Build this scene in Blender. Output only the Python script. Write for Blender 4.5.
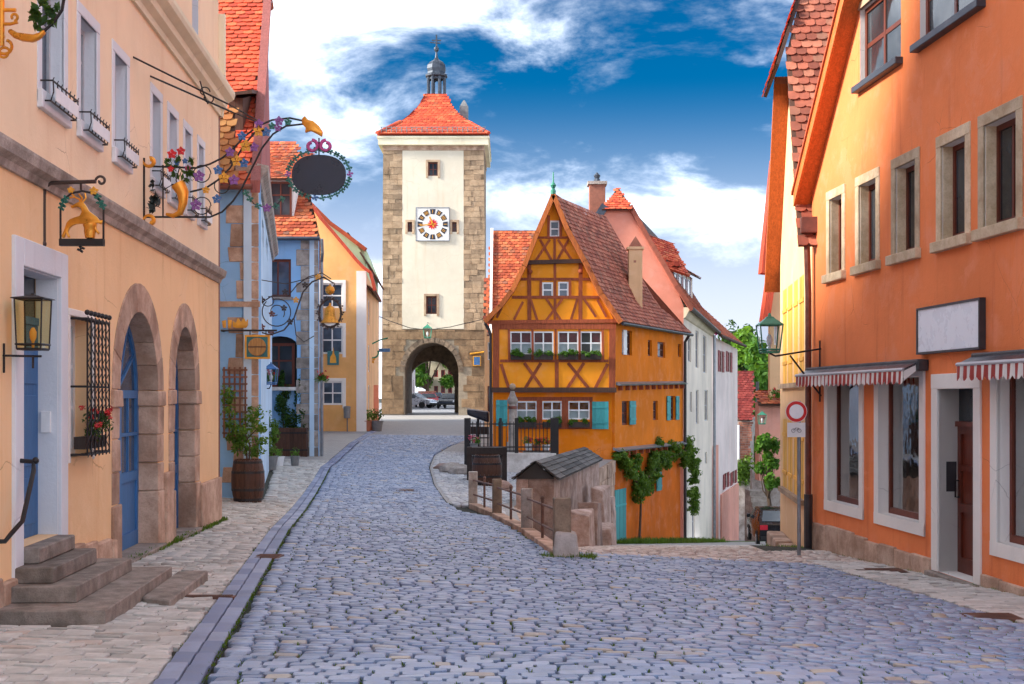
import bpy, bmesh, math, random
import numpy as np
from mathutils import Vector, Matrix, noise as mnoise
from mathutils.geometry import tessellate_polygon
random.seed(7); rng = np.random.default_rng(7)
R = random.uniform
for o in list(bpy.data.objects): bpy.data.objects.remove(o)
scene = bpy.context.scene
C = scene.collection
# ------------------------------------------------------------------ camera
F, HX, HY, EYE = 1300.0, 512.0, 398.0, 1.7      # focal length, horizon (pixels of a 1024 wide picture), eye height
cam = bpy.data.objects.new('camera', bpy.data.cameras.new('camera')); C.objects.link(cam)
cam.location = (0, 0, EYE); cam.rotation_euler = (math.pi/2, 0, 0)
cam.data.sensor_width = 36; cam.data.lens = F/1024*36
cam.data.shift_y = (HY-342)/1024; cam.data.clip_start = .1; cam.data.clip_end = 3000
scene.camera = cam
# ------------------------------------------------------------------ world, sun, exposure
CLOUD_SEED, CLOUD_COL = (-8.81668, -1.62884, 1.88923), (3.6, 3.72, 3.95, 1)
SUN_EL, SUN_AZ = math.radians(27), math.radians(191)   # azimuth of the sun, counted from +X to +Y
scene.view_settings.view_transform = 'Standard'; scene.view_settings.look = 'None'
scene.view_settings.exposure = 4.35; scene.view_settings.gamma = 1.0
world = bpy.data.worlds.new('World'); scene.world = world; world.use_nodes = True
nt = world.node_tree; nt.nodes.clear(); L = nt.links.new
def N(t, **k):
    n = nt.nodes.new(t)
    for a, b in k.items(): setattr(n, a, b)
    return n
out = N('ShaderNodeOutputWorld'); bg = N('ShaderNodeBackground')
sky = N('ShaderNodeTexSky', sky_type='NISHITA', sun_disc=False, sun_elevation=SUN_EL, sun_rotation=math.pi/2-SUN_AZ,
        altitude=400, air_density=1.0, dust_density=.25, ozone_density=5.0)
hs = N('ShaderNodeHueSaturation'); hs.inputs['Saturation'].default_value = 1.55; hs.inputs['Value'].default_value = .034
L(sky.outputs[0], hs.inputs['Color'])
tc = N('ShaderNodeTexCoord'); sep = N('ShaderNodeSeparateXYZ'); L(tc.outputs['Generated'], sep.inputs[0])
def math_(op, a, b=None, clamp=False):
    n = N('ShaderNodeMath', operation=op, use_clamp=clamp)
    for i, v in ((0, a), (1, b)):
        if v is None: continue
        if isinstance(v, (int, float)): n.inputs[i].default_value = v
        else: L(v, n.inputs[i])
    return n.outputs[0]
# clouds: soft banks with torn, wind drawn edges over the whole sky
mp = N('ShaderNodeMapping'); mp.inputs['Location'].default_value = CLOUD_SEED; mp.inputs['Rotation'].default_value = (0, .30, 0)
mp.inputs['Scale'].default_value = (1.0, 1.0, 2.3); L(tc.outputs['Generated'], mp.inputs[0])
def cloud_noise(scale, detail, rough, dist):
    n = N('ShaderNodeTexNoise'); n.inputs['Scale'].default_value = scale; n.inputs['Detail'].default_value = detail; n.inputs['Roughness'].default_value = rough; n.inputs['Distortion'].default_value = dist
    L(mp.outputs[0], n.inputs[0]); return n.outputs[0]
s = math_('ADD', math_('MULTIPLY', cloud_noise(2.1, 3, .5, .2), .62), math_('MULTIPLY', cloud_noise(8.5, 11, .62, .22), .42))
mr = N('ShaderNodeMapRange', interpolation_type='SMOOTHSTEP'); mr.inputs['From Min'].default_value = .453; mr.inputs['From Max'].default_value = .79; L(s, mr.inputs[0])
# thin veil towards the horizon
hz = N('ShaderNodeMapRange', interpolation_type='SMOOTHSTEP'); hz.inputs['From Min'].default_value = .24; hz.inputs['From Max'].default_value = .03; L(sep.outputs[2], hz.inputs[0])
veil = N('ShaderNodeMixRGB'); veil.inputs[2].default_value = (.31, .33, .41, 1); L(math_('MULTIPLY', hz.outputs[0], .93), veil.inputs[0]); L(hs.outputs[0], veil.inputs[1])
mask = math_('MULTIPLY', mr.outputs[0], .97)
shade = N('ShaderNodeMapRange'); shade.inputs['From Min'].default_value = .38; shade.inputs['From Max'].default_value = .64; shade.inputs['To Min'].default_value = .22; shade.inputs['To Max'].default_value = 1.0
L(cloud_noise(4.6, 6, .55, .4), shade.inputs[0])
cc = N('ShaderNodeMixRGB', blend_type='MULTIPLY'); cc.inputs[0].default_value = 1; cc.inputs[1].default_value = CLOUD_COL; L(shade.outputs[0], cc.inputs[2])
cl = N('ShaderNodeMixRGB'); L(cc.outputs[0], cl.inputs[2])
L(mask, cl.inputs[0]); L(veil.outputs[0], cl.inputs[1]); L(cl.outputs[0], bg.inputs['Color'])
bg.inputs['Strength'].default_value = .15
L(bg.outputs[0], out.inputs[0])
sun = bpy.data.objects.new('sun', bpy.data.lights.new('sun', 'SUN')); C.objects.link(sun)
sun.data.energy = .5; sun.data.angle = math.radians(10); sun.data.color = (1, .93, .82)
sd = Vector((math.cos(SUN_EL)*math.cos(SUN_AZ), math.cos(SUN_EL)*math.sin(SUN_AZ), math.sin(SUN_EL)))
sun.rotation_euler = sd.to_track_quat('Z', 'Y').to_euler(); sun.location = (-30, -20, 40)
scene.cycles.max_bounces = 8; scene.cycles.diffuse_bounces = 6; scene.cycles.transparent_max_bounces = 12
scene.cycles.use_denoising = True
# ------------------------------------------------------------------ helpers
def ray(x, y): return Vector(((x-HX)/F, 1.0, (HY-y)/F))
def P(x, y, Y):                       # the point seen at pixel x, y standing Y metres up the street
    r = ray(x, y)*Y; return Vector((r.x, r.y, r.z+EYE))
def interp(t, xs, ys): return float(np.interp(t, xs, ys))
class Frame:
    """a wall plane: u along it, v out of it, z up"""
    def __init__(s, o, d, n):
        s.o = Vector((o[0], o[1], 0)); s.u = Vector((d[0], d[1], 0)).normalized(); n = Vector((n[0], n[1], 0))
        s.n = (n - s.u*n.dot(s.u)).normalized()
    def pt(s, u, v, z): return s.o + s.u*u + s.n*v + Vector((0, 0, z))
    def px(s, x, y, v=0.0):           # (u, z) of the point of the plane (pushed out by v) seen at a pixel
        r = ray(x, y); e = Vector((0, 0, EYE)); o = s.o + s.n*v
        t = (o-e).dot(s.n)/r.dot(s.n); p = e + r*t
        return ((p-o).dot(s.u), p.z)
    def rect(s, x0, x1, y0, y1, v=0.0):   # u0,u1,z0,z1
        u0 = s.px(x0, 0, v)[0]; u1 = s.px(x1, 0, v)[0]; xm = (x0+x1)/2
        return (min(u0, u1), max(u0, u1), s.px(xm, y1, v)[1], s.px(xm, y0, v)[1])
def frame_xy(a, b, side):             # wall from point a to point b; side: a point the wall faces
    d = (b[0]-a[0], b[1]-a[1]); n = (-d[1], d[0])
    if n[0]*(side[0]-a[0])+n[1]*(side[1]-a[1]) < 0: n = (d[1], -d[0])
    return Frame(a, d, n)
WORLD = None
class MB:
    """collects shapes for ONE mesh"""
    def __init__(s, fr=None): s.v = []; s.f = []; s.r = []; s.fr = fr; s.c = 0.0
    def add(s, pts, faces):
        o = len(s.v); fr = s.fr
        s.v.extend((fr.pt(*p) if fr else Vector(p)) for p in pts)
        s.f.extend(tuple(i+o for i in f) for f in faces); s.r.extend([s.c]*len(faces)); return s
    def box(s, x0, x1, y0, y1, z0, z1):
        return s.hexa([(x0,y0,z0),(x1,y0,z0),(x1,y1,z0),(x0,y1,z0),(x0,y0,z1),(x1,y0,z1),(x1,y1,z1),(x0,y1,z1)])
    def hexa(s, p): return s.add(p, [(0,3,2,1),(4,5,6,7),(0,1,5,4),(1,2,6,5),(2,3,7,6),(3,0,4,7)])
    def prism(s, poly, v0, v1):       # poly of (u, z), pushed along v
        n = len(poly); pts = [(p[0], v0, p[1]) for p in poly]+[(p[0], v1, p[1]) for p in poly]
        tri = tessellate_polygon([[Vector((p[0], p[1], 0)) for p in poly]])
        fs = [tuple(t) for t in tri]+[tuple(i+n for i in reversed(t)) for t in tri]+[(i, (i+1) % n, (i+1) % n+n, i+n) for i in range(n)]
        return s.add(pts, fs)
    def flat(s, poly, z0, z1):        # poly of (x, y), pushed along z
        n = len(poly); pts = [(p[0], p[1], z0) for p in poly]+[(p[0], p[1], z1) for p in poly]
        tri = tessellate_polygon([[Vector((p[0], p[1], 0)) for p in poly]])
        fs = [tuple(t) for t in tri]+[tuple(i+n for i in reversed(t)) for t in tri]+[(i, (i+1) % n, (i+1) % n+n, i+n) for i in range(n)]
        return s.add(pts, fs)
    def beam(s, a, b, w, v0, v1):     # straight timber in the wall plane from (u,z) to (u,z)
        a = Vector(a); b = Vector(b); d = (b-a).normalized(); n = Vector((-d.y, d.x))*w/2
        return s.prism([a-n, b-n, b+n, a+n], v0, v1)
    def tube(s, path, r, n=6, closed=False):
        path = [Vector(p) for p in path]; m = len(path); rr = r if isinstance(r, (list, tuple)) else [r]*m
        pts = []; faces = []; ref = None
        for i, p in enumerate(path):
            a = path[i-1] if (i or closed) else p; b = path[(i+1) % m] if (i < m-1 or closed) else p
            t = (b-a).normalized() if (b-a).length > 1e-9 else Vector((0, 0, 1))
            if ref is None: ref = Vector((0, 0, 1)) if abs(t.z) < .9 else Vector((1, 0, 0))
            x = ref - t*ref.dot(t)
            if x.length < 1e-4: x = t.orthogonal()
            x.normalize(); y = t.cross(x); ref = x
            for k in range(n):
                q = 2*math.pi*k/n; pts.append(p + x*(math.cos(q)*rr[i]) + y*(math.sin(q)*rr[i]))
        for i in range(m if closed else m-1):
            j = (i+1) % m
            for k in range(n): faces.append((i*n+k, i*n+(k+1) % n, j*n+(k+1) % n, j*n+k))
        if not closed: faces += [tuple(range(n-1, -1, -1)), tuple(range((m-1)*n, m*n))]
        return s.add([tuple(p) for p in pts], faces)
    def lathe(s, prof, c=(0, 0, 0), n=16, ang=0.0, sq=1.0):   # prof of (radius, z) bottom to top
        pts = []; faces = []
        for r, z in prof:
            for k in range(n):
                q = 2*math.pi*k/n+ang; pts.append((c[0]+math.cos(q)*r, c[1]+math.sin(q)*r*sq, c[2]+z))
        for i in range(len(prof)-1):
            for k in range(n): faces.append((i*n+k, i*n+(k+1) % n, (i+1)*n+(k+1) % n, (i+1)*n+k))
        faces += [tuple(range(n-1, -1, -1)), tuple(range((len(prof)-1)*n, len(prof)*n))]
        return s.add(pts, faces)
    def ball(s, c, r, n=8, m=5, sq=(1, 1, 1)):
        prof = [(math.sin(math.pi*i/m), -math.cos(math.pi*i/m)) for i in range(m+1)]
        prof[0] = (.02, -1); prof[-1] = (.02, 1)
        pts = []; faces = []
        for a, z in prof:
            for k in range(n):
                q = 2*math.pi*k/n; pts.append((c[0]+math.cos(q)*a*r*sq[0], c[1]+math.sin(q)*a*r*sq[1], c[2]+z*r*sq[2]))
        for i in range(m):
            for k in range(n): faces.append((i*n+k, i*n+(k+1) % n, (i+1)*n+(k+1) % n, (i+1)*n+k))
        faces += [tuple(range(n-1, -1, -1)), tuple(range(m*n, (m+1)*n))]
        return s.add(pts, faces)
    def mesh(s, name, mt, smooth=False, bevel=0.0, fix=True):
        me = bpy.data.meshes.new(name); me.from_pydata([tuple(v) for v in s.v], [], s.f)
        at = me.attributes.new('rnd', 'FLOAT', 'FACE'); at.data.foreach_set('value', s.r)
        if fix or bevel:
            bm = bmesh.new(); bm.from_mesh(me)
            if fix: bmesh.ops.recalc_face_normals(bm, faces=bm.faces)
            if bevel: bmesh.ops.bevel(bm, geom=[e for e in bm.edges if e.is_manifold and e.calc_face_angle(0) > .5], offset=bevel, segments=2 if bevel > .012 else 1, affect='EDGES', profile=.6, clamp_overlap=True)
            bm.to_mesh(me); bm.free()
        if mt: me.materials.append(M[mt] if isinstance(mt, str) else mt)
        if smooth:
            me.polygons.foreach_set('use_smooth', [True]*len(me.polygons))
            me.set_sharp_from_angle(angle=math.radians(50))
        return me
    def build(s, name, mt, parent=None, **k):
        return link(name, s.mesh(name, mt, **k), parent)
def link(name, me, parent=None, kind=None):
    o = bpy.data.objects.new(name, me); C.objects.link(o)
    if parent is not None:
        o.parent = parent
        if parent.type == 'EMPTY': o.matrix_parent_inverse = Matrix.Translation(-parent.location)
    if kind: o['kind'] = kind
    return o
def tag(o, label, cat, group=None):
    o['label'] = label; o['category'] = cat
    if group: o['group'] = group
    return o
def thing(name, label, cat, loc=(0, 0, 0), group=None):
    o = bpy.data.objects.new(name, None); C.objects.link(o); o.location = loc; o.empty_display_size = .2
    return tag(o, label, cat, group)
def copy_thing(root, loc, label=None):
    r = root.copy(); C.objects.link(r); r.location = loc
    if label: r['label'] = label
    for ch in [c for c in bpy.data.objects if c.parent is root]:
        c = ch.copy(); C.objects.link(c); c.parent = r
        for g in [g for g in bpy.data.objects if g.parent is ch]:
            d = g.copy(); C.objects.link(d); d.parent = c
    return r
# ------------------------------------------------------------------ materials
M = {}
class NT:
    def __init__(s, name):
        m = bpy.data.materials.new(name); m.use_nodes = True; M[name] = m; s.m = m; s.t = m.node_tree
        s.p = s.t.nodes['Principled BSDF']; s.o = s.t.nodes['Material Output']
        s.obj = s.n('ShaderNodeNewGeometry').outputs['Position']
    def n(s, t, ins=None, **k):
        x = s.t.nodes.new(t)
        for a, b in k.items(): setattr(x, a, b)
        for a, b in (ins or {}).items(): s.set(x.inputs[a], b)
        return x
    def set(s, i, v):
        if isinstance(v, bpy.types.NodeSocket): s.t.links.new(v, i)
        elif isinstance(v, (tuple, list)) and len(v) == 3 and i.type == 'RGBA': i.default_value = (*v, 1)
        else: i.default_value = v
    def noise(s, scale, detail=4, rough=.55, vec=None, dist=0):
        return s.n('ShaderNodeTexNoise', {'Vector': vec or s.obj, 'Scale': scale, 'Detail': detail, 'Roughness': rough, 'Distortion': dist}).outputs[0]
    def stretch(s, sx, sy, sz): return s.n('ShaderNodeMapping', {'Vector': s.obj, 'Scale': (sx, sy, sz)}).outputs[0]
    def rng(s, v, a, b, c=0.0, d=1.0, smooth=True):
        return s.n('ShaderNodeMapRange', {0: v, 1: a, 2: b, 3: c, 4: d}, interpolation_type='SMOOTHSTEP' if smooth else 'LINEAR').outputs[0]
    def mix(s, f, a, b, t='MIX'): return s.n('ShaderNodeMixRGB', {0: f, 1: a, 2: b}, blend_type=t).outputs[0]
    def math(s, op, a, b=0.0): return s.n('ShaderNodeMath', {0: a, 1: b}, operation=op).outputs[0]
    def ramp(s, f, stops):
        r = s.n('ShaderNodeValToRGB', {0: f}); e = r.color_ramp.elements
        while len(e) < len(stops): e.new(1)
        for x, (p, c) in zip(e, stops): x.position = p; x.color = (*c, 1)
        return r.outputs[0]
    def rnd(s):
        a = s.n('ShaderNodeAttribute', attribute_name='rnd').outputs['Fac']; b = s.n('ShaderNodeObjectInfo').outputs['Random']
        return s.math('FRACT', s.math('ADD', a, b))
    def bump(s, h, k=.3, d=.01): s.set(s.p.inputs['Normal'], s.n('ShaderNodeBump', {'Height': h, 'Strength': k, 'Distance': d}).outputs[0])
    def done(s, col=None, rough=None, metal=None, spec=None):
        for k, v in (('Base Color', col), ('Roughness', rough), ('Metallic', metal), ('Specular IOR Level', spec)):
            if v is not None: s.set(s.p.inputs[k], v)
        return s.m
def dk(c, k): return tuple(x*k for x in c)
def plaster(name, c, stain=(.35, .27, .2), amt=.35, var=.16, rough=.92, crack=.5):
    t = NT(name); big = t.noise(.35, 5, .6); med = t.noise(1.7, 6, .6); fine = t.noise(38, 3, .6); trowel = t.noise(5.5, 5, .6, None, 1.2)
    streak = t.noise(1.0, 6, .65, t.stretch(3.4, 3.4, .28)); blot = t.noise(.9, 8, .72, None, .6)
    col = t.mix(t.rng(big, .35, .68), dk(c, 1-var), dk(c, 1+var*.35))
    col = t.mix(t.math('MULTIPLY', t.rng(med, .5, .72), .45), col, tuple(min(1, x*.85+.12) for x in c))
    col = t.mix(t.math('MULTIPLY', t.rng(streak, .53, .74), amt), col, stain)
    col = t.mix(t.math('MULTIPLY', t.rng(blot, .585, .60, 0, 1), amt*.55), col, tuple(min(.95, x*.9+.08) for x in c))
    vv = t.n('ShaderNodeMixRGB', {0: .16, 1: t.obj, 2: t.n('ShaderNodeTexNoise', {'Vector': t.obj, 'Scale': 2.0, 'Detail': 5.0}).outputs['Color']}).outputs[0]
    ed = t.n('ShaderNodeTexVoronoi', {'Vector': vv, 'Scale': 1.1}, feature='DISTANCE_TO_EDGE').outputs['Distance']
    ck = t.math('MULTIPLY', t.rng(ed, .0045, .0015), t.rng(t.noise(.7, 3), .52, .62))
    col = t.mix(t.math('MULTIPLY', ck, crack), col, dk(stain, .55))
    t.bump(t.math('SUBTRACT', t.math('ADD', t.math('ADD', t.math('MULTIPLY', fine, .45), t.math('MULTIPLY', med, 1.4)), t.math('MULTIPLY', trowel, .7)), t.math('MULTIPLY', ck, .8)), .5, .014)
    return t.done(col, rough, spec=.25)
def stone(name, c1, c2, scale=3.0, dirt=(.08, .065, .05), amt=.5, rough=.88, bump=.6, bd=.02, var=.3):
    t = NT(name); a = t.noise(scale, 8, .65); b = t.noise(scale*.35, 5, .6); f = t.noise(scale*14, 4, .65)
    r = t.rnd(); col = t.mix(t.rng(a, .3, .72), c1, c2)
    col = t.mix(1.0, col, t.ramp(r, [(0, (1-var,)*3), (.5, (1, 1, 1)), (1, (1+var*.4,)*3)]), 'MULTIPLY')
    col = t.mix(t.math('MULTIPLY', t.rng(b, .52, .74), amt), col, dirt)
    col = t.mix(t.math('MULTIPLY', t.rng(f, .45, .75), .3), col, dk(c1, .45))
    t.bump(t.math('ADD', a, t.math('MULTIPLY', f, .35)), bump, bd)
    return t.done(col, rough, spec=.3)
def pieces(name, stops, nscale=9, rough=.75, dirt=(.03, .03, .025), amt=.35, bump=.4, bd=.006, moss=None, spec=.35):
    """loose pieces (cobbles, tiles, planks): each its own tone"""
    t = NT(name); col = t.ramp(t.rnd(), stops); a = t.noise(nscale, 6, .65); b = t.noise(.9, 5, .6); g = t.noise(nscale*5, 4, .6)
    col = t.mix(1.0, col, t.ramp(a, [(.25, (.72,)*3), (.7, (1.12,)*3)]), 'MULTIPLY')
    col = t.mix(t.math('MULTIPLY', t.rng(b, .5, .75), amt), col, dirt)
    if moss: col = t.mix(t.math('MULTIPLY', t.rng(t.noise(2.3, 7, .7), .55, .7), moss[1]), col, moss[0])
    t.bump(t.math('ADD', a, t.math('MULTIPLY', g, .4)), bump, bd)
    return t.done(col, t.rng(a, .3, .7, rough-.12, rough+.1), spec=spec)
def wood(name, c, rough=.7, grain=1.0, axis='z', var=.35):
    t = NT(name); st = {'z': (14, 14, 1.2), 'x': (1.2, 14, 14), 'y': (14, 1.2, 14)}[axis]
    a = t.noise(1.6, 6, .65, t.stretch(*st), 1.5); b = t.noise(1.1, 4)
    col = t.mix(t.rng(a, .3, .7), dk(c, 1-var*grain), dk(c, 1+var*.4))
    col = t.mix(1.0, col, t.ramp(t.rnd(), [(0, (.75,)*3), (1, (1.15,)*3)]), 'MULTIPLY')
    col = t.mix(t.math('MULTIPLY', t.rng(b, .5, .75), .3), col, dk(c, .5))
    t.bump(a, .35*grain, .006); return t.done(col, rough, spec=.3)
def paint(name, c, rough=.5, var=.12, metal=0.0, bump=.1):
    t = NT(name); a = t.noise(4, 6, .65); f = t.noise(40, 3)
    col = t.mix(t.rng(a, .35, .7), dk(c, 1-var), dk(c, 1+var*.5)); t.bump(f, bump, .004)
    return t.done(col, t.rng(a, .3, .7, max(.05, rough-.1), rough+.1), metal)
def leaf(name, c1, c2, rough=.55, trans=.35):
    t = NT(name); r = t.rnd(); a = t.noise(1.3, 4)
    col = t.mix(r, c1, c2); col = t.mix(t.rng(a, .35, .7, 0, .5), col, dk(c1, .6))
    t.done(col, rough, spec=.3); tr = t.n('ShaderNodeBsdfTranslucent', {'Color': t.mix(.5, col, (.25, .4, .03))})
    t.t.links.new(t.n('ShaderNodeMixShader', {0: trans, 1: t.p.outputs[0], 2: tr.outputs[0]}).outputs[0], t.o.inputs[0]); return t.m
def glass(name, tint=(.8, .85, .86), rough=.03, add=.005, k=.2):        # see-through pane with a mirror sheen
    t = NT(name); fr = t.n('ShaderNodeFresnel', {'IOR': 1.4}).outputs[0]
    wob = t.n('ShaderNodeBump', {'Height': t.noise(2.2, 2), 'Strength': .08, 'Distance': .05}).outputs[0]
    a = t.n('ShaderNodeBsdfTransparent', {'Color': tint}); g = t.n('ShaderNodeBsdfGlossy', {'Roughness': rough, 'Normal': wob})
    t.t.links.new(t.n('ShaderNodeMixShader', {0: t.math('ADD', t.math('MULTIPLY', fr, k), add), 1: a.outputs[0], 2: g.outputs[0]}).outputs[0], t.o.inputs[0]); return t.m
def darkglass(name, c=(.02, .025, .03), rough=.06):
    t = NT(name); wob = t.noise(1.7, 2); t.bump(wob, .12, .04)
    return t.done(t.mix(t.rng(t.noise(.8, 3), .4, .65), c, dk(c, 2.6)), rough, spec=.4)
plaster('peach', (.88, .58, .32), stain=(.68, .38, .17), amt=.5, var=.12)
plaster('peach_pale', (.90, .69, .47), stain=(.74, .5, .31), amt=.45, var=.1)
plaster('cream', (.83, .75, .55), stain=(.5, .38, .25), amt=.3)
plaster('tower_white', (.70, .63, .50), stain=(.6, .48, .33), amt=.45, var=.1)
plaster('orange', (.88, .25, .085), stain=(.58, .13, .045), amt=.6, var=.14)
plaster('apricot', (.85, .45, .16), stain=(.6, .3, .12), amt=.25)
plaster('apricot_pale', (.84, .53, .29), stain=(.55, .3, .16), amt=.4)
plaster('ochre', (.80, .21, .006), stain=(.6, .13, .006), amt=.4, var=.18)
plaster('ochre_dark', (.70, .15, .006), stain=(.4, .08, .01), amt=.55, var=.22)
plaster('panel_yellow', (.95, .34, .022), stain=(.86, .23, .015), amt=.4, var=.2)
plaster('blue', (.27, .50, .80), stain=(.2, .38, .62), amt=.35, var=.15)
plaster('blue_pale', (.54, .70, .86), stain=(.3, .45, .6), amt=.3)
plaster('rose', (.80, .32, .22), stain=(.65, .3, .2), amt=.3)
plaster('white_wall', (.84, .74, .62), stain=(.42, .37, .3), amt=.4)
plaster('pink_pale', (.82, .70, .66), stain=(.7, .33, .25), amt=.65)
plaster('pink', (.76, .36, .27), stain=(.5, .2, .15), amt=.4)
plaster('green_pale', (.56, .74, .48), amt=.3)
plaster('beige', (.7, .6, .44), amt=.3)
plaster('gable_red', (.42, .13, .12), stain=(.3, .08, .08), amt=.3)
plaster('white_trim', (.84, .80, .75), stain=(.55, .52, .5), amt=.25, var=.08)
plaster('trim_blue', (.70, .72, .76), stain=(.45, .47, .52), amt=.25, var=.08)
stone('beigestone', (.50, .36, .22), (.74, .60, .42), 3.0, amt=.35, dirt=(.3, .18, .1))
stone('sandstone', (.36, .24, .16), (.58, .42, .28), 2.2, amt=.35)
stone('rosestone', (.36, .22, .15), (.64, .46, .35), 2.6, amt=.72, dirt=(.11, .065, .045), bump=.8, bd=.03)
stone('slabstone', (.32, .2, .155), (.58, .43, .37), 3.2, amt=.7, dirt=(.10, .06, .05), bump=.9, bd=.04)
stone('greystone', (.26, .22, .19), (.50, .44, .39), 3.4, amt=.6, bump=.8, bd=.03)
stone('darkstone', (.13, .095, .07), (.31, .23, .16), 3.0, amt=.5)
stone('stepstone', (.19, .155, .13), (.36, .30, .26), 5.5, amt=.6, bump=.9, bd=.02)
stone('palestone', (.50, .46, .42), (.72, .69, .66), 3.2, amt=.4, dirt=(.2, .16, .12))
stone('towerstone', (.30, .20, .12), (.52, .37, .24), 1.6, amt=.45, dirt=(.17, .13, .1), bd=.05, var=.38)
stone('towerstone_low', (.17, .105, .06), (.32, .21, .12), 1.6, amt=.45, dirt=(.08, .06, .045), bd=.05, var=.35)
stone('mortar', (.34, .28, .21), (.46, .38, .28), 4, amt=.3)
stone('dirtground', (.018, .022, .014), (.05, .05, .035), 6, amt=.6, dirt=(.02, .045, .008), bump=1.0)
stone('rubble', (.25, .20, .17), (.52, .46, .42), 2.4, amt=.4)
pieces('cobble', [(0, (.14, .185, .29)), (.2, (.27, .34, .49)), (.4, (.20, .265, .41)), (.6, (.36, .42, .55)), (.8, (.23, .30, .46)), (.955, (.33, .385, .50)), (.975, (.44, .385, .31)), (1, (.32, .28, .25))], 13, .5, moss=((.07, .1, .025), .2), amt=.22, bump=.8, bd=.008, spec=.5)
pieces('slab', [(0, (.14, .175, .29)), (.5, (.21, .25, .39)), (1, (.30, .34, .47))], 7, .6, amt=.3, spec=.45)
pieces('paver', [(0, (.40, .38, .35)), (.4, (.52, .50, .47)), (.75, (.60, .575, .54)), (.95, (.50, .46, .42)), (1, (.55, .45, .39))], 9, .8, amt=.25, dirt=(.2, .16, .12))
pieces('sett', [(0, (.45, .36, .31)), (.5, (.58, .48, .42)), (1, (.66, .58, .52))], 9, .8, amt=.25, dirt=(.25, .17, .13))
pieces('sett_grey', [(0, (.38, .38, .40)), (.5, (.5, .5, .52)), (1, (.6, .58, .56))], 9, .8, amt=.25, dirt=(.25, .22, .2))
TILE = [(0, (.30, .06, .03)), (.3, (.46, .095, .04)), (.6, (.56, .13, .05)), (.85, (.62, .19, .075)), (.95, (.33, .12, .07)), (1, (.22, .1, .07))]
pieces('tile', TILE, 6, .75, amt=.45, dirt=(.14, .055, .04), spec=.25)
pieces('tile_bright', [(0, (.44, .06, .03)), (.3, (.56, .085, .04)), (.7, (.66, .11, .045)), (.93, (.7, .17, .07)), (1, (.38, .1, .05))], 6, .75, amt=.2, dirt=(.4, .1, .05), spec=.25)
pieces('tile_old', [(0, (.20, .065, .045)), (.3, (.33, .10, .065)), (.6, (.43, .135, .085)), (.85, (.49, .19, .12)), (1, (.27, .13, .09))], 6, .85, amt=.45, dirt=(.13, .065, .05), spec=.2)
pieces('tile_crimson', [(0, (.14, .022, .02)), (.5, (.2, .03, .026)), (1, (.26, .05, .04))], 6, .8, amt=.3, dirt=(.15, .03, .03), spec=.2)
pieces('tile_moss', [(0, (.26, .09, .035)), (.5, (.38, .14, .05)), (1, (.44, .22, .08))], 6, .85, amt=.4, dirt=(.1, .08, .03), moss=((.28, .2, .05), .45), spec=.2)
pieces('brickred', [(0, (.30, .12, .08)), (.5, (.42, .17, .11)), (1, (.5, .24, .16))], 9, .85)
pieces('plank_grey', [(0, (.26, .17, .13)), (.5, (.36, .25, .2)), (1, (.45, .33, .27))], 7, .85, amt=.5, dirt=(.2, .11, .08))
pieces('shingle', [(0, (.035, .032, .032)), (.5, (.07, .065, .062)), (1, (.12, .11, .105))], 7, .8)
wood('timber', (.38, .09, .036), .75, 1.3); wood('timber_orange', (.48, .13, .03), .65); wood('timber_dark', (.10, .05, .035), .7)
wood('verge', (.60, .15, .035), .6); wood('verge_red', (.55, .07, .03), .6); wood('verge_pink', (.42, .13, .11), .6)
wood('barrel', (.095, .042, .026), .6); wood('door_red', (.13, .028, .015), .35, .5); wood('window_brown', (.15, .035, .018), .45, .5)
wood('box_dark', (.05, .035, .03), .7); wood('trellis', (.24, .11, .07), .8); wood('shutter_yellow', (.80, .42, .07), .6, .4); wood('barrel_light', (.52, .27, .09), .55)
wood('door_blue', (.045, .16, .38), .5, .5); wood('teal', (.06, .33, .34), .6, .4); wood('shutter_red', (.30, .05, .05), .6, .5); wood('bark', (.12, .08, .055), .9)
paint('iron', (.028, .026, .028), .5, .3, .4); paint('bronze', (.07, .05, .045), .45, .3, .6); paint('rust', (.16, .075, .05), .7, .4)
paint('gold', (.82, .34, .04), .35, .25, .55); paint('gold_paint', (.78, .36, .03), .5, .2); paint('white_paint', (.80, .80, .80), .45, .08)
paint('grey_paint', (.46, .47, .5), .5, .12); paint('zinc', (.26, .28, .31), .4, .25, .6); paint('lead', (.065, .08, .105), .5, .3, .5); paint('copper_green', (.05, .27, .17), .5, .25, .2)
paint('copper_brown', (.20, .07, .05), .45, .3, .4); paint('pipe_dark', (.05, .045, .05), .45, .2, .3); paint('navy', (.012, .016, .035), .35, .2); paint('sign_white', (.86, .88, .92), .3, .03, 0, 0)
paint('red_paint', (.68, .012, .012), .45, .1); paint('magenta', (.48, .06, .25), .5, .2); paint('purple', (.27, .09, .33), .5, .2); paint('sign_blue', (.05, .16, .38), .5, .2)
paint('sign_teal', (.03, .17, .19), .5, .25); paint('leaf_teal', (.02, .16, .12), .5, .3); paint('leaf_black', (.025, .035, .03), .55, .3); paint('red_flower', (.62, .02, .025), .55, .25)
paint('pink_flower', (.6, .08, .16), .55, .25); paint('white_flower', (.8, .78, .76), .6, .1); paint('terracotta', (.42, .15, .08), .8, .2); paint('pot_grey', (.2, .2, .2), .8, .2)
paint('car_black', (.012, .013, .018), .2, .1, .2); paint('car_red', (.45, .015, .02), .25, .1, .1); paint('car_silver', (.5, .52, .56), .3, .1, .6); paint('car_blue', (.05, .09, .2), .25, .1, .3); paint('rubber', (.02, .02, .02), .8)
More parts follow.
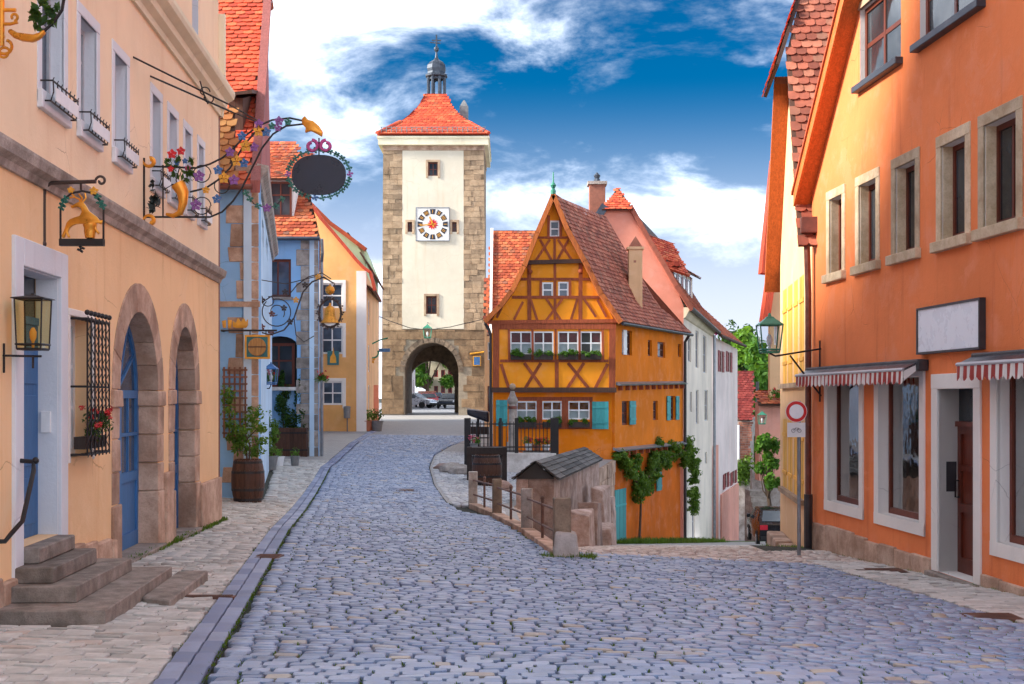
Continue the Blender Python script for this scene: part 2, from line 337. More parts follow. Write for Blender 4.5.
paint('taillight', (.6, .02, .04), .25, .05); paint('curtain', (.78, .78, .78), .9, .15); paint('curtain_red', (.28, .03, .03), .9, .3); paint('interior', (.03, .028, .027), .9, .3); paint('room', (.16, .11, .075), .9, .4); paint('lamp_amber', (.75, .4, .1), .4)
leaf('leaf', (.035, .12, .012), (.10, .24, .02)); leaf('leaf_dark', (.015, .05, .012), (.04, .10, .02)); leaf('leaf_bright', (.08, .22, .015), (.20, .36, .03)); leaf('leaf_ivy', (.05, .13, .012), (.16, .27, .03)); leaf('grass', (.05, .12, .012), (.15, .24, .03))
glass('glass'); glass('shop_glass', add=.45, k=.5); darkglass('pane'); darkglass('pane_blue', (.035, .05, .075)); darkglass('shopglass', (.05, .065, .085), .03)
glass('lampglass', (.92, .82, .55)); glass('lampglass_clear', (.85, .87, .88))
# ------------------------------------------------------------------ builders
def wall(fr, outer, holes, mt, parent, name='wall', reveal=.2, thick=.3, mr=None):
    polys = [outer]+holes; flat = [p for q in polys for p in q]
    tri = tessellate_polygon([[Vector((p[0], p[1], 0)) for p in q] for q in polys])
    b = MB(fr); b.add([(p[0], 0, p[1]) for p in flat], [tuple(t) for t in tri])
    n = len(outer); b.add([(p[0], 0, p[1]) for p in outer]+[(p[0], -thick, p[1]) for p in outer], [(i, (i+1) % n, (i+1) % n+n, i+n) for i in range(n)])
    b.add([(p[0], -thick-.02, p[1]) for p in flat], [tuple(t) for t in tri])
    w = b.build(name, mt, parent, fix=False)
    if holes and reveal:
        c = MB(fr)
        for h in holes:
            n = len(h); c.add([(p[0], 0, p[1]) for p in h]+[(p[0], -max(reveal, thick), p[1]) for p in h], [(i, (i+1) % n, (i+1) % n+n, i+n) for i in range(n)])
        r = c.build('reveal', mr or mt, w, fix=False)
        if len(holes) > 2: r['kind'] = 'stuff'
    return w
def rc(u0, u1, z0, z1): return [(u0, z0), (u1, z0), (u1, z1), (u0, z1)]
def arch_poly(u0, u1, z0, zs, zt, n=14):   # opening with a round head: springing zs, crown zt
    um = (u0+u1)/2; w = (u1-u0)/2
    return [(u0, z0), (u1, z0)]+[(um+w*math.cos(math.pi*i/n), zs+(zt-zs)*math.sin(math.pi*i/n)) for i in range(n+1)]
def window(fr, parent, u0, u1, z0, z1, v=-.12, fw=.06, mt='white_paint', nx=2, ny=2, pane='pane', bar=None, split=None, name='window', each=True, th=.05):
    b = MB(fr); bar = bar or fw*.55
    b.box(u0, u0+fw, v, v+th, z0, z1); b.box(u1-fw, u1, v, v+th, z0, z1); b.box(u0+fw, u1-fw, v, v+th, z0, z0+fw); b.box(u0+fw, u1-fw, v, v+th, z1-fw, z1)
    us = [u0+fw+(u1-u0-2*fw)*i/nx for i in range(nx+1)]; zs = [z0+fw+(z1-z0-2*fw)*j/ny for j in range(ny+1)]
    if split and ny == 2: zs[1] = z0+(z1-z0)*split
    for u in us[1:-1]: b.box(u-bar/2, u+bar/2, v+.006, v+th-.008, z0+fw, z1-fw)
    for z in zs[1:-1]: b.box(u0+fw, u1-fw, v+.009, v+th-.012, z-bar/2, z+bar/2)
    w = b.build(name, mt, parent)
    if each:
        for i in range(nx):
            for j in range(ny):
                MB(fr).box(us[i], us[i+1], v+.018, v+.026, zs[j], zs[j+1]).build('pane', pane, w)
    else: MB(fr).box(u0+fw, u1-fw, v+.014, v+.022, z0+fw, z1-fw).build('pane', pane, w)
    return w
def surround(fr, parent, u0, u1, z0, z1, w, mt, v=.02, sill=True, name='surround', deep=-.02):
    """stone or plaster frame round an opening, given by its OUTER edge"""
    b = MB(fr); b.box(u0, u0+w, deep, v, z0, z1-w); b.box(u1-w, u1, deep, v, z0, z1-w); b.box(u0, u1, deep, v+.003, z1-w, z1)
    o = b.build(name, mt, parent, bevel=.006)
    if sill: MB(fr).box(u0-.04, u1+.04, deep, v+.07, z0-w*.7, z0).build('sill', mt, o, bevel=.008)
    return o
def poly_in(p, poly):
    x, y = p; c = False; j = len(poly)-1
    for i in range(len(poly)):
        xi, yi = poly[i]; xj, yj = poly[j]
        if (yi > y) != (yj > y) and x < (xj-xi)*(y-yi)/(yj-yi)+xi: c = not c
        j = i
    return c
TL = [(-.5, 1.3), (-.5, .3), (-.3, .07), (0, 0), (.3, .07), (.5, .3), (.5, 1.3)]
def roof(parent, pts, mt='tile', tw=.19, th=.17, name='roof', deck=True, lift=.035, deckmat='timber_dark'):
    """flat roof plane; pts[0]->pts[1] is the eave. Tiled with round-ended plain tiles."""
    pts = [Vector(p) for p in pts]; e = (pts[1]-pts[0]).normalized(); n = (pts[1]-pts[0]).cross(pts[-1]-pts[0]).normalized()
    if n.z < 0: n = -n
    up = n.cross(e)
    if up.z < 0: up = -up
    loc = [((p-pts[0]).dot(e), (p-pts[0]).dot(up)) for p in pts]
    dm = MB(); k = len(pts); dm.add([tuple(p) for p in pts]+[tuple(p-n*.07) for p in pts], [tuple(range(k)), tuple(range(2*k-1, k-1, -1))]+[(i, (i+1) % k, (i+1) % k+k, i+k) for i in range(k)])
    d = dm.build(name, deckmat, parent)
    a0 = min(p[0] for p in loc); a1 = max(p[0] for p in loc); b1 = max(p[1] for p in loc)
    b = MB(); j = 0; bb = -.04
    while bb < b1:
        i = 0; a = a0-(tw/2 if j % 2 else 0)
        while a < a1+tw:
            if poly_in((a, min(bb+th*.6, b1-.005) if bb > 0 else .03), loc):
                b.c = random.random(); w = tw*.97; jz = R(-.006, .012); ja = R(-.008, .008); tilt = R(-.02, .02)
                top = []
                for (x, y) in TL:
                    yy = min(bb+y*th, b1); f = max(0, 1-y/1.3)
                    top.append(pts[0]+e*(a+x*w+ja+tilt*y*th)+up*yy+n*(lift*f+.006+jz*f))
                low = [p-n*.022 for p in top[1:6]]
                b.add([tuple(p) for p in top+low], [(0, 1, 2, 3, 4, 5, 6), (1, 7, 8, 2), (2, 8, 9, 3), (3, 9, 10, 4), (4, 10, 11, 5)])
            a += tw; i += 1
        bb += th; j += 1
    t = b.build('roof_tiles', mt, d, fix=False); t['kind'] = 'stuff'
    return d
def ridge(parent, a, b, mt='tile', r=.1, step=.38):
    a = Vector(a); b = Vector(b); d = (b-a); n = max(2, int(d.length/step)); d /= n; m = MB(); t = d.normalized()
    s = t.cross(Vector((0, 0, 1))).normalized(); up = s.cross(t)
    for i in range(n):
        m.c = random.random(); p = a+d*i; q = a+d*(i+1.12)
        ring = lambda c, k: [tuple(c+s*(math.cos(math.pi*j/5)*r*k)+up*(math.sin(math.pi*j/5)*r*k-.02)) for j in range(6)]
        m.add(ring(p, 1.12)+ring(q, .95), [(j, j+1, j+7, j+6) for j in range(5)]+[(5, 4, 3, 2, 1, 0), (6, 7, 8, 9, 10, 11)])
    o = m.build('ridge_tiles', mt, parent); o['kind'] = 'stuff'; return o
def mesh_np(name, V, Fq, rnd, mt, parent=None, kind=None):
    me = bpy.data.meshes.new(name); nv = len(V); nf = len(Fq); k = Fq.shape[1]
    me.vertices.add(nv); me.vertices.foreach_set('co', V.astype(np.float32).ravel())
    me.loops.add(nf*k); me.loops.foreach_set('vertex_index', Fq.astype(np.int32).ravel())
    me.polygons.add(nf); me.polygons.foreach_set('loop_start', np.arange(0, nf*k, k, dtype=np.int32))
    me.update(calc_edges=True)
    at = me.attributes.new('rnd', 'FLOAT', 'FACE'); at.data.foreach_set('value', np.asarray(rnd, dtype=np.float32))
    me.materials.append(M[mt]); return link(name, me, parent, kind)
def leaves_np(blobs, size, flat=.0, droop=0.0):
    """blobs of (centre, radii, count): leaf-shaped quads spread in lumpy ellipsoids"""
    Vs = []; 
    for c, r, n in blobs:
        d = rng.normal(size=(n, 3)); d /= np.linalg.norm(d, axis=1)[:, None]; rad = rng.random(n)**.45
        p = np.array(c)+d*rad[:, None]*np.array(r)
        s = size*(.6+.8*rng.random(n))[:, None]
        nn = d+rng.normal(size=(n, 3))*.7+np.array([0, 0, .4]); nn /= np.linalg.norm(nn, axis=1)[:, None]
        t = np.cross(nn, rng.normal(size=(n, 3))); t /= np.linalg.norm(t, axis=1)[:, None]+1e-9; q = np.cross(nn, t)
        Vs.append(np.stack([p-t*s, p-q*s*.45+nn*s*.12, p+t*s, p+q*s*.45+nn*s*.12], 1))
    V = np.concatenate(Vs).reshape(-1, 3); n = len(V)//4
    return V, np.arange(n*4).reshape(n, 4), rng.random(n)
def foliage(name, mt, parent, blobs, size, kind=None):
    V, Fq, r = leaves_np(blobs, size); return mesh_np(name, V, Fq, r, mt, parent, kind)
# ------------------------------------------------------------------ terrain
_Y = [-20, 5, 8, 11, 15, 21, 25, 30, 36, 43, 50, 62, 75, 95, 130, 170, 3000]
_DL = [1.55, 1.62, 1.72, 1.79, 1.87, 2.0, 2.12, 2.2, 2.22, 2.15, 1.98, 1.62, 1.45, 1.24, .9, .6, .6]
_SL = [.012, .015, .02, .03, .04, .055, .053, .05, .042, .03, .02, .01, 0, 0, 0, 0, 0]
def drop_main(x, y):
    x = np.asarray(x, float); y = np.asarray(y, float)
    return np.interp(y, _Y, _DL)+np.interp(y, _Y, _SL)*np.clip(x-(-3.5-.0615*y), -6, 14)
def drop_fork(y): return np.interp(y, [17, 18, 20, 25, 30, 48, 75, 105, 140, 400, 3000], [1.6, 2.0, 2.38, 2.91, 3.43, 5.37, 8.25, 11.4, 13.5, 16, 16])
def gm(x, y): return EYE-drop_main(x, y)                       # the street
def gf(x, y): return EYE-np.maximum(drop_main(x, y), drop_fork(y))   # the lane that falls away
def solve(x, y, g):
    r = ray(x, y); lo = 4.0; Y = 4.0
    while Y < 400:
        if EYE+r.z*Y < float(g(r.x*Y, Y)): break
        lo = Y; Y += .2
    for _ in range(20):
        m = (lo+Y)/2
        if EYE+r.z*m < float(g(r.x*m, m)): Y = m
        else: lo = m
    return Vector((r.x*Y, Y, float(g(r.x*Y, Y))))
POSTS = [solve(x, y, gm) for x, y in ((562, 556), (527, 531.5), (497, 516), (473, 506))]
_BY = [0, POSTS[0].y, POSTS[1].y, 30, 38, 48, 58, 64, 400]; _BX = [POSTS[0].x, POSTS[0].x, POSTS[1].x, .05, 1.7, 3.75, 7.6, 10, 10]
def bx(y): return np.interp(y, _BY, _BX)
YF = POSTS[0].y
def ground(x, y): return float(gf(x, y)) if (y > YF and x > bx(y)) else float(gm(x, y))
def sheet(name, ys, x0, x1, nx, g, mt, dz=0.0, parent=None):
    ys = np.asarray(ys); A = np.array([np.linspace(x0(y), x1(y), nx) for y in ys]); Yg = np.repeat(ys[:, None], nx, 1)
    V = np.stack([A, Yg, g(A, Yg)+dz], 2).reshape(-1, 3); i = np.arange(len(ys)-1)[:, None]*nx+np.arange(nx-1)[None]
    Fq = np.stack([i, i+1, i+1+nx, i+nx], 2).reshape(-1, 4)
    o = mesh_np(name, V, Fq, np.zeros(len(Fq)), mt, parent)
    o.data.polygons.foreach_set('use_smooth', [True]*len(Fq)); return o
def lin(a, b, n): return np.linspace(a, b, n)
# kerb lines (metres up the street -> metres across)
gy = [-6, 7.8, 20.1, 30, 41, 54, 63, 66]; gx = [-.2, -1.9, -3.46, -4.55, -5.75, -6.45, -6.6, -6.6]
def gut_in(y): return np.interp(y, gy, gx)            # road side of the gutter
def gut_out(y): return np.interp(y, gy, gx)-.29
def rs_edge(y): return 4.77-.058*(np.asarray(y)-12.1)   # road side of the right pavement
def wl(y): return -3.5-.0615*np.asarray(y)
def wr(y): return 7-.0746*np.asarray(y)
kc = [solve(x, y, gm) for x, y in ((463, 512), (446, 502), (434, 485), (429, 467), (434, 455), (450, 446), (464, 441))]
YE = 18.9
ry = [-6, YE-.001, YE, POSTS[1].y, POSTS[2].y]+[p.y for p in kc]; rx = [9, 9, POSTS[0].x-.15, POSTS[1].x-.15, POSTS[2].x-.15]+[p.x for p in kc]
def cob_r(y): return np.minimum(np.interp(y, ry, rx), np.where(np.asarray(y) < YE, rs_edge(y), 99))
street = sheet('street', list(np.arange(-88, -8, 8))+list(np.arange(-8, YF, .8))+[YF], lambda y: -16.0, lambda y: 22.0, 60, gm, 'dirtground', -.045); street['kind'] = 'structure'
sheet('street_bed', [YF]+list(np.arange(YF+.7, 70, .9)), lambda y: -20.0, lambda y: float(min(bx(y), 3.7)), 50, gm, 'dirtground', -.045, street)
lane = sheet('lane', [YF]+list(np.arange(YF+.5, 60, .7))+list(np.arange(60, 170, 3)), lambda y: float(bx(y)), lambda y: 45.0, 60, gf, 'dirtground', -.04); lane['kind'] = 'structure'
far = sheet('ground', list(np.arange(170, 420, 20))+[600, 1000, 2500], lambda y: -60-y, lambda y: 60.0+y, 24, lambda x, y: EYE-np.where(x > 10, drop_fork(y), .9), 'dirtground', -.1); far['kind'] = 'structure'
sheet('meadow', list(np.arange(58, 176, 4)), lambda y: -90.0, lambda y: -19.0, 8, gm, 'grass', -.06, far)
sheet('meadow', list(np.arange(58, 176, 4)), lambda y: 44.0, lambda y: 120.0, 8, gf, 'grass', -.06, far)
t = NT('paving_far')
bk = t.n('ShaderNodeTexBrick', {'Vector': t.obj, 'Color1': (.30, .305, .32), 'Color2': (.23, .235, .25), 'Mortar': (.16, .15, .14), 'Scale': 1.0, 'Mortar Size': .012, 'Brick Width': .2, 'Row Height': .18})
t.bump(t.noise(9, 5), .4, .01); t.done(t.mix(t.rng(t.noise(.5, 4), .35, .7, 0, .35), bk.outputs[0], (.22, .22, .24)), .7)
t = NT('paving_light')
bk = t.n('ShaderNodeTexBrick', {'Vector': t.obj, 'Color1': (.36, .34, .32), 'Color2': (.30, .29, .275), 'Mortar': (.25, .22, .2), 'Scale': 1.0, 'Mortar Size': .012, 'Brick Width': .3, 'Row Height': .22})
t.bump(t.noise(9, 5), .4, .01); t.done(t.mix(t.rng(t.noise(.5, 4), .35, .7, 0, .35), bk.outputs[0], (.36, .33, .3)), .8)
sheet('paving', list(np.arange(-80, 5, 4)), lambda y: -16.0, lambda y: 22.0, 14, gm, 'paving_light', -.03, street)
sheet('paving', list(np.arange(60.5, 170, 3)), lambda y: -20.0, lambda y: 3.0, 14, gm, 'paving_far', -.012, street)
sheet('paving_band', [55, 57, 59, 60.6], lambda y: -20.0, lambda y: 3.0, 24, gm, 'paving_light', -.008, street)
sheet('paving_band', [84, 87, 90, 93.5], lambda y: -14.0, lambda y: 4.0, 24, gm, 'paving_light', -.004, street)
sheet('pavement_bed', list(np.arange(40, 60, 1.5)), lambda y: -13.0, lambda y: float(gut_out(y))-.02, 12, gm, 'paving_light', -.006, street)
sheet('terrace', [POSTS[1].y+.3]+list(np.arange(POSTS[1].y+1, 56, 1.2)), lambda y: float(max(cob_r(y), np.interp(y, [p.y for p in POSTS[1:]], [p.x for p in POSTS[1:]]) if y < POSTS[3].y else -99))+.02, lambda y: float(bx(y))-.02, 12, gm, 'paving_light', -.01, street)
# ------------------------------------------------------------------ paving stones
def stone_pieces(cells, g, mt, parent, name, nobj, rnd_k=.55, inset=.84, h=.012, jit=.02, flat=1.0, seen=lambda c: True):
    """cells: (x, y, half_x, half_y, yaw). The nobj nearest ones become objects, the rest one mesh."""
    cells = sorted(cells, key=lambda c: c[1]); near = []; rest = []
    for c in cells:
        xx = HX+F*c[0]/c[1]; yy = HY+F*(EYE-float(g(c[0], c[1])))/c[1]
        (near if len(near) < nobj and -8 < xx < 1032 and yy < 694 and seen(c) else rest).append(c)
    k = rnd_k; ring = np.array([(1, k), (k, 1), (-k, 1), (-1, k), (-1, -k), (-k, -1), (k, -1), (1, -k)])
    def ringset(n):
        a = ring[None]+rng.normal(size=(n, 8, 2))*jit
        return a
    var = []
    for q in range(8):
        a = ringset(1)[0]; b = MB(); t_ = rng.normal(size=2)*.004*flat
        zt = lambda p, z: z+p[0]*t_[0]+p[1]*t_[1]
        b.add([(p[0]*inset, p[1]*(1-(1-inset)*.5), zt(p, .004)) for p in a]+[(p[0], p[1], zt(p, -h)) for p in a]+[(p[0]*1.01, p[1]*1.01, -.06) for p in a]+[(0, 0, .006)],
              [(i, (i+1) % 8, 24) for i in range(8)]+[(i+8, (i+1) % 8+8, (i+1) % 8, i) for i in range(8)]+[(i+16, (i+1) % 8+16, (i+1) % 8+8, i+8) for i in range(8)])
        var.append(b.mesh(name, mt, fix=False))
    for c in near:
        o = link(name, random.choice(var), parent); o.location = (c[0], c[1], float(g(c[0], c[1]))+R(-.006, .008)*flat); o.scale = (c[2], c[3], 1); o.rotation_euler = (R(-.02, .02)*flat, R(-.02, .02)*flat, c[4])
    if not rest: return
    A = np.array(rest); n = len(A); a = ringset(n); sx = A[:, 2][:, None]; sy = A[:, 3][:, None]; cs = np.cos(A[:, 4])[:, None]; sn = np.sin(A[:, 4])[:, None]
    tl = rng.normal(size=(n, 2))*.004*flat; dz = rng.uniform(-.006, .008, n)[:, None]*flat
    def lay(sc, z):
        px = a[:, :, 0]*sx*sc; py = a[:, :, 1]*sy*(1-(1-sc)*.5 if sc < 1 else sc); X = A[:, 0][:, None]+px*cs-py*sn; Y = A[:, 1][:, None]+px*sn+py*cs
        return np.stack([X, Y, g(X, Y)+z+dz+a[:, :, 0]*tl[:, :1]+a[:, :, 1]*tl[:, 1:]], 2)
    V = np.concatenate([lay(inset, .004), lay(1, -h), lay(1.01, -.06)], 1)    # n,24,3
    off = (np.arange(n)*24)[:, None, None]
    q = np.array([(i+8, (i+1) % 8+8, (i+1) % 8, i) for i in range(8)]+[(i+16, (i+1) % 8+16, (i+1) % 8+8, i+8) for i in range(8)]+[(0, 1, 2, 3), (0, 3, 4, 7), (4, 5, 6, 7)])[None]
    Fq = (q+off).reshape(-1, 4); rn = np.repeat(rng.random(n), q.shape[1])
    mesh_np(name, V.reshape(-1, 3), Fq, rn, mt, parent, 'stuff')
def rows(y0, y1, xl, xr, dy, w0, w1, gap=.012, curve=0.0, slant=0.0, xc=0.0, wob=1.0, side=1.0):
    out = []; y = y0
    while y < y1:
        d = dy*R(1-.09*wob, 1+.09*wob); x = float(xl(y))+R(0, .06); xe = float(xr(y))
        while x < xe-.05:
            w = min(R(w0, w1), xe-x)
            if w > .06:
                xm = x+w/2; yy = y+d/2+curve*(xm-xc)**2+slant*(xm-xc)
                out.append((xm, yy+R(-.005, .005)*wob, w/2-gap*side*R(.6, 1.5), d/2-gap*R(.6, 1.3), slant+R(-.03, .03)*wob+2*curve*(xm-xc)))
            x += w
        y += d
    return out
cob = [c for c in rows(6.0, 60, lambda y: gut_in(y)+.01, lambda y: float(cob_r(y)), .118, .135, .225, .003, curve=.0025, slant=.012, side=3.4, wob=.8) if not (c[1] > YE-.1 and c[0] > cob_r(c[1])-.05)]
cob = [c for c in cob if c[0]-c[2] > gut_in(c[1])-.04]
stone_pieces(cob, gm, 'cobble', street, 'cobblestone', 300, rnd_k=.72, inset=.945, h=.005, jit=.024, flat=.55)
gutter = sheet('gutter', list(np.arange(4, 66, .8)), lambda y: float(gut_out(y)), lambda y: float(gut_in(y)), 3, gm, 'dirtground', -.02); gutter['kind'] = 'structure'
gs = []
for k in (0, 1):
    y = 5.5+k*.2
    while y < 64:
        l = R(.34, .6); m = y+l/2; dx = float(gut_in(m+.3)-gut_in(m-.3))/.6
        gs.append((float(gut_out(m))+.073+k*.145, m, .067, l/2-.008, -math.atan(dx))); y += l
stone_pieces(gs, gm, 'slab', gutter, 'gutter_slab', 200, rnd_k=.88, inset=.95, h=.004, flat=.3)
pave = sheet('pavement', list(np.arange(4, 46, .8)), lambda y: float(wl(y))-2.5, lambda y: float(gut_out(y)), 14, gm, 'dirtground', -.03); pave['kind'] = 'structure'
pv = rows(6.0, 44, lambda y: (wl(y) if y < 21.3 else wl(y)-1.7 if y < 27.4 else -5.3-.166*(y-27.5))+.02, lambda y: gut_out(y)-.01, .125, .17, .27, .0035, slant=-.03, xc=-3.5, wob=.3)
STEPBOX = (10.08, 12.2)
pv = [c for c in pv if c[0]+c[2] < gut_out(c[1])+.03 and not (STEPBOX[0] < c[1] < STEPBOX[1] and c[0] < -3.42)]
stone_pieces(pv, gm, 'paver', pave, 'paving_stone', 300, rnd_k=.93, inset=.955, h=.004, jit=.012)
fpath = sheet('footpath', list(np.arange(6, 23, .7)), lambda y: float(rs_edge(y)), lambda y: float(wr(y))+.05, 5, gm, 'dirtground', -.03); fpath['kind'] = 'structure'
pr = rows(9.5, 19.5, lambda y: rs_edge(y)+.02, lambda y: wr(y)-.02, .14, .18, .3, .0035, slant=.02, xc=5, wob=.3)
stone_pieces(pr, gm, 'paver', fpath, 'paving_stone', 300, rnd_k=.93, inset=.955, h=.004, jit=.012)
st = [c for c in rows(YE-.25, 34, lambda y: max(float(bx(y)), POSTS[0].x)+.12, lambda y: float(wr(y))+.3 if y < 22.8 else 5.2+.106*(y-22.9), .14, .12, .19, .008, slant=.01, xc=3)
      if c[1] > 19.5 or c[0] < rs_edge(c[1])+.05]
stone_pieces(st, gf, 'sett', lane, 'sett', 0, rnd_k=.7, inset=.88, h=.008)
st2 = sheet('lane_paving', list(np.arange(33.8, 140, 2)), lambda y: float(bx(y))+.05, lambda y: 6.0+.25*(y-28), 10, gf, 'paving_light', -.01, lane)
tc_ = rows(POSTS[1].y+.4, 50, lambda y: float(max(cob_r(y), np.interp(y, [p.y for p in POSTS[1:]], [p.x for p in POSTS[1:]]) if y < POSTS[3].y else -99))+.06, lambda y: float(bx(y))-.25, .16, .13, .22, .006, slant=.01, side=1.5)
stone_pieces([c for c in tc_ if c[0] < 1.2], gm, 'sett_grey', street, 'sett', 0, rnd_k=.7, inset=.9, h=.007)
# moss and small weeds in the joints
def tufts(name, spots, parent, hmin, hmax, n, mt='grass', spread=.03):
    V = []; 
    for x, y, z, s in spots:
        for _ in range(n):
            a = R(0, 6.28); q = R(0, spread)*s; bx_ = x+math.cos(a)*q; by_ = y+math.sin(a)*q; h = R(hmin, hmax)*s; w = .006*s; l = R(.2, .8)*h; c, s_ = math.cos(a), math.sin(a)
            V += [(bx_-s_*w, by_+c*w, z), (bx_+s_*w, by_-c*w, z), (bx_+c*l+s_*w*.3, by_+s_*l-c*w*.3, z+h), (bx_+c*l-s_*w*.3, by_+s_*l+c*w*.3, z+h)]
    V = np.array(V); n_ = len(V)//4
    return mesh_np(name, V, np.arange(n_*4).reshape(-1, 4), rng.random(n_), mt, parent, 'stuff')
sp = []
for c in cob:
    if c[1] < 24:
        p = mnoise.noise(Vector((c[0]*.55+3, c[1]*.35, 0)))+(.25 if c[0] > 2.2 and c[1] < 17 else 0)+(.2 if c[0] < -1.2 else 0)
        if R(0, 1) < .42+.6*p: sp.append((c[0]+c[2]+.012, c[1]+R(-1, 1)*c[3], float(gm(c[0], c[1]))-.018, R(.55, 1.1)))
for y in np.arange(6, 40, .05):
    if R(0, 1) < .6: sp.append((float(gut_in(y))+R(-.01, .015), y, float(gm(gut_in(y), y))-.02, R(.6, 1.2)))
    if R(0, 1) < .3: sp.append((float(gut_out(y))+R(-.01, .01), y, float(gm(gut_out(y), y))-.02, R(.5, 1)))
for y in np.arange(12.5, 21.6, .02): sp.append((float(wl(y))+R(.01, .12), y, float(gm(wl(y), y)), R(.6, 2.2) if 15 < y else R(.4, .9)))
wd = tufts('moss_and_weeds', sp, None, .012, .03, 7); wd['kind'] = 'stuff'; tag(wd, 'green moss and small weeds sprouting from the joints between cobbles', 'weeds')
# ------------------------------------------------------------------ left house
WLF = Frame((-3.5, 0), (-.0615, 1), (1, .0615))
def quoin(parent, fr, u0, u1, v0, v1, z0, z1, mt, name='stone', bev=.012, jit=.006):
    b = MB(fr); j = lambda: R(-jit, jit)
    b.hexa([(u0+j(), v0, z0+j()), (u1+j(), v0, z0+j()), (u1+j(), v1+j(), z0+j()), (u0+j(), v1+j(), z0+j()), (u0+j(), v0, z1+j()), (u1+j(), v0, z1+j()), (u1+j(), v1+j(), z1+j()), (u0+j(), v1+j(), z1+j())])
    b.c = random.random(); return b.build(name, mt, parent, bevel=bev)
lh = thing('townhouse', 'peach plastered townhouse with two stone archways and a blue door', 'house', (-4.3, 13, float(gm(-4.3, 13))))
U_END = 21.35
ZC0, ZC1 = 3.58, 3.80                      # string course
ZU0, ZU1 = 6.32, 6.72                      # upper cornice
door = WLF.rect(20, 58, 272, 541); gw = WLF.rect(70, 92, 318, 456)
a1 = [WLF.px(119, 400)[0], WLF.px(157, 400)[0]]; a2 = [WLF.px(174, 400)[0], WLF.px(194.5, 400)[0]]
A1 = (a1[0], a1[1], float(gm(-4.4, 15.5))-.1, WLF.px(138, 390)[1], WLF.px(138, 312)[1]); A2 = (a2[0], a2[1], float(gm(-4.7, 18.5))-.1, WLF.px(184, 390)[1], WLF.px(184, 327)[1])
base = lambda u: float(gm(wl(u), u))-.35
low = [(4, base(4)), (U_END, base(U_END)), (U_END, ZC0+.02), (4, ZC0+.02)]
wall(WLF, low, [rc(*door), rc(*gw)]+[arch_poly(q[0]-.06, q[1]+.06, q[2], q[3], q[4]+.06) for q in (A1, A2)], 'peach', lh, reveal=.32, thick=.4)
ups = [(37, 67), (76.5, 99), (111.6, 129), (150, 162), (167, 178), (183, 192), (197, 204.5)]
hol = []
for x0, x1 in ups:
    u0 = WLF.px(x0, 0)[0]; u1 = WLF.px(x1, 0)[0]; hol.append((u0, u1))
wz0, wz1 = 4.33, 5.63
wall(WLF, [(4, ZC0+.02), (U_END, ZC0+.02), (U_END, 8.3), (19.3, 8.3), (14.6, 15.8), (6.5, 8.3), (4, 8.3)], [rc(u0+.12, u1-.12, wz0+.12, wz1-.12) for u0, u1 in hol]+[rc(19.0, 19.5, 6.98, 7.9)], 'peach_pale', lh, reveal=.2, thick=.4, mr='trim_blue')  # unseen gable peak, shaped to cast the slanting shadow opposite
for u0, u1 in hol:
    s_ = surround(WLF, lh, u0, u1, wz0, wz1, .12, 'trim_blue', .012, sill=False)
    MB(WLF).box(u0, u1, -.02, .05, wz0-.05, wz0+.119).build('sill', 'trim_blue', s_, bevel=.008)
    window(WLF, lh, u0+.12, u1-.12, wz0+.12, wz1-.12, -.17, .05, 'grey_paint', 2, 2, 'pane_blue', split=.68)
    # little iron flower guard with a white card
    g = MB(WLF); zb = wz0+.0
    g.tube([(u0+.06, .0, zb+.2), (u0+.06, .12, zb+.2), (u1-.06, .12, zb+.2), (u1-.06, 0, zb+.2)], .009, 5)
    g.tube([(u0+.06, .0, zb+.02), (u0+.06, .10, zb+.02), (u1-.06, .10, zb+.02), (u1-.06, 0, zb+.02)], .009, 5)
    k = 7
    for i in range(k):
        u = u0+.07+(u1-u0-.14)*i/(k-1); g.tube([(u, .10, zb+.02), (u, .125, zb+.1), (u, .12, zb+.21), (u+.03, .12, zb+.235)], .006, 4)
    go = g.build('window_guard', 'iron', lh)
    MB(WLF).box(u0+.1, u1-.1, .13, .137, zb+.03, zb+.15).build('card', 'white_paint', go)
window(WLF, lh, 19.0, 19.5, 6.98, 7.9, -.15, .05, 'grey_paint', 1, 2, 'pane_blue')

def course(fr, parent, u0, u1, prof, mt, name='cornice'):
    b = MB(fr); n = len(prof); b.add([(u0, v, z) for v, z in prof]+[(u1, v, z) for v, z in prof], [tuple(range(n)), tuple(range(2*n-1, n-1, -1))]+[(i, (i+1) % n, (i+1) % n+n, i+n) for i in range(n)])
    return b.build(name, mt, parent)
course(WLF, lh, 4, U_END+.02, [(-.02, ZC0), (.03, ZC0), (.05, ZC0+.06), (.11, ZC0+.1), (.13, ZC1-.05), (.13, ZC1-.02), (.02, ZC1+.03), (-.02, ZC1+.03)], 'greystone', 'string_course')
course(WLF, lh, 4, U_END+.06, [(-.02, ZU0), (.04, ZU0), (.05, ZU0+.08), (.13, ZU0+.13), (.14, ZU0+.22), (.24, ZU0+.28), (.26, ZU1-.06), (.26, ZU1), (.02, ZU1+.06), (-.02, ZU1+.06)], 'cream')
course(WLF, lh, U_END-.0, U_END+.12, [(-.3, ZU0), (.06, ZU0), (.1, ZU1), (.1, 8), (-.3, 8)], 'cream', 'corner_pier')
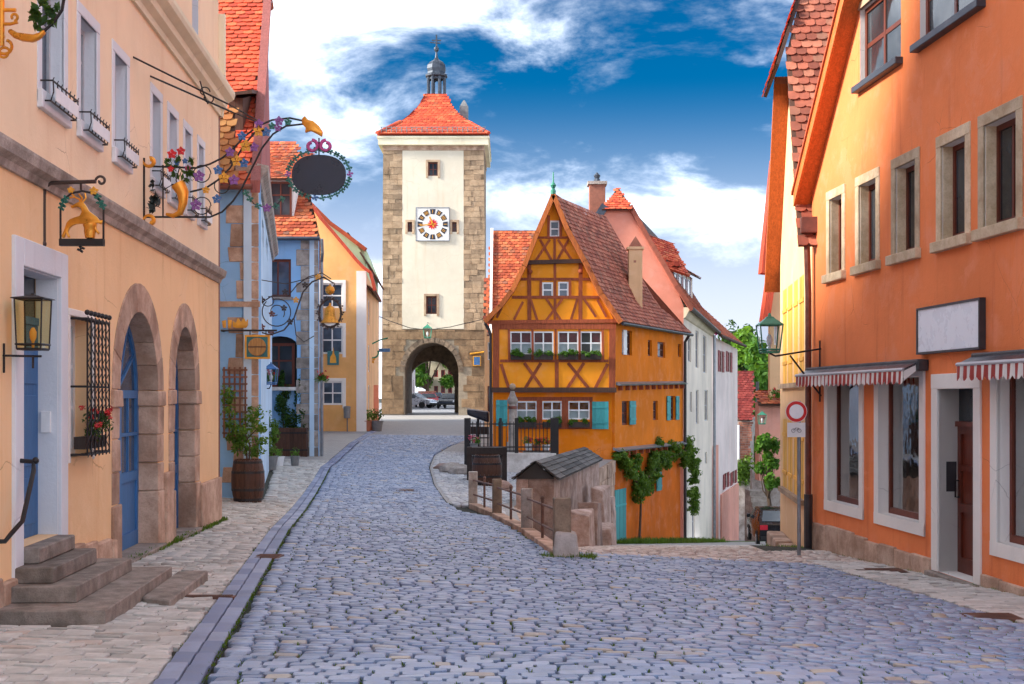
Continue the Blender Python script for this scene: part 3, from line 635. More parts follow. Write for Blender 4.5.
# hidden sides and roof of the house, they shade the street
b = MB(WLF); b.box(4, U_END, -9, -.43, base(12)-.5, ZU0); b.build('rear_walls', 'peach_pale', lh)
b = MB(WLF); b.add([(3.9, .1, 8.28), (U_END+.1, .1, 8.28), (U_END-1.5, -4.5, 11.9), (3.9, -4.5, 11.9), (3.9, -9.2, 8.28), (U_END+.1, -9.2, 8.28)], [(0, 1, 2, 3), (3, 2, 5, 4), (1, 5, 2), (0, 3, 4), (0, 4, 5, 1)]); b.build('roof', 'tile', lh)
b = MB(WLF); b.add([(19.4, .1, 8.2), (14.6, .1, 15.9), (6.4, .1, 8.2), (14.6, -6, 15.9), (19.4, -.5, 8.2), (6.4, -.5, 8.2), (14.6, -6, 10.8)], [(0, 1, 3, 4), (1, 2, 5, 3), (3, 6, 4), (3, 5, 6)]); b.build('shadow_gable_roof', 'tile', lh, fix=False)  # unseen roof of the gable added for its shadow on the orange house
b = MB(WLF); b.prism([(U_END+.02, -1), (27.2, -1), (27.2, 9.5), (U_END+.02, 9.5)], -9, -2.2); b.build('sun_blocker', 'peach_pale', lh)  # added block out of view, stops sun falling through the gap onto the street
MB(WLF).tube([(U_END+.05, -.02, 6.4), (U_END+.05, -.02, base(21)+.2)], .035, 8).build('downpipe', 'copper_brown', lh)
# door with plaster frame
d0, d1, dz0, dz1 = door
fb = MB(WLF); fb.box(d0-.22, d0, -.02, .035, dz0-.62, dz1+.24); fb.box(d1, d1+.22, -.02, .035, dz0-.62, dz1+.24); fb.box(d0, d1, -.02, .037, dz1, dz1+.24)
fb.build('door_surround', 'trim_blue', lh, bevel=.008)
rv = MB(WLF); rv.box(d1-.012, d1, -.2, -.001, dz0, dz1); rv.box(d0, d0+.012, -.2, -.001, dz0, dz1); rv.box(d0+.012, d1-.012, -.2, -.001, dz1-.012, dz1); rv.build('door_reveal', 'trim_blue', lh)
dl = MB(WLF); dl.box(d0, d1, -.24, -.18, dz0, dz1-.45)
for i in (0, 1):
    for z0, z1 in ((.12, .55), (.65, 1.3), (1.4, dz1-dz0-.6)):
        u = d0+.1+i*(d1-d0-.12)/2; dl.box(u, u+(d1-d0)/2-.14, -.18, -.165, dz0+z0, dz0+z1)
dd = dl.build('door', 'door_blue', lh, bevel=.006)
MB(WLF).box(d0, d1, -.24, -.17, dz1-.45, dz1-.38).build('transom', 'door_blue', lh)
MB(WLF).box(d0, d1, -.22, -.21, dz1-.38, dz1).build('fanlight', 'pane', lh)
MB(WLF).tube([(d0+.12, -.16, dz0+.95), (d0+.12, -.1, dz0+.95), (d0+.24, -.1, dz0+.95)], .012, 6).build('handle', 'iron', dd)
MB(WLF).box(d1-.04, d1-.011, -.15, -.06, dz0+.95, dz0+1.15).build('intercom', 'white_paint', lh, bevel=.004)
# barred window with a geranium box
g0, g1, gz0, gz1 = gw
window(WLF, lh, g0, g1, gz0, gz1, -.22, .07, 'white_paint', 2, 3, 'pane', name='barred_window')
surround(WLF, lh, g0-.07, g1+.07, gz0-.05, gz1+.07, .07, 'white_trim', .012, sill=False)
b = MB(WLF); V0 = .17
for i in range(7):
    u = g0-.02+(g1-g0+.04)*i/6
    b.tube([(u, .0, gz1-.02), (u, V0, gz1-.03), (u, V0, gz0+.03), (u, 0, gz0+.02)], .009, 5)
    b.ball((u, V0, gz1+.03), .028, 6, 4)
for k in range(9):
    z = gz0+(gz1-gz0)*(k+.5)/9
    for i in range(6):
        u = g0-.02+(g1-g0+.04)*(i+.5)/6; w = (g1-g0)/12
        b.tube([(u-w, V0+.004, z-.07), (u, V0+.02, z), (u+w, V0+.004, z+.07)], .006, 4); b.tube([(u-w, V0+.004, z+.07), (u, V0+.014, z), (u+w, V0+.004, z-.07)], .006, 4)
for z in (gz0+.03, gz1-.03, (gz0+gz1)/2): b.tube([(g0-.02, 0, z), (g0-.02, V0, z), (g1+.02, V0, z), (g1+.02, 0, z)], .012, 5)
b.build('window_grille', 'iron', lh)
fbx = thing('flower_box', 'red geraniums in a box inside the black window grille', 'flowers', tuple(WLF.pt((g0+g1)/2, .2, gz0+.2)))
MB(WLF).box(g0+.02, g1-.02, .03, .14, gz0+.08, gz0+.2).build('planter', 'box_dark', fbx)
bl = [(tuple(WLF.pt(R(g0, g1), R(.06, .2), gz0+R(.15, .42))), (.09, .09, .09), 60) for _ in range(9)]
foliage('leaves', 'leaf_dark', fbx, bl, .022); foliage('blossoms', 'red_flower', fbx, [(tuple(WLF.pt(R(g0-.02, g1+.05), R(.1, .26), gz0+R(.3, .5))), (.035, .035, .03), 26) for _ in range(12)], .016, 'stuff')
# stone archways
def archway(A, ur, outer_top, nv, deep):
    u0, u1, z0, zs, zt = A; um = (u0+u1)/2; w = (u1-u0)/2; t = ur; n = nv
    for i in range(n):
        q0, q1 = math.pi*i/n, math.pi*(i+1)/n; rr = [(1, 1, 0), (1+t/w, (outer_top-zs)/(zt-zs), .0)]
        pol = []
        for q in (q0+.004, (q0+q1)/2, q1-.004): pol.append((um+w*math.cos(q), zs+(zt-zs)*math.sin(q)))
        for q in (q1-.004, (q0+q1)/2, q0+.004): pol.append((um+(w+t)*math.cos(q), zs+(outer_top-zs)*math.sin(q)))
        b = MB(WLF); b.prism(pol, -deep, .014+R(0, .008)); b.c = random.random(); b.build('voussoir', 'rosestone', lh, bevel=.006)
    for sgn, ue in ((-1, u0), (1, u1)):
        a, c = (ue-t, ue) if sgn < 0 else (ue, ue+t)
        quoin(lh, WLF, a-.03, c+.03, -deep, .04, zs-.2, zs-.003, 'rosestone', 'impost')
        z = base(um)+.3; h = (zs-.2-z-.75)/3
        for k in range(3): quoin(lh, WLF, a, c, -deep, .012+R(0, .008), z+.75+h*k+.004, z+.75+h*(k+1)-.004, 'rosestone')
        quoin(lh, WLF, a-.02, c+.02, -deep-.02, .032, z-.3, z+.745, 'rosestone', 'pier_base')
    # blue double door with glazed upper leaves
    v = -deep+.02; b = MB(WLF); b.prism(arch_poly(u0, u1, z0+.1, zs, zt), v-.04, v); do = b.build('door', 'interior', lh)
    b = MB(WLF); fw = .09
    for a, c in ((u0, um-.004), (um+.004, u1)):
        b.box(a, a+fw, v, v+.05, z0+.12, zs); b.box(c-fw, c, v, v+.05, z0+.12, zs)
        for z, h in ((z0+.12, .2), (z0+.95, .12), (zs-.1, .1), ((z0+.95+zs)/2, .04)): b.box(a+fw, c-fw, v+.002, v+.048, z, z+h)
        b.box(a+fw, c-fw, v, v+.025, z0+.32, z0+.95); b.box((a+c)/2-.02, (a+c)/2+.02, v+.004, v+.04, z0+1.07, zs-.1)
    for k in range(1, 6):
        q = math.pi*k/6; b.beam((um, zs+.02), (um+w*.97*math.cos(q), zs+(zt-zs)*.97*math.sin(q)), .035, v, v+.04)
    pl = [(um+w*math.cos(math.pi*i/14), zs+(zt-zs)*math.sin(math.pi*i/14)) for i in range(15)]
    for p, q in zip(pl, pl[1:]): b.beam(p, q, .16, v, v+.045)
    b.build('door_leaf', 'door_blue', do)
    b = MB(WLF); b.prism(arch_poly(u0+.03, u1-.03, z0+1.05, zs, zt-.03), v+.006, v+.014); b.build('pane', 'pane_blue', do)
    MB(WLF).box(u0-.02, u1+.02, -deep-.02, .12, z0-.05, z0+.12+.02).build('threshold', 'stepstone', lh, bevel=.01)
archway(A1, WLF.px(162.5, 0)[0]-a1[1], WLF.px(138, 283)[1], 9, .30)
archway(A2, WLF.px(199, 0)[0]-a2[1], WLF.px(184, 303)[1], 9, .30)
# plinth blocks between the door and the first arch, and at the far corner
u = d1+.24
while u < a1[0]-.35:
    e = min(u+R(.35, .6), a1[0]-.34); zt = dz0-.1+R(-.04, .06)-(u-d1)*.12
    quoin(lh, WLF, u+.004, e-.004, -.05, .05+R(0, .02), base(u), zt, 'rosestone', 'plinth_stone'); u = e
for k, (ua, ub) in enumerate(((a1[1]+.36, a2[0]-.3), (a2[1]+.3, U_END))):
    if ub-ua > .1: quoin(lh, WLF, ua, ub, -.05, .06, base(ub), base(ub)+.35+(.72 if k else .95), 'rosestone', 'plinth_stone', .02)
u = 4.2
while u < d0-.3: quoin(lh, WLF, u, u+.78, -.05, .05, base(u), base(u)+.35+.3+R(-.03, .03), 'rosestone', 'plinth_stone'); u += .79
# ------------------------------------------------------------------ stone steps at the blue door
gs0 = float(gm(-3.6, 11)); H = (dz0-gs0)/4
ss = thing('stone_steps', 'worn stone steps rising to the blue door of the peach house', 'steps', (-3.6, 11, gs0))
def step(u0, u1, v1, k, sk=0.0):
    b = MB(WLF); j = lambda: R(-.008, .008); zz0 = gs0-.12 if k == 0 else gs0+H*k-.008; z1 = gs0+H*(k+1)-.01
    b.hexa([(u0, -.02, zz0), (u1, -.02, zz0), (u1+sk, v1, zz0), (u0-sk, v1, zz0), (u0+j(), -.02, z1), (u1+j(), -.02, z1+j()), (u1+sk+j(), v1+j(), z1+j()), (u0-sk+j(), v1+j(), z1+j())])
    b.c = random.random(); b.build('step', 'stepstone', ss, bevel=.008)
c0, c1 = d0, d1
step(c0-.78, c1+.75, .90, 0); step(c0-.40, c1+.45, .58, 1); step(c0-.22, c1+.08, .34, 2)
MB(WLF).box(c0+.003, c1-.003, -.31, .16, gs0+H*3-.006, gs0+H*4-.004).build('step', 'stepstone', ss, bevel=.012)
b = MB(WLF); b.hexa([(c0+.5, .91, gs0-.1), (c1+1.0, .91, gs0-.1), (c1+1.1, 1.2, gs0-.1), (c0+.3, 1.2, gs0-.1), (c0+.5, .91, gs0+.035), (c1+1.0, .91, gs0+.045), (c1+1.1, 1.2, gs0+.04), (c0+.3, 1.2, gs0+.03)]); b.build('slab', 'stepstone', ss, bevel=.012)
hr = MB(WLF); hr.tube([(c0-.1, .02, gs0+1.28), (c0-.1, .14, gs0+1.27), (c0-.15, .16, gs0+1.2), (c0-.42, .15, gs0+.8), (c0-.6, .12, gs0+.72), (c0-.64, .08, gs0+.66), (c0-.66, .0, gs0+.66)], .02, 7)
hr.ball((c0-.1, .16, gs0+1.28), .03, 8, 5); hro = hr.build('handrail', 'iron', None, smooth=True); tag(hro, 'black wrought iron handrail on the wall beside the stone steps', 'handrail')
# ------------------------------------------------------------------ lantern at the door
def wall_lantern(name, label, c, s, bracket, gmat='lampglass', body='iron', group=None, tall=1.15, w0=.36, lid=1.5, lh_=1.0):
    """four sided lantern, c = centre of its base, s = width"""
    th = thing(name, label, 'lantern', tuple(c), group); c = Vector(c); w0 = s*w0; w1 = s*.48; h = s*tall
    b = MB()
    for sx, sy in ((-1, -1), (1, -1), (1, 1), (-1, 1)):
        b.tube([c+Vector((sx*w0, sy*w0, 0)), c+Vector((sx*w1, sy*w1, h))], s*.03, 4)
    for w, z in ((w0, 0), (w1, h), (w0*1.08, h*.09)):
        b.tube([c+Vector((a*w, q*w, z)) for a, q in ((-1, -1), (1, -1), (1, 1), (-1, 1))], s*.032, 4, closed=True)
    b.box(c.x-w0, c.x+w0, c.y-w0, c.y+w0, c.z-s*.05, c.z)
    b.build('frame', body, th)
    b = MB(); b.lathe([(w1*lid, h), (w1*lid*.95, h+s*.04), (w1*.55, h+s*.28*lh_), (w1*.45, h+s*.34*lh_), (w1*.2, h+s*.38*lh_), (w1*.12, h+s*.5*lh_), (.01, h+s*.52*lh_)], tuple(c), 4, math.pi/4); b.build('lid', body if body != 'iron' else 'iron', th)
    for i, (a, q) in enumerate((((-1, -1), (1, -1)), ((1, -1), (1, 1)), ((1, 1), (-1, 1)), ((-1, 1), (-1, -1)))):
        b = MB(); b.add([tuple(c+Vector((a[0]*w0, a[1]*w0, 0))), tuple(c+Vector((q[0]*w0, q[1]*w0, 0))), tuple(c+Vector((q[0]*w1, q[1]*w1, h))), tuple(c+Vector((a[0]*w1, a[1]*w1, h)))], [(0, 1, 2, 3)]); b.build('pane', gmat, th)
    b = MB(); b.lathe([(s*.05, 0), (s*.05, s*.25), (s*.12, s*.4), (s*.13, s*.6), (s*.05, s*.75)], tuple(c), 8); b.build('bulb', 'lamp_amber' if gmat == 'lampglass' else 'white_paint', th, smooth=True)
    b = MB()
    for p in bracket: b.tube(p, s*.04, 6)
    b.build('bracket', 'iron', th); return th
lc = P(33, 349, 10.75); wp = Vector(WLF.pt(10.62, 0, lc.z-.06))
wall_lantern('wall_lantern', 'black square wall lantern with amber glass at the blue door', lc, .235,
             [[wp, wp+Vector((.05, 0, 0)), lc+Vector((0, 0, -.06)), lc+Vector((.07, 0, -.06))], [lc+Vector((0, 0, -.05)), lc+Vector((0, 0, -.16))], [wp+Vector((0.01, 0, -.14)), wp+Vector((.01, 0, .1))]], tall=1.75, w0=.42, lid=1.75, lh_=.42)
# ------------------------------------------------------------------ wrought iron signs (each hangs in a plane square to its wall)
class Plane:     # picture-like plane facing the street's length, u across, v towards the viewer
    def __init__(s, Y): s.Y = Y
    def pt(s, u, v, z): return Vector((u, s.Y-v, z))
    def __call__(s, x, y, v=0.0): p = P(x, y, s.Y); return (p.x, p.y-v, p.z)
    def uz(s, x, y): p = P(x, y, s.Y); return (p.x, p.z)
def spiral(pl, x, y, r0, r1, a0, a1, n=18, v=0):
    return [pl(x+(r0+(r1-r0)*i/n)*math.cos(a0+(a1-a0)*i/n), y-(r0+(r1-r0)*i/n)*math.sin(a0+(a1-a0)*i/n), v) for i in range(n+1)]
def pxpoly(pl, pts): return [pl.uz(x, y) for x, y in pts]
def flower(parent, pl, x, y, r, mt, name='flower', n=5):
    b = MB(pl); c = pl.uz(x, y); k = r*pl.Y/F
    for i in range(n):
        q = 2*math.pi*i/n+.3; m = (c[0]+math.cos(q)*k*.6, c[1]+math.sin(q)*k*.6); d = Vector((math.cos(q), math.sin(q))); e = Vector((-d.y, d.x))
        b.prism([tuple(Vector(c)+d*k*.1), tuple(Vector(c)+d*k*.6+e*k*.38), tuple(Vector(c)+d*k*1.05), tuple(Vector(c)+d*k*.6-e*k*.38)], -.012, .012)
    b.ball((c[0], .008, c[1]), k*.28, 6, 4); b.build(name, mt, parent)
def blob(parent, pl, pts, mt, name, t=.03, bev=.012):
    b = MB(pl); b.prism(pxpoly(pl, pts), -t, t); return b.build(name, mt, parent, bevel=bev, smooth=True)
# golden deer sign
pl = Plane(11.72); dsg = thing('hanging_sign', 'hanging iron sign with a leaping golden deer above the blue door', 'sign', tuple(WLF.pt(11.72, 0, 3.4)))
b = MB(); b.tube([pl(44, 244), pl(44, 196), pl(45, 187), pl(51, 183), pl(62, 182.5), pl(96, 181.5)], .018, 7); b.tube(spiral(pl, 101, 181, 5.5, 1.5, math.pi*.95, -math.pi*1.1), .012, 6); b.ball(pl(43, 244), .035, 8, 5); b.ball(pl(44, 190), .025, 8, 5)
b.tube([pl(81, 182), pl(81, 190)], .01, 5); b.build('bracket', 'bronze', dsg, smooth=True)
b = MB(); b.tube([pl(60.5, 245), pl(60.5, 208), pl(64, 199), pl(72, 193), pl(82, 191), pl(92, 193), pl(100, 200), pl(103.5, 208), pl(103.5, 245)], .01, 6); b.build('hoop', 'iron', dsg)
MB(pl).box(pl.uz(60, 0)[0], pl.uz(104, 0)[0], -.03, .03, pl.uz(0, 246)[1], pl.uz(0, 239)[1]).build('base_bar', 'iron', dsg)
blob(dsg, pl, [(63, 238), (62, 236), (65, 229), (67, 223), (70, 219.5), (75, 217.5), (80, 216), (82, 212), (81, 208), (77, 207), (72, 208.5), (71, 206.5), (76, 203.5), (80, 201.5), (84, 203), (87, 207), (89, 211), (93, 214), (97, 217), (100, 221), (102.5, 220), (103, 222), (101, 224.5), (98, 223), (96, 224), (97, 229), (100, 233), (98.5, 234.5), (95, 230.5), (92.5, 226), (87, 224.5), (82, 224), (77, 224), (73, 225.5), (70, 228), (68, 232), (70.5, 237), (68.5, 238), (66, 232.5), (65, 237.5)], 'gold', 'deer', .016, .004)
b = MB(); [b.tube([pl(*q) for q in p], .008, 5) for p in (((81, 203), (79, 199), (74, 197), (69, 198)), ((81, 203), (82, 198), (79, 194)), ((82, 203), (86, 198), (85, 193)), ((75, 197), (72, 194)))]; b.build('antlers', 'gold', dsg)
b = MB(pl); c = pl.uz(90, 232); k = pl.Y/F; b.lathe([(.01, -7*k), (5*k, -6*k), (6*k, 0), (6*k, 4*k), (7*k, 6*k), (7*k, 8*k)], (c[0], 0, c[1]), 10); b.build('shield', 'gold', dsg, smooth=True)
for x, y in ((63, 203), (66, 199), (100, 202), (103, 206), (62, 207), (98, 197)): flower(dsg, pl, x, y, 4, 'leaf_teal', 'leaf', 4)
flower(dsg, pl, 94, 191, 4.5, 'gold_paint', 'rosette'); flower(dsg, pl, 71, 190, 3.5, 'gold_paint', 'rosette'); flower(dsg, pl, 81, 249, 4, 'iron', 'rosette', 4)
# horn sign at the picture's top corner
pl = Plane(10.4); hsg = thing('hanging_sign', 'hanging iron sign with a golden horn near the roof of the peach house', 'sign', tuple(WLF.pt(10.4, 0, 4.6)))
blob(hsg, pl, [(8, 32), (14, 38), (22, 41), (32, 42), (40, 39), (46, 32), (44, 30), (40, 33), (34, 35), (26, 34), (18, 33), (11, 29)], 'gold', 'horn', .03, .012)
b = MB(); b.tube([pl(2, -12), pl(2, 46)], .02, 7); b.tube(spiral(pl, 5, 46, 10, 6, math.pi*.5, math.pi*2.4), .013, 6); b.tube([pl(-8, 10), pl(16, 10)], .016, 6); b.tube([pl(-14, 24), pl(10, 24), pl(18, 22)], .014, 6); b.tube(spiral(pl, 14, 17, 4, 2, -1.5, 4), .012, 6); b.tube(spiral(pl, 4, 53, 6, 4, 0, 6.2), .011, 6); b.build('scrolls', 'gold', hsg, smooth=True)
b = MB(); b.tube([pl(44, 31), pl(54, 22), pl(62, 10), pl(65, -8)], .014, 6); b.tube([pl(-30, -14), pl(65, -10)], .016, 6); b.build('bracket', 'iron', hsg)
V, Fq, r = leaves_np([(pl(R(32, 56), R(2, 26)), (.03, .02, .03), 6) for _ in range(16)], .045); mesh_np('leaves', V, Fq, r, 'leaf_dark', hsg)
# the long cornucopia sign with the dark oval board
pl = Plane(15.75); k = pl.Y/F; csg = thing('hanging_sign', 'long ornate iron sign with golden cornucopia, coloured flowers and a dark oval board', 'sign', tuple(WLF.pt(15.75, 0, 4.2)))
b = MB()
b.tube([pl(144, 158), pl(144, 222)], .014, 6); b.tube([pl(163, 165), pl(163, 217)], .01, 6); b.tube([pl(144, 166), pl(196, 168), pl(210, 164), pl(222, 158), pl(232, 150), pl(245, 136), pl(258, 126), pl(272, 120), pl(290, 118), pl(304, 121)], .012, 6)
b.tube([pl(144, 217), pl(210, 217), pl(222, 212), pl(233, 201), pl(243, 186), pl(252, 168), pl(262, 148), pl(273, 134), pl(286, 126), pl(303, 124)], .012, 6)
b.tube([pl(190, 192), pl(206, 188), pl(218, 180), pl(230, 168), pl(244, 145), pl(258, 129)], .012, 6)
for x, y, r in ((202, 174, 9), (202, 206, 9), (222, 186, 8)): b.tube(spiral(pl, x, y, r, r*.9, 0, 6.28), .007, 5)
b.tube([pl(180, 166), pl(176, 180), pl(182, 196), pl(178, 217)], .007, 5); b.tube([pl(163, 190), pl(172, 185), pl(180, 194)], .007, 5)
b.tube([pl(319, 138), pl(319, 156)], .009, 6); b.build('bracket', 'iron', csg)
for y, a in ((161, 1), (221, -1)):
    b = MB(); b.tube(spiral(pl, 150, y, 7, 2, math.pi, math.pi+a*4.6), [.016+.02*i/18 for i in range(19)], 7); b.build('gold_scroll', 'gold', csg, smooth=True)
b = MB(); b.tube([pl(166, 214), pl(173, 216), pl(180, 213), pl(183, 203), pl(183, 193), pl(178, 184)], [.018, .03, .04, .055, .075, .09], 10); b.build('cornucopia', 'gold', csg, smooth=True)
V, Fq, r = leaves_np([(pl(R(150, 158), R(170, 214)), (.035, .015, .04), 4) for _ in range(11)], .05); mesh_np('leaves', V, Fq, r, 'leaf_black', csg)
V, Fq, r = leaves_np([(pl(R(168, 193), R(158, 188)), (.05, .03, .05), 6) for _ in range(18)], .04); mesh_np('bouquet_leaves', V, Fq, r, 'leaf_dark', csg)
for x, y, r, mt in ((172, 154, 5, 'red_flower'), (181, 151, 4.5, 'red_flower'), (171, 169, 3.5, 'red_flower'), (188, 168, 3.2, 'pink_flower'), (177, 163, 3, 'sign_blue'), (185, 161, 3, 'sign_blue'), (199, 176, 6, 'purple'), (196, 205, 6, 'purple'), (218, 170, 5, 'sign_blue'), (217, 199, 5, 'sign_blue'), (206, 190, 4, 'gold_paint'), (224, 178, 6, 'gold_paint'), (234, 180, 5.5, 'purple'), (237, 161, 6, 'gold_paint'), (244, 163, 5, 'sign_blue'), (230, 152, 5, 'purple'), (246, 146, 6.5, 'gold_paint'), (242, 136, 5, 'sign_blue'), (254, 147, 5, 'purple'), (259, 131, 6, 'gold_paint'), (266, 132, 5, 'sign_blue'), (259, 124, 5, 'purple'), (279, 121, 5, 'purple'), (272, 126, 4, 'leaf_teal'), (288, 122, 4, 'leaf_teal'), (278, 128, 4, 'purple')): flower(csg, pl, x, y, r, mt)
blob(csg, pl, [(302, 119), (305, 116), (308, 120), (313, 121), (319, 126), (323, 132), (322, 137), (317, 134), (311, 131), (305, 133), (306, 128), (302, 124)], 'gold', 'dolphin', .025, .01)
for sx in (-1, 1): b = MB(); b.tube(spiral(pl, 319+sx*7, 146, 6, 3.5, math.pi/2, math.pi/2+sx*6.2), .022, 6); b.build('bow', 'magenta', csg)
b = MB(); b.tube([pl(319+31*math.cos(q), 174-24*math.sin(q)) for q in np.linspace(0, 6.28, 40)[:-1]], .007, 5, closed=True); b.tube([pl(282, 199), pl(276, 206), pl(266, 208), pl(254, 204), pl(246, 193)], .007, 5); b.build('wreath_hoop', 'iron', csg)
for i in range(26):
    q = 6.283*i/26; flower(csg, pl, 319+31*math.cos(q), 174-24*math.sin(q), 3.4, 'purple' if i in (0, 13) else 'sign_blue' if i == 19 else 'leaf_teal', 'leaf', 4)
for x, y in ((282, 199), (276, 206), (258, 206), (250, 199), (246, 193)): flower(csg, pl, x, y, 3.6, 'leaf_teal', 'leaf', 4)
flower(csg, pl, 267, 208, 4.5, 'purple')
oc = pl.uz(319, 175); b = MB(pl); b.prism([(oc[0]+27*k*math.copysign(abs(math.cos(q))**.85, math.cos(q)), oc[1]+20*k*math.copysign(abs(math.sin(q))**.85, math.sin(q))) for q in np.linspace(0, 6.283, 41)[:-1]], -.02, .02); b.build('oval_board', 'navy', csg, bevel=.005)
# stay rods above it
b = MB(); w1 = WLF.pt(*(WLF.px(133, 57)[0], 0, WLF.px(133, 57)[1])); w2 = WLF.pt(*(WLF.px(150, 76)[0], 0, WLF.px(150, 76)[1]))
b.tube([w1, P(228, 104, 16.3)], .012, 6); b.tube([w2, P(232, 112, 16.3)], .012, 6); b.tube([P(200, 81, 16.2), P(203, 92, 16.2), P(208, 104, 16.2)], .009, 5); b.tube([P(228, 104, 16.3), P(262, 123, 15.75)], .009, 5); b.tube([P(232, 112, 16.3), P(262, 124, 15.75)], .009, 5)
pl2 = Plane(16.2); b.tube(spiral(pl2, 204, 92, 6, 2, 0, 5), .008, 5); b.tube(spiral(pl2, 210, 98, 6, 2, 3, 8), .008, 5)
st_ = b.build('stay_rods', 'iron', csg)
# ------------------------------------------------------------------ drain grating and manhole covers
def cover(name, label, x, y, w, h, round_=False):
    p = solve(x, y, gm); b = MB()
    if round_: b.lathe([(w/2, -.02), (w/2, .012), (w/2-.03, .014), (w/2-.04, .006), (.01, .006)], tuple(p), 24)
    else:
        b.box(p.x-w/2, p.x+w/2, p.y-h/2, p.y+h/2, p.z-.02, p.z+.008)
        for i in range(9): b.box(p.x-w/2+.03, p.x+w/2-.03, p.y-h/2+h*(i+.3)/9, p.y-h/2+h*(i+.6)/9, p.z+.008, p.z+.016)
    return tag(b.build(name, 'rust', None), label, 'manhole cover')
cover('manhole_cover', 'round iron manhole cover in the cobbles in mid street', 402, 490, .62, .6, True)
cover('drain_grate', 'rusty rectangular drain cover in the gutter by the pale pavement', 268, 557, .33, .4)
cover('manhole_cover', 'rusty iron cover set in the footpath below the shop windows', 880, 571, .7, .45)
cover('manhole_cover', 'rusty iron cover at the kerb of the footpath before the shop door', 990, 617, .55, .35)
cover('drain_channel', 'dark drain channel crossing the pavement beside the stone steps', 203, 597, .6, .1)
# ------------------------------------------------------------------ pale blue house with quoins (A)
def box_house(parent, pts, z0, z1, mt, name='rear_walls'):
    return MB().flat(pts, z0, z1).build(name, mt, parent)
YA = 27.5; fa = Frame((-9.5, YA), (1, 0), (0, -1)); ua = lambda x: P(x, 0, YA).x+9.5; za = lambda y: P(0, y, YA).z
cA = Vector((P(258, 0, YA).x, YA)); cA2 = Vector((P(272, 0, 43.5).x, 43.5))
gA = float(gm(-5.6, YA))
ha = thing('townhouse', 'pale blue house with pinkish corner stones behind the peach house', 'house', (cA.x, cA.y, gA))
wall(fa, rc(0, ua(258), gA-.3, za(178)), [], 'blue', ha)
fs = frame_xy(cA, cA2, (0, 35)); LA = (cA2-cA).length
slits = [fs.rect(x0, x1, y0, y1) for x0, x1, y0, y1 in ((262, 264, 222, 245), (266, 268, 240, 258))]
wall(fs, [(0, gA-.3), (LA, gA-.3), (LA, 6.5), (0, 6.4)], [rc(*q) for q in slits], 'blue_pale', ha, reveal=.12)
wall(fs, [(.15, 6.5), (LA, 6.5), (LA*.48, 13.7)], [], 'gable_red', ha, 'gable')
for q in slits: window(fs, ha, *q, v=-.1, fw=.05, mt='white_paint', nx=1, ny=2, each=False)
# irregular corner stones
z = gA-.1; i = 0
while z < za(182):
    h = R(.32, .52); w = (R(.62, .78) if i % 2 else R(.3, .42)); w = min(w, .8)
    if i % 3 == 2: w = R(.45, .6)
    b = MB(fa); u1 = ua(258)+.012; j = lambda: R(-.03, .03)
    b.prism([(u1-w+j(), z+.006+abs(j())*.3), (u1, z+.006), (u1, z+h-.006), (u1-w+j(), z+h-.006)], -.02, .022); b.c = random.random(); b.build('corner_stone', 'rosestone', ha, bevel=.01); z += h; i += 1
course(fa, ha, ua(219), ua(259)+.02, [(-.02, za(307)), (.05, za(307)), (.08, za(302)), (-.02, za(301))], 'rosestone', 'string_course')
course(fs, ha, -.02, LA, [(-.02, 6.3), (.06, 6.3), (.1, 6.42), (.2, 6.5), (.22, 6.62), (-.02, 6.66)], 'greystone')
yr = YA+7.6; e = lambda x, y, z: (x, y, z)
xr0 = cA.x+.06; RA = [(-11, YA-.35, 6.15), (xr0-.12, YA-.35, 6.15), (xr0-1.2, yr, 13.8), (-11, yr, 13.8)]
rA = roof(ha, RA, 'tile_bright', .24, .2); roof(ha, [(xr0-3.1, yr+8, 6.5), (-11, yr+8, 6.5), (-11, yr, 13.8), (xr0-1.2, yr, 13.8)], 'tile', .3, .3)
for k in range(0, 3): pass
p0 = Vector((xr0, YA-.4, 6.1)); p1 = Vector((xr0-1.15, yr, 13.95)); d = (p1-p0)
b = MB(); q_ = Vector((0, 0, .14)); b.hexa([p0+Vector((-.14, 0, -.12)), p0+Vector((.06, 0, -.12)), p1+Vector((.06, 0, -.12)), p1+Vector((-.14, 0, -.12)), p0+Vector((-.14, 0, .14)), p0+Vector((.06, 0, .14)), p1+Vector((.06, 0, .14)), p1+Vector((-.14, 0, .14))]); b.build('bargeboard', 'verge_pink', ha)
roof(ha, [P(214, 178, 26.95), P(235, 178, 26.95), P(235, 110, 28.1), P(214, 108, 28.1)], 'tile_moss', .22, .19, 'low_roof')
# small dormer on the near slope, old mossy strip beside it
dY = YA+1.1; dz = 6.15+(dY-(YA-.35))*7.65/7.95; dx0, dx1 = P(229, 0, dY).x, P(243, 0, dY).x
b = MB(); b.hexa([(dx0, dY, dz-.1), (dx1, dY, dz-.1), (dx1, dY+1.2, dz), (dx0, dY+1.2, dz), (dx0, dY, dz+.75), (dx1, dY, dz+.75), (dx1, dY+1.2, dz+1.1), (dx0, dY+1.2, dz+1.1)]); dm_ = b.build('dormer', 'timber_dark', ha)
b = MB(); b.hexa([(dx0-.1, dY-.25, dz+.74), (dx1+.25, dY-.25, dz+.8), (dx1+.1, dY+1.3, dz+1.15), (dx0-.1, dY+1.3, dz+1.1), (dx0-.1, dY-.25, dz+.8), (dx1+.25, dY-.25, dz+.88), (dx1+.1, dY+1.3, dz+1.22), (dx0-.1, dY+1.3, dz+1.17)]); b.build('dormer_roof', 'timber_dark', dm_)
MB().tube([(-11, YA-.42, 6.1), (xr0-.1, YA-.42, 6.1)], .06, 8).build('gutter', 'copper_brown', ha)
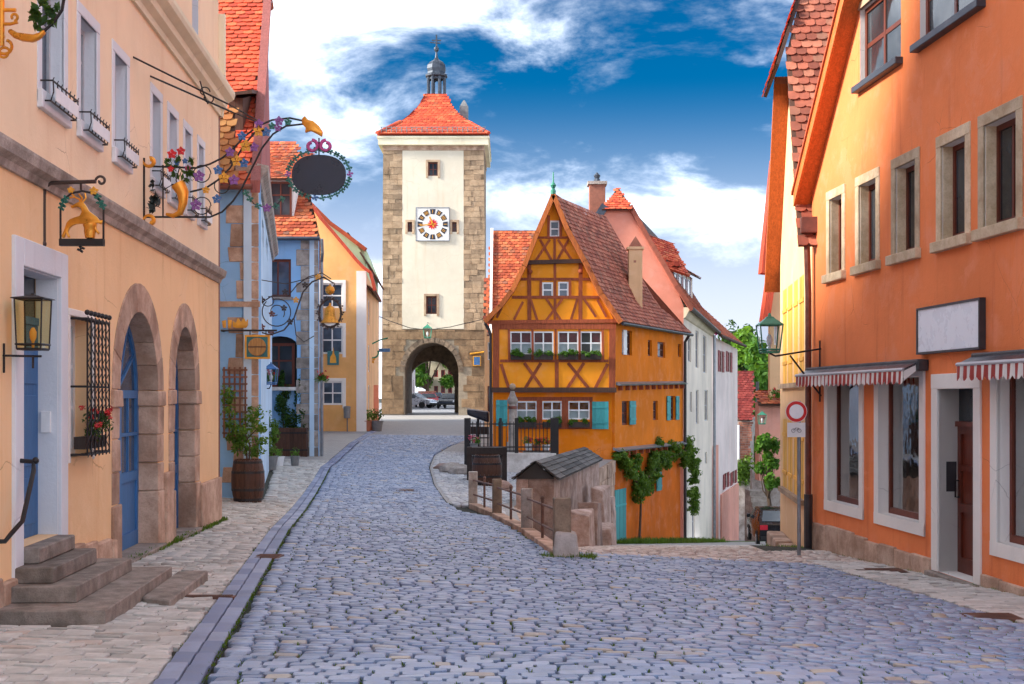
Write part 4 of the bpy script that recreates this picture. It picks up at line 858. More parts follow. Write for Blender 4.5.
box_house(ha, [(-8.75, 43.45), (-8.75, 45.8), (-13, 45.8), (-13, 43.45)], gA-.3, 7.2, 'blue_pale', 'sun_blocker')  # added out of view to keep a sun streak off the road
box_house(ha, [(cA.x-.05, YA+.35), (cA2.x-.4, 43.4), (-12, 43.4), (-12, YA+.35)], gA-.3, 6.2, 'blue_pale')
# yellow lettered crown sign and barrel-end sign on an iron arm
pl = Plane(27.2); bsg = thing('hanging_sign', 'teal square sign with a wooden barrel end under golden figures on an iron arm', 'sign', tuple(P(240, 330, 27.4)))
b = MB(); b.tube([pl(221, 330.5, -.28), pl(221, 330.5), pl(277, 330.5)], .02, 6); b.tube([pl(250, 331), pl(250, 336)], .012, 5); b.tube([pl(266, 331), pl(266, 336)], .012, 5); b.build('arm', 'iron', bsg)
b = MB(pl); q = pl.uz; b.box(q(246, 0)[0], q(269, 0)[0], -.03, .03, q(0, 358)[1], q(0, 336)[1]); b.build('board', 'sign_teal', bsg)
b = MB(pl); u0, u1, z0, z1 = q(246, 0)[0], q(269, 0)[0], q(0, 358)[1], q(0, 336)[1]
for r_ in ((u0-.02, u0+.02, z0-.02, z1+.02), (u1-.02, u1+.02, z0-.02, z1+.02)): b.box(r_[0], r_[1], -.04, .04, r_[2], r_[3])
for zz_ in (z0, z1): b.box(u0+.02, u1-.02, -.038, .038, zz_-.02, zz_+.02)
b.build('board_frame', 'gold_paint', bsg)
c = q(257.5, 347); kk = pl.Y/F; b = MB(pl); b.prism([(c[0]+math.cos(a)*9*kk, c[1]+math.sin(a)*9*kk) for a in np.linspace(0, 6.283, 25)[:-1]], .03, .07); bo = b.build('barrel_end', 'barrel_light', bsg, bevel=.006)
MB(pl).box(c[0]-9*kk, c[0]+9*kk, .07, .078, c[1]-.012, c[1]+.012).build('bar', 'timber_dark', bo)
for x, pts in ((0, [(223, 328), (222, 321), (226, 320), (226, 328)]), (1, [(228, 328), (228, 320), (232, 320), (231, 328)])): blob(bsg, pl, pts, 'gold_paint', 'letter', .02, .004)
blob(bsg, pl, [(233, 327), (233, 321), (236, 323), (238, 318), (241, 322), (244, 318), (246, 322), (248, 319), (248, 325), (246, 328), (236, 328)], 'gold_paint', 'crown', .025, .006)
# trellis with climbing plant, barrel, shrubs
tr = thing('trellis', 'brown wooden trellis on the pale blue house wall above the barrel', 'trellis', tuple(P(236, 440, YA)))
for i in range(5): MB(fa).box(ua(224.5+i*5.3)-.02, ua(224.5+i*5.3)+.02, .03, .05, za(438), za(367)).build('slat', 'trellis', tr)
for i in range(10): MB(fa).box(ua(223), ua(248), .0505, .07, za(370+i*7)-.018, za(370+i*7)+.018).build('slat', 'trellis', tr)
def barrel(name, label, p, h, r, mt='barrel', n=20, group=None):
    p = Vector(p); th = thing(name, label, 'barrel', tuple(p), group); rad = lambda t: r*(1-.2*(2*t-1)**2)
    for i in range(n):
        b = MB(); a0, a1 = 2*math.pi*i/n+.008, 2*math.pi*(i+1)/n-.008; pts = []; m = 6
        for j in range(m+1):
            t = j/m; rr = rad(t)
            pts += [tuple(p+Vector((math.cos(a)*rr, math.sin(a)*rr, t*h))) for a in (a0, (a0+a1)/2, a1)]
        b.add(pts, [(j*3+k, j*3+k+1, j*3+k+4, j*3+k+3) for j in range(m) for k in (0, 1)]); b.c = random.random(); b.build('stave', mt, th, fix=False)
    for t in (.07, .3, .7, .93):
        b = MB(); rr = rad(t)+.006; b.lathe([(rr-.03, -.025), (rr, -.025), (rr, .025), (rr-.03, .025)], (p.x, p.y, p.z+t*h), 24); b.build('hoop', 'iron', th)
    MB().lathe([(rad(.94)*.98, 0), (rad(.94)*.98, .02)], (p.x, p.y, p.z+h*.93), 20).build('head', mt, th); return th
pb = solve(248, 502, gm); barrel('barrel', 'dark wooden barrel standing under the climbing plant by the pale blue house', pb, .88, .34)
def plant(name, label, p, stem_pts, blobs, mt, size, cat='plant', pot=None, flowers=None, stemr=.02, group=None):
    th = thing(name, label, cat, tuple(p), group)
    if stem_pts:
        b = MB()
        for s_ in stem_pts: b.tube(s_, [stemr*(1-.6*i/max(1, len(s_)-1)) for i in range(len(s_))], 5)
        b.build('stem', 'bark', th)
    if pot:
        b = MB(); r, h, mp = pot; b.lathe([(r*.75, 0), (r*.9, h*.6), (r, h*.92), (r*1.08, h*.93), (r*1.08, h), (r*.8, h), (r*.8, h*.9)], tuple(p), 16); b.build('pot', mp, th)
    foliage('leaves', mt, th, blobs, size)
    foliage('young_leaves', 'leaf_bright' if mt != 'leaf_dark' else 'leaf', th, [(c_, tuple(q*1.08 for q in r_), max(4, n_//3)) for c_, r_, n_ in blobs], size*.62)
    if flowers: foliage('blossoms', flowers[0], th, flowers[1], flowers[2], 'stuff')
    return th
top = pb+Vector((0, 0, .85))
cl = [P(x, y, 27.0) for x, y in ((249, 462), (250, 445), (244, 432), (230, 425), (228, 408))]
cl2 = [P(x, y, 27.0) for x, y in ((247, 462), (246, 440), (256, 430), (266, 432))]
plant('climbing_plant', 'green climbing plant growing from the barrel up the trellis', top, [cl, cl2],
      [(tuple(P(x, y, 27.0+R(-.2, .25))), (R(.1, .22), .14, R(.1, .2)), 55) for x, y in ((252, 450), (246, 432), (238, 430), (254, 425), (262, 428), (232, 425), (228, 412), (229, 400), (227, 392), (250, 418), (256, 412), (244, 446), (240, 440), (262, 440), (232, 438), (236, 448), (257, 450))], 'leaf_ivy', .05)
ps = solve(270, 470, gm); ps = Vector((ps.x, ps.y, ps.z))
plant('potted_shrub', 'olive green potted shrub between the barrel and the wooden planter', ps, [[tuple(ps), tuple(ps+Vector((0, 0, 1.0)))]],
      [(tuple(ps+Vector((R(-.14, .14), R(-.14, .14), z))), (.24*(1.4-z*.5), .24*(1.4-z*.5), .25), 150) for z in (.55, .8, 1.05, 1.3, 1.6)], 'leaf_ivy', .05, 'shrub', (.24, .42, 'pot_grey'))
p2 = solve(279, 466, gm)
for i, (dx, s_, mt) in enumerate(((0, .17, 'white_paint'), (.45, .15, 'pot_grey'))):
    q_ = p2+Vector((dx, .3*i, 0)); plant('potted_plant', ('small plant in a white pot beside the potted shrub', 'small plant in a grey pot near the wooden planter')[i], q_, None, [(tuple(q_+Vector((0, 0, .42))), (.16, .16, .16), 60)], 'leaf', .04, 'plant', (s_, .3, mt))
# ------------------------------------------------------------------ blue house with the two brown windows (B)
YB = 46.0; fb_ = Frame((-13, YB), (1, 0), (0, -1)); ub = lambda x: P(x, 0, YB).x+13; zb = lambda y: P(0, y, YB).z
xB = P(318, 0, YB).x; gB = float(gm(xB, YB))
hb = thing('townhouse', 'bright blue house with brown windows and a red hipped roof', 'house', (xB, YB, gB))
w1 = (ub(262), ub(291.5), zb(298), zb(259)); w2 = (ub(262), ub(296), gB+.75, zb(335))
up_ = rc(ub(264), ub(291), zb(297), zb(259)); lo_ = arch_poly(ub(262), ub(297), zb(457), zb(345), zb(336), 8)
wall(fb_, rc(0, ub(318), gB-.4, zb(240)), [up_, lo_], 'blue', hb, reveal=.25)
MB(fb_).box(ub(262), ub(297), -.3, -.22, gB-.4, zb(388)).build('recess_wall', 'blue', hb)
MB(fb_).box(ub(262), ub(297), -.36, -.3, zb(388), zb(334)).build('recess_back', 'interior', hb)
window(fb_, hb, ub(264), ub(291), zb(297), zb(259), -.14, .09, 'window_brown', 2, 1, 'pane_blue')
MB(fb_).box(ub(262), ub(293), -.05, .06, zb(300), zb(297)).build('sill', 'greystone', hb)
MB(fb_).box(ub(279.5), ub(290), -.19, -.17, zb(296), zb(260)).build('curtain', 'curtain', hb)
window(fb_, hb, ub(262), ub(294), zb(387), zb(343), -.2, .1, 'window_brown', 2, 2, 'pane', split=.6)
MB(fb_).box(ub(262), ub(296), -.25, .05, zb(390.5), zb(387)).build('sill', 'palestone', hb)
z = gB-.1; i = 0
while z < zb(243):
    h = R(.35, .6); w = .62+(i % 2)*.16; b = MB(fb_); u1 = ub(318)+.01; b.prism([(u1-w, z+.006), (u1, z+.006), (u1, z+h-.006), (u1-w, z+h-.006)], -.02, .02); b.c = random.random(); b.build('corner_stone', 'greystone', hb, bevel=.01); z += h; i += 1
fbs = Frame((xB, YB), (-.152, 1), (1, 0)); wall(fbs, rc(0, 16.7, gB-.5, zb(240)), [], 'blue_pale', hb)
box_house(hb, [(xB-.5, YB+.4), (xB-3.1, YB+16.6), (-15, YB+16.6), (-15, YB+.4)], gB-.4, zb(241), 'blue_pale')  # rear stretched back unseen to close the sun gap before the apricot house
ey = zb(239); rz = zb(139)+.5
hipx = P(300, 0, YB+4).x
roof(hb, [(-14, YB-.35, ey), (xB+.05, YB-.35, ey), (P(299, 0, YB+4.2).x, YB+4.2, P(0, 152, YB+4.2).z), (-14, YB+4.2, P(0, 138, YB+4.2).z)], 'tile', .22, .19)
roof(hb, [(xB+.1, YB-.35, ey), (xB-1.75, YB+12, ey), (P(299, 0, YB+4.2).x-.4, YB+8, P(0, 152, YB+4.2).z), (P(299, 0, YB+4.2).x, YB+4.2, P(0, 152, YB+4.2).z)], 'tile', .24, .22)
b = MB(); b.tube([(-14, YB-.42, ey-.03), (xB+.12, YB-.42, ey-.03)], .07, 8); b.build('gutter', 'lead', hb)
b = MB(); b.tube([(xB+.2, YB-.45, ey-.05), (xB+.2, YB-.3, ey-.5), (xB+.12, YB+.1, ey-.8), (xB+.12, YB+.1, gB)], .055, 8); b.build('downpipe', 'zinc', hb)
dY = YB+.55; dx0, dx1 = P(262, 0, dY).x, P(294, 0, dY).x; dz0_, dz1_ = P(0, 221, dY).z, P(0, 178, dY).z
MB().box(dx0, dx1, dY, dY+2.6, dz0_-.3, dz1_).build('dormer', 'white_trim', hb)
fd = Frame((0, dY), (1, 0), (0, -1)); window(fd, hb, P(270, 0, dY).x, P(292, 0, dY).x, P(0, 217, dY).z, P(0, 182, dY).z, .02, .07, 'window_brown', 2, 2, 'pane', split=.62, name='dormer_window')
roof(hb, [(dx0-.2, dY-.2, dz1_-.05), (dx1+.2, dY-.2, dz1_-.05), (dx1+.2, dY+3.2, dz1_+1.5), (dx0-.2, dY+3.2, dz1_+1.5)], 'tile', .22, .19, 'dormer_roof')
# wooden planter, evergreen shrubs and hanging baskets there
pp = solve(304, 456, gm); wpl = thing('wooden_planter', 'dark wooden half barrel planter at the corner of the bright blue house', 'planter', tuple(pp))
for i in range(8):
    b = MB(); x0 = pp.x-1.05+i*.15; b.hexa([(x0, pp.y-.3, pp.z-.02), (x0+.145, pp.y-.3, pp.z-.02), (x0+.145, pp.y+.5, pp.z-.02), (x0, pp.y+.5, pp.z-.02), (x0, pp.y-.36, pp.z+1.0), (x0+.145, pp.y-.36, pp.z+1.0), (x0+.145, pp.y+.5, pp.z+1.0), (x0, pp.y+.5, pp.z+1.0)]); b.c = random.random(); b.build('plank', 'barrel', wpl)
b = MB(); [b.box(pp.x-1.06, pp.x+.17, pp.y-.375+.02*(z < .5), pp.y-.33, pp.z+z, pp.z+z+.05) for z in (.2, .8)]; b.build('iron_band', 'iron', wpl)
for i, (dx, h) in enumerate(((-.75, 1.9), (-.15, 1.7))):
    q_ = pp+Vector((dx, .1, .95)); plant('evergreen_shrub', ('taller dark evergreen in the wooden planter', 'shorter dark evergreen in the wooden planter near the corner stones')[i], q_, [[tuple(q_), tuple(q_+Vector((0, 0, h*.7)))]], [(tuple(q_+Vector((R(-.2, .2), R(-.1, .1), h*t_))), (.38*(1.15-t_), .3*(1.15-t_), .28), 170) for t_ in (.1, .25, .4, .55, .7, .85, .97)], 'leaf_dark', .06, 'shrub')
def basket(label, p, n=9, s=1.0, name='hanging_basket'):
    p = Vector(p); return plant(name, label, p, None, [(tuple(p+Vector((R(-.2, .2)*s, R(-.12, .12)*s, R(-.15, .12)*s))), (.13*s, .13*s, .12*s), 40) for _ in range(n)], 'leaf', .04*s, 'flowers', None, ('red_flower', [(tuple(p+Vector((R(-.26, .26)*s, R(-.2, .05)*s, R(-.05, .24)*s))), (.05*s, .05*s, .05*s), 14) for _ in range(n)], .035*s))
basket('red geraniums hanging on the pale blue house wall beside the small lantern', P(268, 376, 36.0), 10, .8)
basket('red geraniums hanging at the corner of the bright blue house', P(322, 377, 45.2), 9, .9)
lp = P(271, 384, 35.5); wall_lantern('wall_lantern', 'small blue grey lantern in front of the lower brown window', lp, .36, [[lp+Vector((0, 0, -.02)), lp+Vector((-.1, .3, -.12)), lp+Vector((-.32, .3, -.12))]], 'lampglass_clear', 'sign_blue')
# ------------------------------------------------------------------ bell sign
pl = Plane(30.5); k = pl.Y/F; sg = thing('hanging_sign', 'ornate scrolled iron sign with a golden bell in a wreath', 'sign', tuple(P(257, 320, 30.8)))
b = MB()
b.tube([pl(257, 294), pl(257, 338)], .018, 6); b.tube([pl(257, 331), pl(270, 335), pl(284, 330), pl(294, 318), pl(298, 306), pl(303, 292), pl(312, 282), pl(324, 277), pl(333, 283)], .018, 6)
b.tube(spiral(pl, 277, 312, 15, 13, math.pi*.75, math.pi*2.6, 26), .013, 6); b.tube(spiral(pl, 276, 312, 9, 3, -.6, 5.2, 22), .012, 6); b.tube(spiral(pl, 269, 300, 8, 3, 2.6, 8.2, 20), .012, 6)
b.tube([pl(258, 305), pl(272, 296), pl(288, 296), pl(297, 285), pl(308, 277), pl(322, 273), pl(331, 279)], .013, 6); b.tube([pl(258, 280, .2), pl(286, 284), pl(318, 276)], .012, 5); b.tube([pl(320, 276), pl(334, 283), pl(336, 290)], .012, 6)
b.tube([pl(294, 318), pl(296, 335), pl(304, 342), pl(314, 336)], .012, 5); b.build('bracket', 'bronze', sg)
b = MB(); b.tube([pl(330+11*math.cos(q), 313-14*math.sin(q)) for q in np.linspace(0, 6.283, 30)[:-1]], .024, 6, closed=True); b.build('wreath', 'bronze', sg)
b = MB(pl); c = pl.uz(330, 319); b.lathe([(9.2*k, -4*k), (8.8*k, -2.5*k), (6.4*k, 1*k), (5.4*k, 9*k), (4*k, 12*k), (1.2*k, 13.5*k), (1*k, 16*k)], (c[0], 0, c[1]), 16); b.build('bell', 'gold', sg, smooth=True)
b = MB(pl); c = pl.uz(330, 291); b.lathe([(1*k, -4*k), (4*k, -2*k), (5*k, 1*k), (4*k, 4*k), (1.5*k, 5*k), (.5*k, 7*k)], (c[0], 0, c[1]), 12); b.build('orb', 'gold', sg, smooth=True)
for q in np.linspace(0, 6.283, 15)[:-1]: flower(sg, pl, 330+12*math.cos(q), 313-15*math.sin(q), 2.6, 'bronze', 'leaf', 4)
for x, y in ((284, 308), (272, 314), (262, 300), (296, 300), (305, 285), (318, 277), (285, 292), (290, 322), (262, 327), (271, 333)): flower(sg, pl, x, y, 3.4, random.choice(('gold_paint', 'copper_brown', 'bronze')), 'rosette')
# ------------------------------------------------------------------ orange house with white windows (C) and the green one behind
YC = 63.0; fc = Frame((-14, YC), (1, 0), (0, -1)); uc = lambda x: P(x, 0, YC).x+14; zc = lambda y: P(0, y, YC).z
xC = P(366, 0, YC).x; gC = float(gm(xC, YC))
hc = thing('townhouse', 'apricot house with three white windows one above another and red verge', 'house', (xC, YC, gC))
ws = [(321, 343, 283, 308), (321, 343, 326, 354), (322, 343, 381, 405)]
wins = [(uc(a), uc(b_), zc(d_), zc(c_)) for a, b_, c_, d_ in ws]
out_ = [(0, gC-.4), (uc(366), gC-.4), (uc(366), zc(272)), (uc(356), zc(262)), (uc(344), zc(247)), (uc(333), zc(234)), (uc(322), zc(221)), (uc(300), zc(190)), (0, zc(190))]
wall(fc, out_, [rc(*w) for w in wins], 'apricot', hc, reveal=.15)
for w in wins:
    surround(fc, hc, w[0]-.14, w[1]+.14, w[2]-.16, w[3]+.14, .16, 'white_trim', .03, sill=False)
    window(fc, hc, *w, v=-.12, fw=.09, mt='white_paint', nx=2, ny=2, pane='pane_blue', bar=.06)
MB(fc).box(uc(356.5), uc(366)+.02, -.05, .05, gC-.3, zc(271)).build('pilaster', 'white_trim', hc)
vp = [(300, 188), (322, 219.5), (333, 232), (344, 245), (356, 259.5), (364, 268), (371, 273), (375.5, 291)]
for a, b_ in zip(vp, vp[1:]): MB(fc).beam((uc(a[0]), zc(a[1])), (uc(b_[0]), zc(b_[1])), .15, -.1, .35).build('verge_tile', 'verge_red', hc)
fcs = frame_xy((xC, YC), (P(379, 0, 80).x, 80), (0, 70)); cw = [fcs.rect(368.2, 369.6, a, b_) for a, b_ in ((300, 325), (345, 372), (385, 410))]
wall(fcs, rc(0, 17, gC-.6, zc(273)), [rc(*q) for q in cw], 'apricot_pale', hc, reveal=.1)
for q in cw: window(fcs, hc, *q, v=-.08, fw=.08, nx=1, ny=1)
roof(hc, [(xC+.4, YC+.36, zc(290)), (-8.05, 80, P(0, 302, 80).z), (-14, 80, zc(186)), (xC-6.5, YC+.36, zc(186))], 'tile', .3, .3)
box_house(hc, [(xC-.4, YC+.5), (-8.5, 79), (-15, 79), (-15, YC+.5)], gC-.4, zc(275), 'apricot')
pq = fc; plq = thing('wall_plaque', 'small teal plaque with a golden figure between the white windows', 'plaque', tuple(P(333, 357, YC)))
MB(fc).box(uc(327.5), uc(339), .005, .05, zc(365), zc(351)).build('board', 'sign_teal', plq)
MB(fc).prism([(uc(330), zc(363)), (uc(336.5), zc(363)), (uc(336), zc(357)), (uc(334.5), zc(354)), (uc(333.5), zc(347)), (uc(332.5), zc(354)), (uc(330.5), zc(357))], .05, .07).build('figure', 'gold_paint', plq)
bb_ = P(347, 413, YC-.35); b = MB(); b.lathe([(.15, -.25), (.17, .25), (.18, .27), (.16, .32), (.02, .34)], tuple(bb_), 12); b.tube([bb_+Vector((0, .1, -.2)), Vector((bb_.x, bb_.y+.15, gC-.02))], .03, 6); tag(b.build('litter_bin', 'pot_grey', None), 'grey litter bin on a post before the apricot house', 'litter bin')
YG = 66.0; hg = thing('house', 'pale green house gable showing behind the apricot house', 'house', (P(350, 0, YG).x, YG, float(gm(-8, YG)))); fg = Frame((0, YG), (1, 0), (0, -1))
wall(fg, [(P(x, 0, YG).x, P(0, y, YG).z) for x, y in ((300, 300), (365, 300), (365, 252), (358, 246), (345, 236), (331, 225), (310, 205))], [], 'green_pale', hg)
vp = [(310, 203), (331, 224), (345, 234), (358, 244), (366, 250)]
for a, b_ in zip(vp, vp[1:]): MB(fg).beam((P(a[0], 0, YG).x, P(0, a[1], YG).z), (P(b_[0], 0, YG).x, P(0, b_[1], YG).z), .2, -.1, .3).build('verge_tile', 'tile', hg)
roof(hg, [P(367, 262, YG-.2), P(384, 290, 82), P(371, 262, 84), P(348, 232, YG+.4)], 'tile_old', .3, .3)
b = MB(); b.flat([(P(366, 0, YG).x, YG+.2), (P(378, 0, 80.5).x, 80.5), (P(378, 0, 80.5).x-6, 80.5), (P(366, 0, YG).x-6, YG+.2)], .2, P(0, 262, 72).z); b.build('side_wall', 'green_pale', hg)
# hanging green iron sign there and pots at its foot
pl = Plane(70.0); s3 = thing('hanging_sign', 'green scrolled iron sign with yellow flower near the tower', 'sign', tuple(P(371, 355, 70.3)))
b = MB(); b.tube(spiral(pl, 374, 352, 8, 4, 2.2, 6.6), .05, 5); b.tube([pl(370, 342), pl(370, 364)], .05, 5); b.tube([pl(370, 345), pl(380, 340), pl(388, 338)], .04, 5); b.build('bracket', 'copper_green', s3); flower(s3, pl, 371.5, 360, 4, 'gold_paint')
MB(pl).box(pl.uz(379, 0)[0], pl.uz(390, 0)[0], -.03, .03, pl.uz(0, 352)[1], pl.uz(0, 348.5)[1]).build('board', 'sign_blue', s3)
for i, (x, y) in enumerate(((372, 430), (377, 431), (366, 431))):
    q_ = solve(x, y, gm); plant('potted_plant', ('plant in a clay pot by the corner of the apricot house, nearest the tower', 'plant in a dark pot by the corner of the apricot house, nearest the street', 'plant in a pot against the white pilaster')[i], q_, None, [(tuple(q_+Vector((0, 0, .75))), (.35, .3, .35), 120)], ('leaf', 'leaf_dark', 'leaf')[i], .07, 'plant', (.3, .5, ('terracotta', 'pot_grey', 'terracotta')[i]))
MB().box(P(372, 0, 72).x, P(378.5, 0, 72).x, 72, 72.1, .3, P(0, 385, 72).z).build('wooden_gate', 'rose', None)
tag(bpy.data.objects['wooden_gate'], 'small salmon coloured gate between the apricot house and the tower', 'gate')
# ------------------------------------------------------------------ the gate tower
YT = 95.0; ft = Frame((0, YT), (1, 0), (0, -1)); tx = lambda x: P(x, 0, YT).x; tz = lambda y: P(0, y, YT).z; gT = float(gm(-5, YT))
tw = thing('gate_tower', 'tall stone gate tower with white panel, clock and red pyramid roof', 'tower', (tx(433), YT, gT))
arc = arch_poly(tx(404.5), tx(458.5), gT-.3, tz(372), tz(342.5), 20)
TW = {'a': (426, 440, 160, 178), 'b': (424, 439, 294, 316), 'c': (405.5, 414.5, 220, 234), 'd': (450, 459, 220, 234)}
tr_ = lambda q: rc(tx(q[0]+2), tx(q[1]-2), tz(q[3]-2), tz(q[2]+2))
wall(ft, [(tx(381.5), gT-.4), (tx(486.5), gT-.4), (tx(483.8), tz(140)), (tx(383.2), tz(140))], [arc]+[tr_(q) for q in TW.values()], 'mortar', tw, reveal=.5, thick=.8)
wall(Frame((0, YT-.06), (1, 0), (0, -1)), [(tx(402), tz(329)), (tx(464), tz(329)), (tx(463.5), tz(143)), (tx(402.5), tz(143))], [tr_(q) for q in TW.values()], 'tower_white', tw, 'plaster_panel', .1, .05)
for q in TW.values():
    surround(ft, tw, tx(q[0]), tx(q[1]), tz(q[3]), tz(q[2]), .16, 'sandstone', .13, sill=False, deep=.0)
    window(ft, tw, tx(q[0]+2), tx(q[1]-2), tz(q[3]-2), tz(q[2]+2), -.2, .1, 'window_brown', 2, 2, 'pane', each=False)
def ashlar(xa, xb, ya, yb, mt, hmin, hmax, wmin, wmax, hole=None, taper=0.0):
    y = yb
    while y > ya+1:
        h = min(R(hmin, hmax), y-ya); x = xa(y)
        while x < xb(y)-.5:
            w = R(wmin, wmax); 
            if xb(y)-(x+w) < wmin*.6: w = xb(y)-x
            if not (hole and hole(x, x+w, y-h, y)):
                b = MB(ft); g = .12; j = lambda: R(-.1, .1); b.prism([(tx(x+g+j()), tz(y-g+j())), (tx(x+w-g+j()), tz(y-g+j())), (tx(x+w-g+j()), tz(y-h+g+j())), (tx(x+g+j()), tz(y-h+g+j()))], -.05, .02+R(.0, .06)); b.c = random.random(); b.build('stone', mt, tw)
            x += w
        y -= h
le = lambda y: 381.5+(413-y)/273*1.8; re = lambda y: 486.5-(413-y)/273*2.7
ashlar(le, lambda y: 402.5, 145, 330, 'towerstone', 4, 7.5, 5, 11); ashlar(lambda y: 463.5, re, 145, 330, 'towerstone', 4, 7.5, 5, 11)
inarch = lambda x0, x1, y0, y1: any((404 < x < 459 and (y > 372 or ((x-431.5)/28)**2+((372-y)/31)**2 < 1)) for x in (x0+1, (x0+x1)/2, x1-1) for y in (y0+.5, y1-.5))
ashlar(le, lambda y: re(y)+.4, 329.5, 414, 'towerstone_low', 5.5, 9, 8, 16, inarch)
n = 17
for i in range(n):
    q0, q1 = math.pi*i/n+.01, math.pi*(i+1)/n-.01; b = MB(ft); o_ = lambda q, r_: (tx(431.5+(27+r_)*math.cos(q)), tz(372-(29.5+r_)*math.sin(q)))
    b.prism([o_(q0, 0), o_(q1, 0), o_(q1, 5), o_(q0, 5)], -.55, .09+R(0, .03)); b.c = random.random(); b.build('voussoir', 'darkstone', tw)
# passage through the tower and its rear face
pd = 7.6; fr_ = Frame((0, YT+pd), (1, 0), (0, -1)); ix = lambda x: P(x, 0, YT+pd).x; iz = lambda y: P(0, y, YT+pd).z
b = MB(); ar = [(p[0], p[1]) for p in arch_poly(tx(403.8), tx(459.2), gT-.3, tz(371), tz(341.5), 20)]
b.add([(p[0], YT+.3, p[1]) for p in ar]+[(p[0], YT+pd+.3, p[1]) for p in ar], [(i, (i+1) % len(ar), (i+1) % len(ar)+len(ar), i+len(ar)) for i in range(1, len(ar))]); b.build('vault', 'darkstone', tw, fix=False)
rear = arch_poly(ix(408), ix(454.5), gT-.3, iz(386), iz(361), 20)
wall(fr_, [(tx(378), gT-.4), (tx(489), gT-.4), (tx(489), 10), (tx(378), 10)], [rear], 'darkstone', tw, 'rear_wall', .8, .8)
for sx, x0 in ((-1, tx(383.3)), (1, tx(483.7))):
    fs_ = Frame((x0, YT+.02), (0, 1), (sx, 0)); wall(fs_, [(0, gT-.4), (pd+.7, gT-.4), (pd+.7, tz(140)), (0, tz(140))], [], 'towerstone', tw, 'side_wall')
box_house(tw, [(tx(383.6), YT+.85), (tx(483.4), YT+.85), (tx(483.4), YT+pd+.6), (tx(383.6), YT+pd+.6)], tz(335), tz(141), 'towerstone', 'tower_core')
# eaves, concave roof, lantern
e0 = tz(143); cx_, cy_ = tx(433.3), YT+4.0; hw = (tx(489)-tx(378))/2; hd = 4.6
for z0, z1, o_ in ((e0-.55, e0-.2, .12), (e0-.2, e0+.28, .42), (e0+.28, e0+.42, .5)):
    MB().box(tx(383)-o_+.1, tx(484)+o_-.1, YT-o_, YT+8.6+o_, z0, z1).build('eave_moulding', 'rosestone' if o_ < .3 else 'cream', tw)
prof = [(1.0, tz(135)), (.80, tz(126.5)), (.62, tz(118.5)), (.47, tz(110)), (.36, tz(102)), (.27, tz(93.5)), (.19, tz(84))]
rr = [(hw*k_, hd*k_, z) for k_, z in prof]
for (a0, b0, z0), (a1_, b1_, z1) in zip(rr, rr[1:]):
    s0 = [(cx_-a0, cy_-b0, z0), (cx_+a0, cy_-b0, z0), (cx_+a0, cy_+b0, z0), (cx_-a0, cy_+b0, z0)]; s1 = [(cx_-a1_, cy_-b1_, z1), (cx_+a1_, cy_-b1_, z1), (cx_+a1_, cy_+b1_, z1), (cx_-a1_, cy_+b1_, z1)]
    for i in range(4):
        j = (i+1) % 4; roof(tw, [s0[i], s0[j], s1[j], s1[i]], 'tile_bright', .3, .27, deckmat='verge_red')
for sx in (-1, 1): ridge(tw, (cx_+sx*hw, cy_-hd, tz(135)), (cx_+sx*rr[2][0], cy_-rr[2][1], rr[2][2]), 'tile_bright', .16, .5)
lz = tz(91.5); k = YT/F
b = MB(); b.lathe([(12*k, -1*k), (12.2*k, 0), (12*k, 1.5*k), (10*k, 2*k), (9.6*k, 7*k), (9.6*k, 7.2*k)], (cx_, cy_, lz), 8, math.pi/8); b.build('lantern_base', 'lead', tw)
for i in range(8):
    a = math.pi/8+i*math.pi/4; q = Vector((cx_+math.cos(a)*9*k, cy_+math.sin(a)*9*k, lz+7*k)); MB().tube([q, q+Vector((0, 0, 21*k))], 1.5*k, 6).build('lantern_post', 'lead', tw)
    a2_ = a+math.pi/8; m = 8.6*k*math.cos(math.pi/8); c_ = Vector((cx_+math.cos(a2_)*m, cy_+math.sin(a2_)*m, 0)); t_ = Vector((-math.sin(a2_), math.cos(a2_), 0)); w_ = 3.4*k
    b = MB(); pts = [c_+t_*(w_*s_)+Vector((0, 0, lz+h_*k)) for s_, h_ in ((-1, 28), (-1, 21), (-.7, 24), (0, 25.5), (.7, 24), (1, 21), (1, 28))]; b.add([tuple(p) for p in pts], [tuple(range(7))]); b.build('lantern_arch', 'lead', tw, fix=False)
b = MB(); b.lathe([(9.5*k, 27*k), (12*k, 28*k), (12.2*k, 29.5*k), (9.8*k, 31*k), (9.6*k, 33*k), (10.4*k, 36*k), (9.8*k, 40*k), (7.4*k, 43*k), (3.4*k, 45.5*k), (1.6*k, 48*k), (1*k, 53*k), (1*k, 54*k), (2.4*k, 55.5*k), (2.8*k, 57*k), (2.4*k, 58.5*k), (.8*k, 60*k), (.6*k, 71*k), (.1*k, 71.5*k)], (cx_, cy_, lz), 8, math.pi/8); b.build('lantern_cap', 'lead', tw)
b = MB(); b.box(cx_-.35, cx_+.35, cy_-.04, cy_+.04, lz+65.5*k, lz+66.8*k); b.box(cx_-.06, cx_+.06, cy_-.045, cy_+.045, lz+59*k, lz+72*k); b.hexa([(cx_-.5, cy_-.03, lz+63.5*k), (cx_+.3, cy_-.03, lz+62.5*k), (cx_+.3, cy_+.03, lz+62.5*k), (cx_-.5, cy_+.03, lz+63.5*k), (cx_-.5, cy_-.03, lz+64.5*k), (cx_+.3, cy_-.03, lz+63.7*k), (cx_+.3, cy_+.03, lz+63.7*k), (cx_-.5, cy_+.03, lz+64.5*k)]); b.build('weather_vane', 'lead', tw)
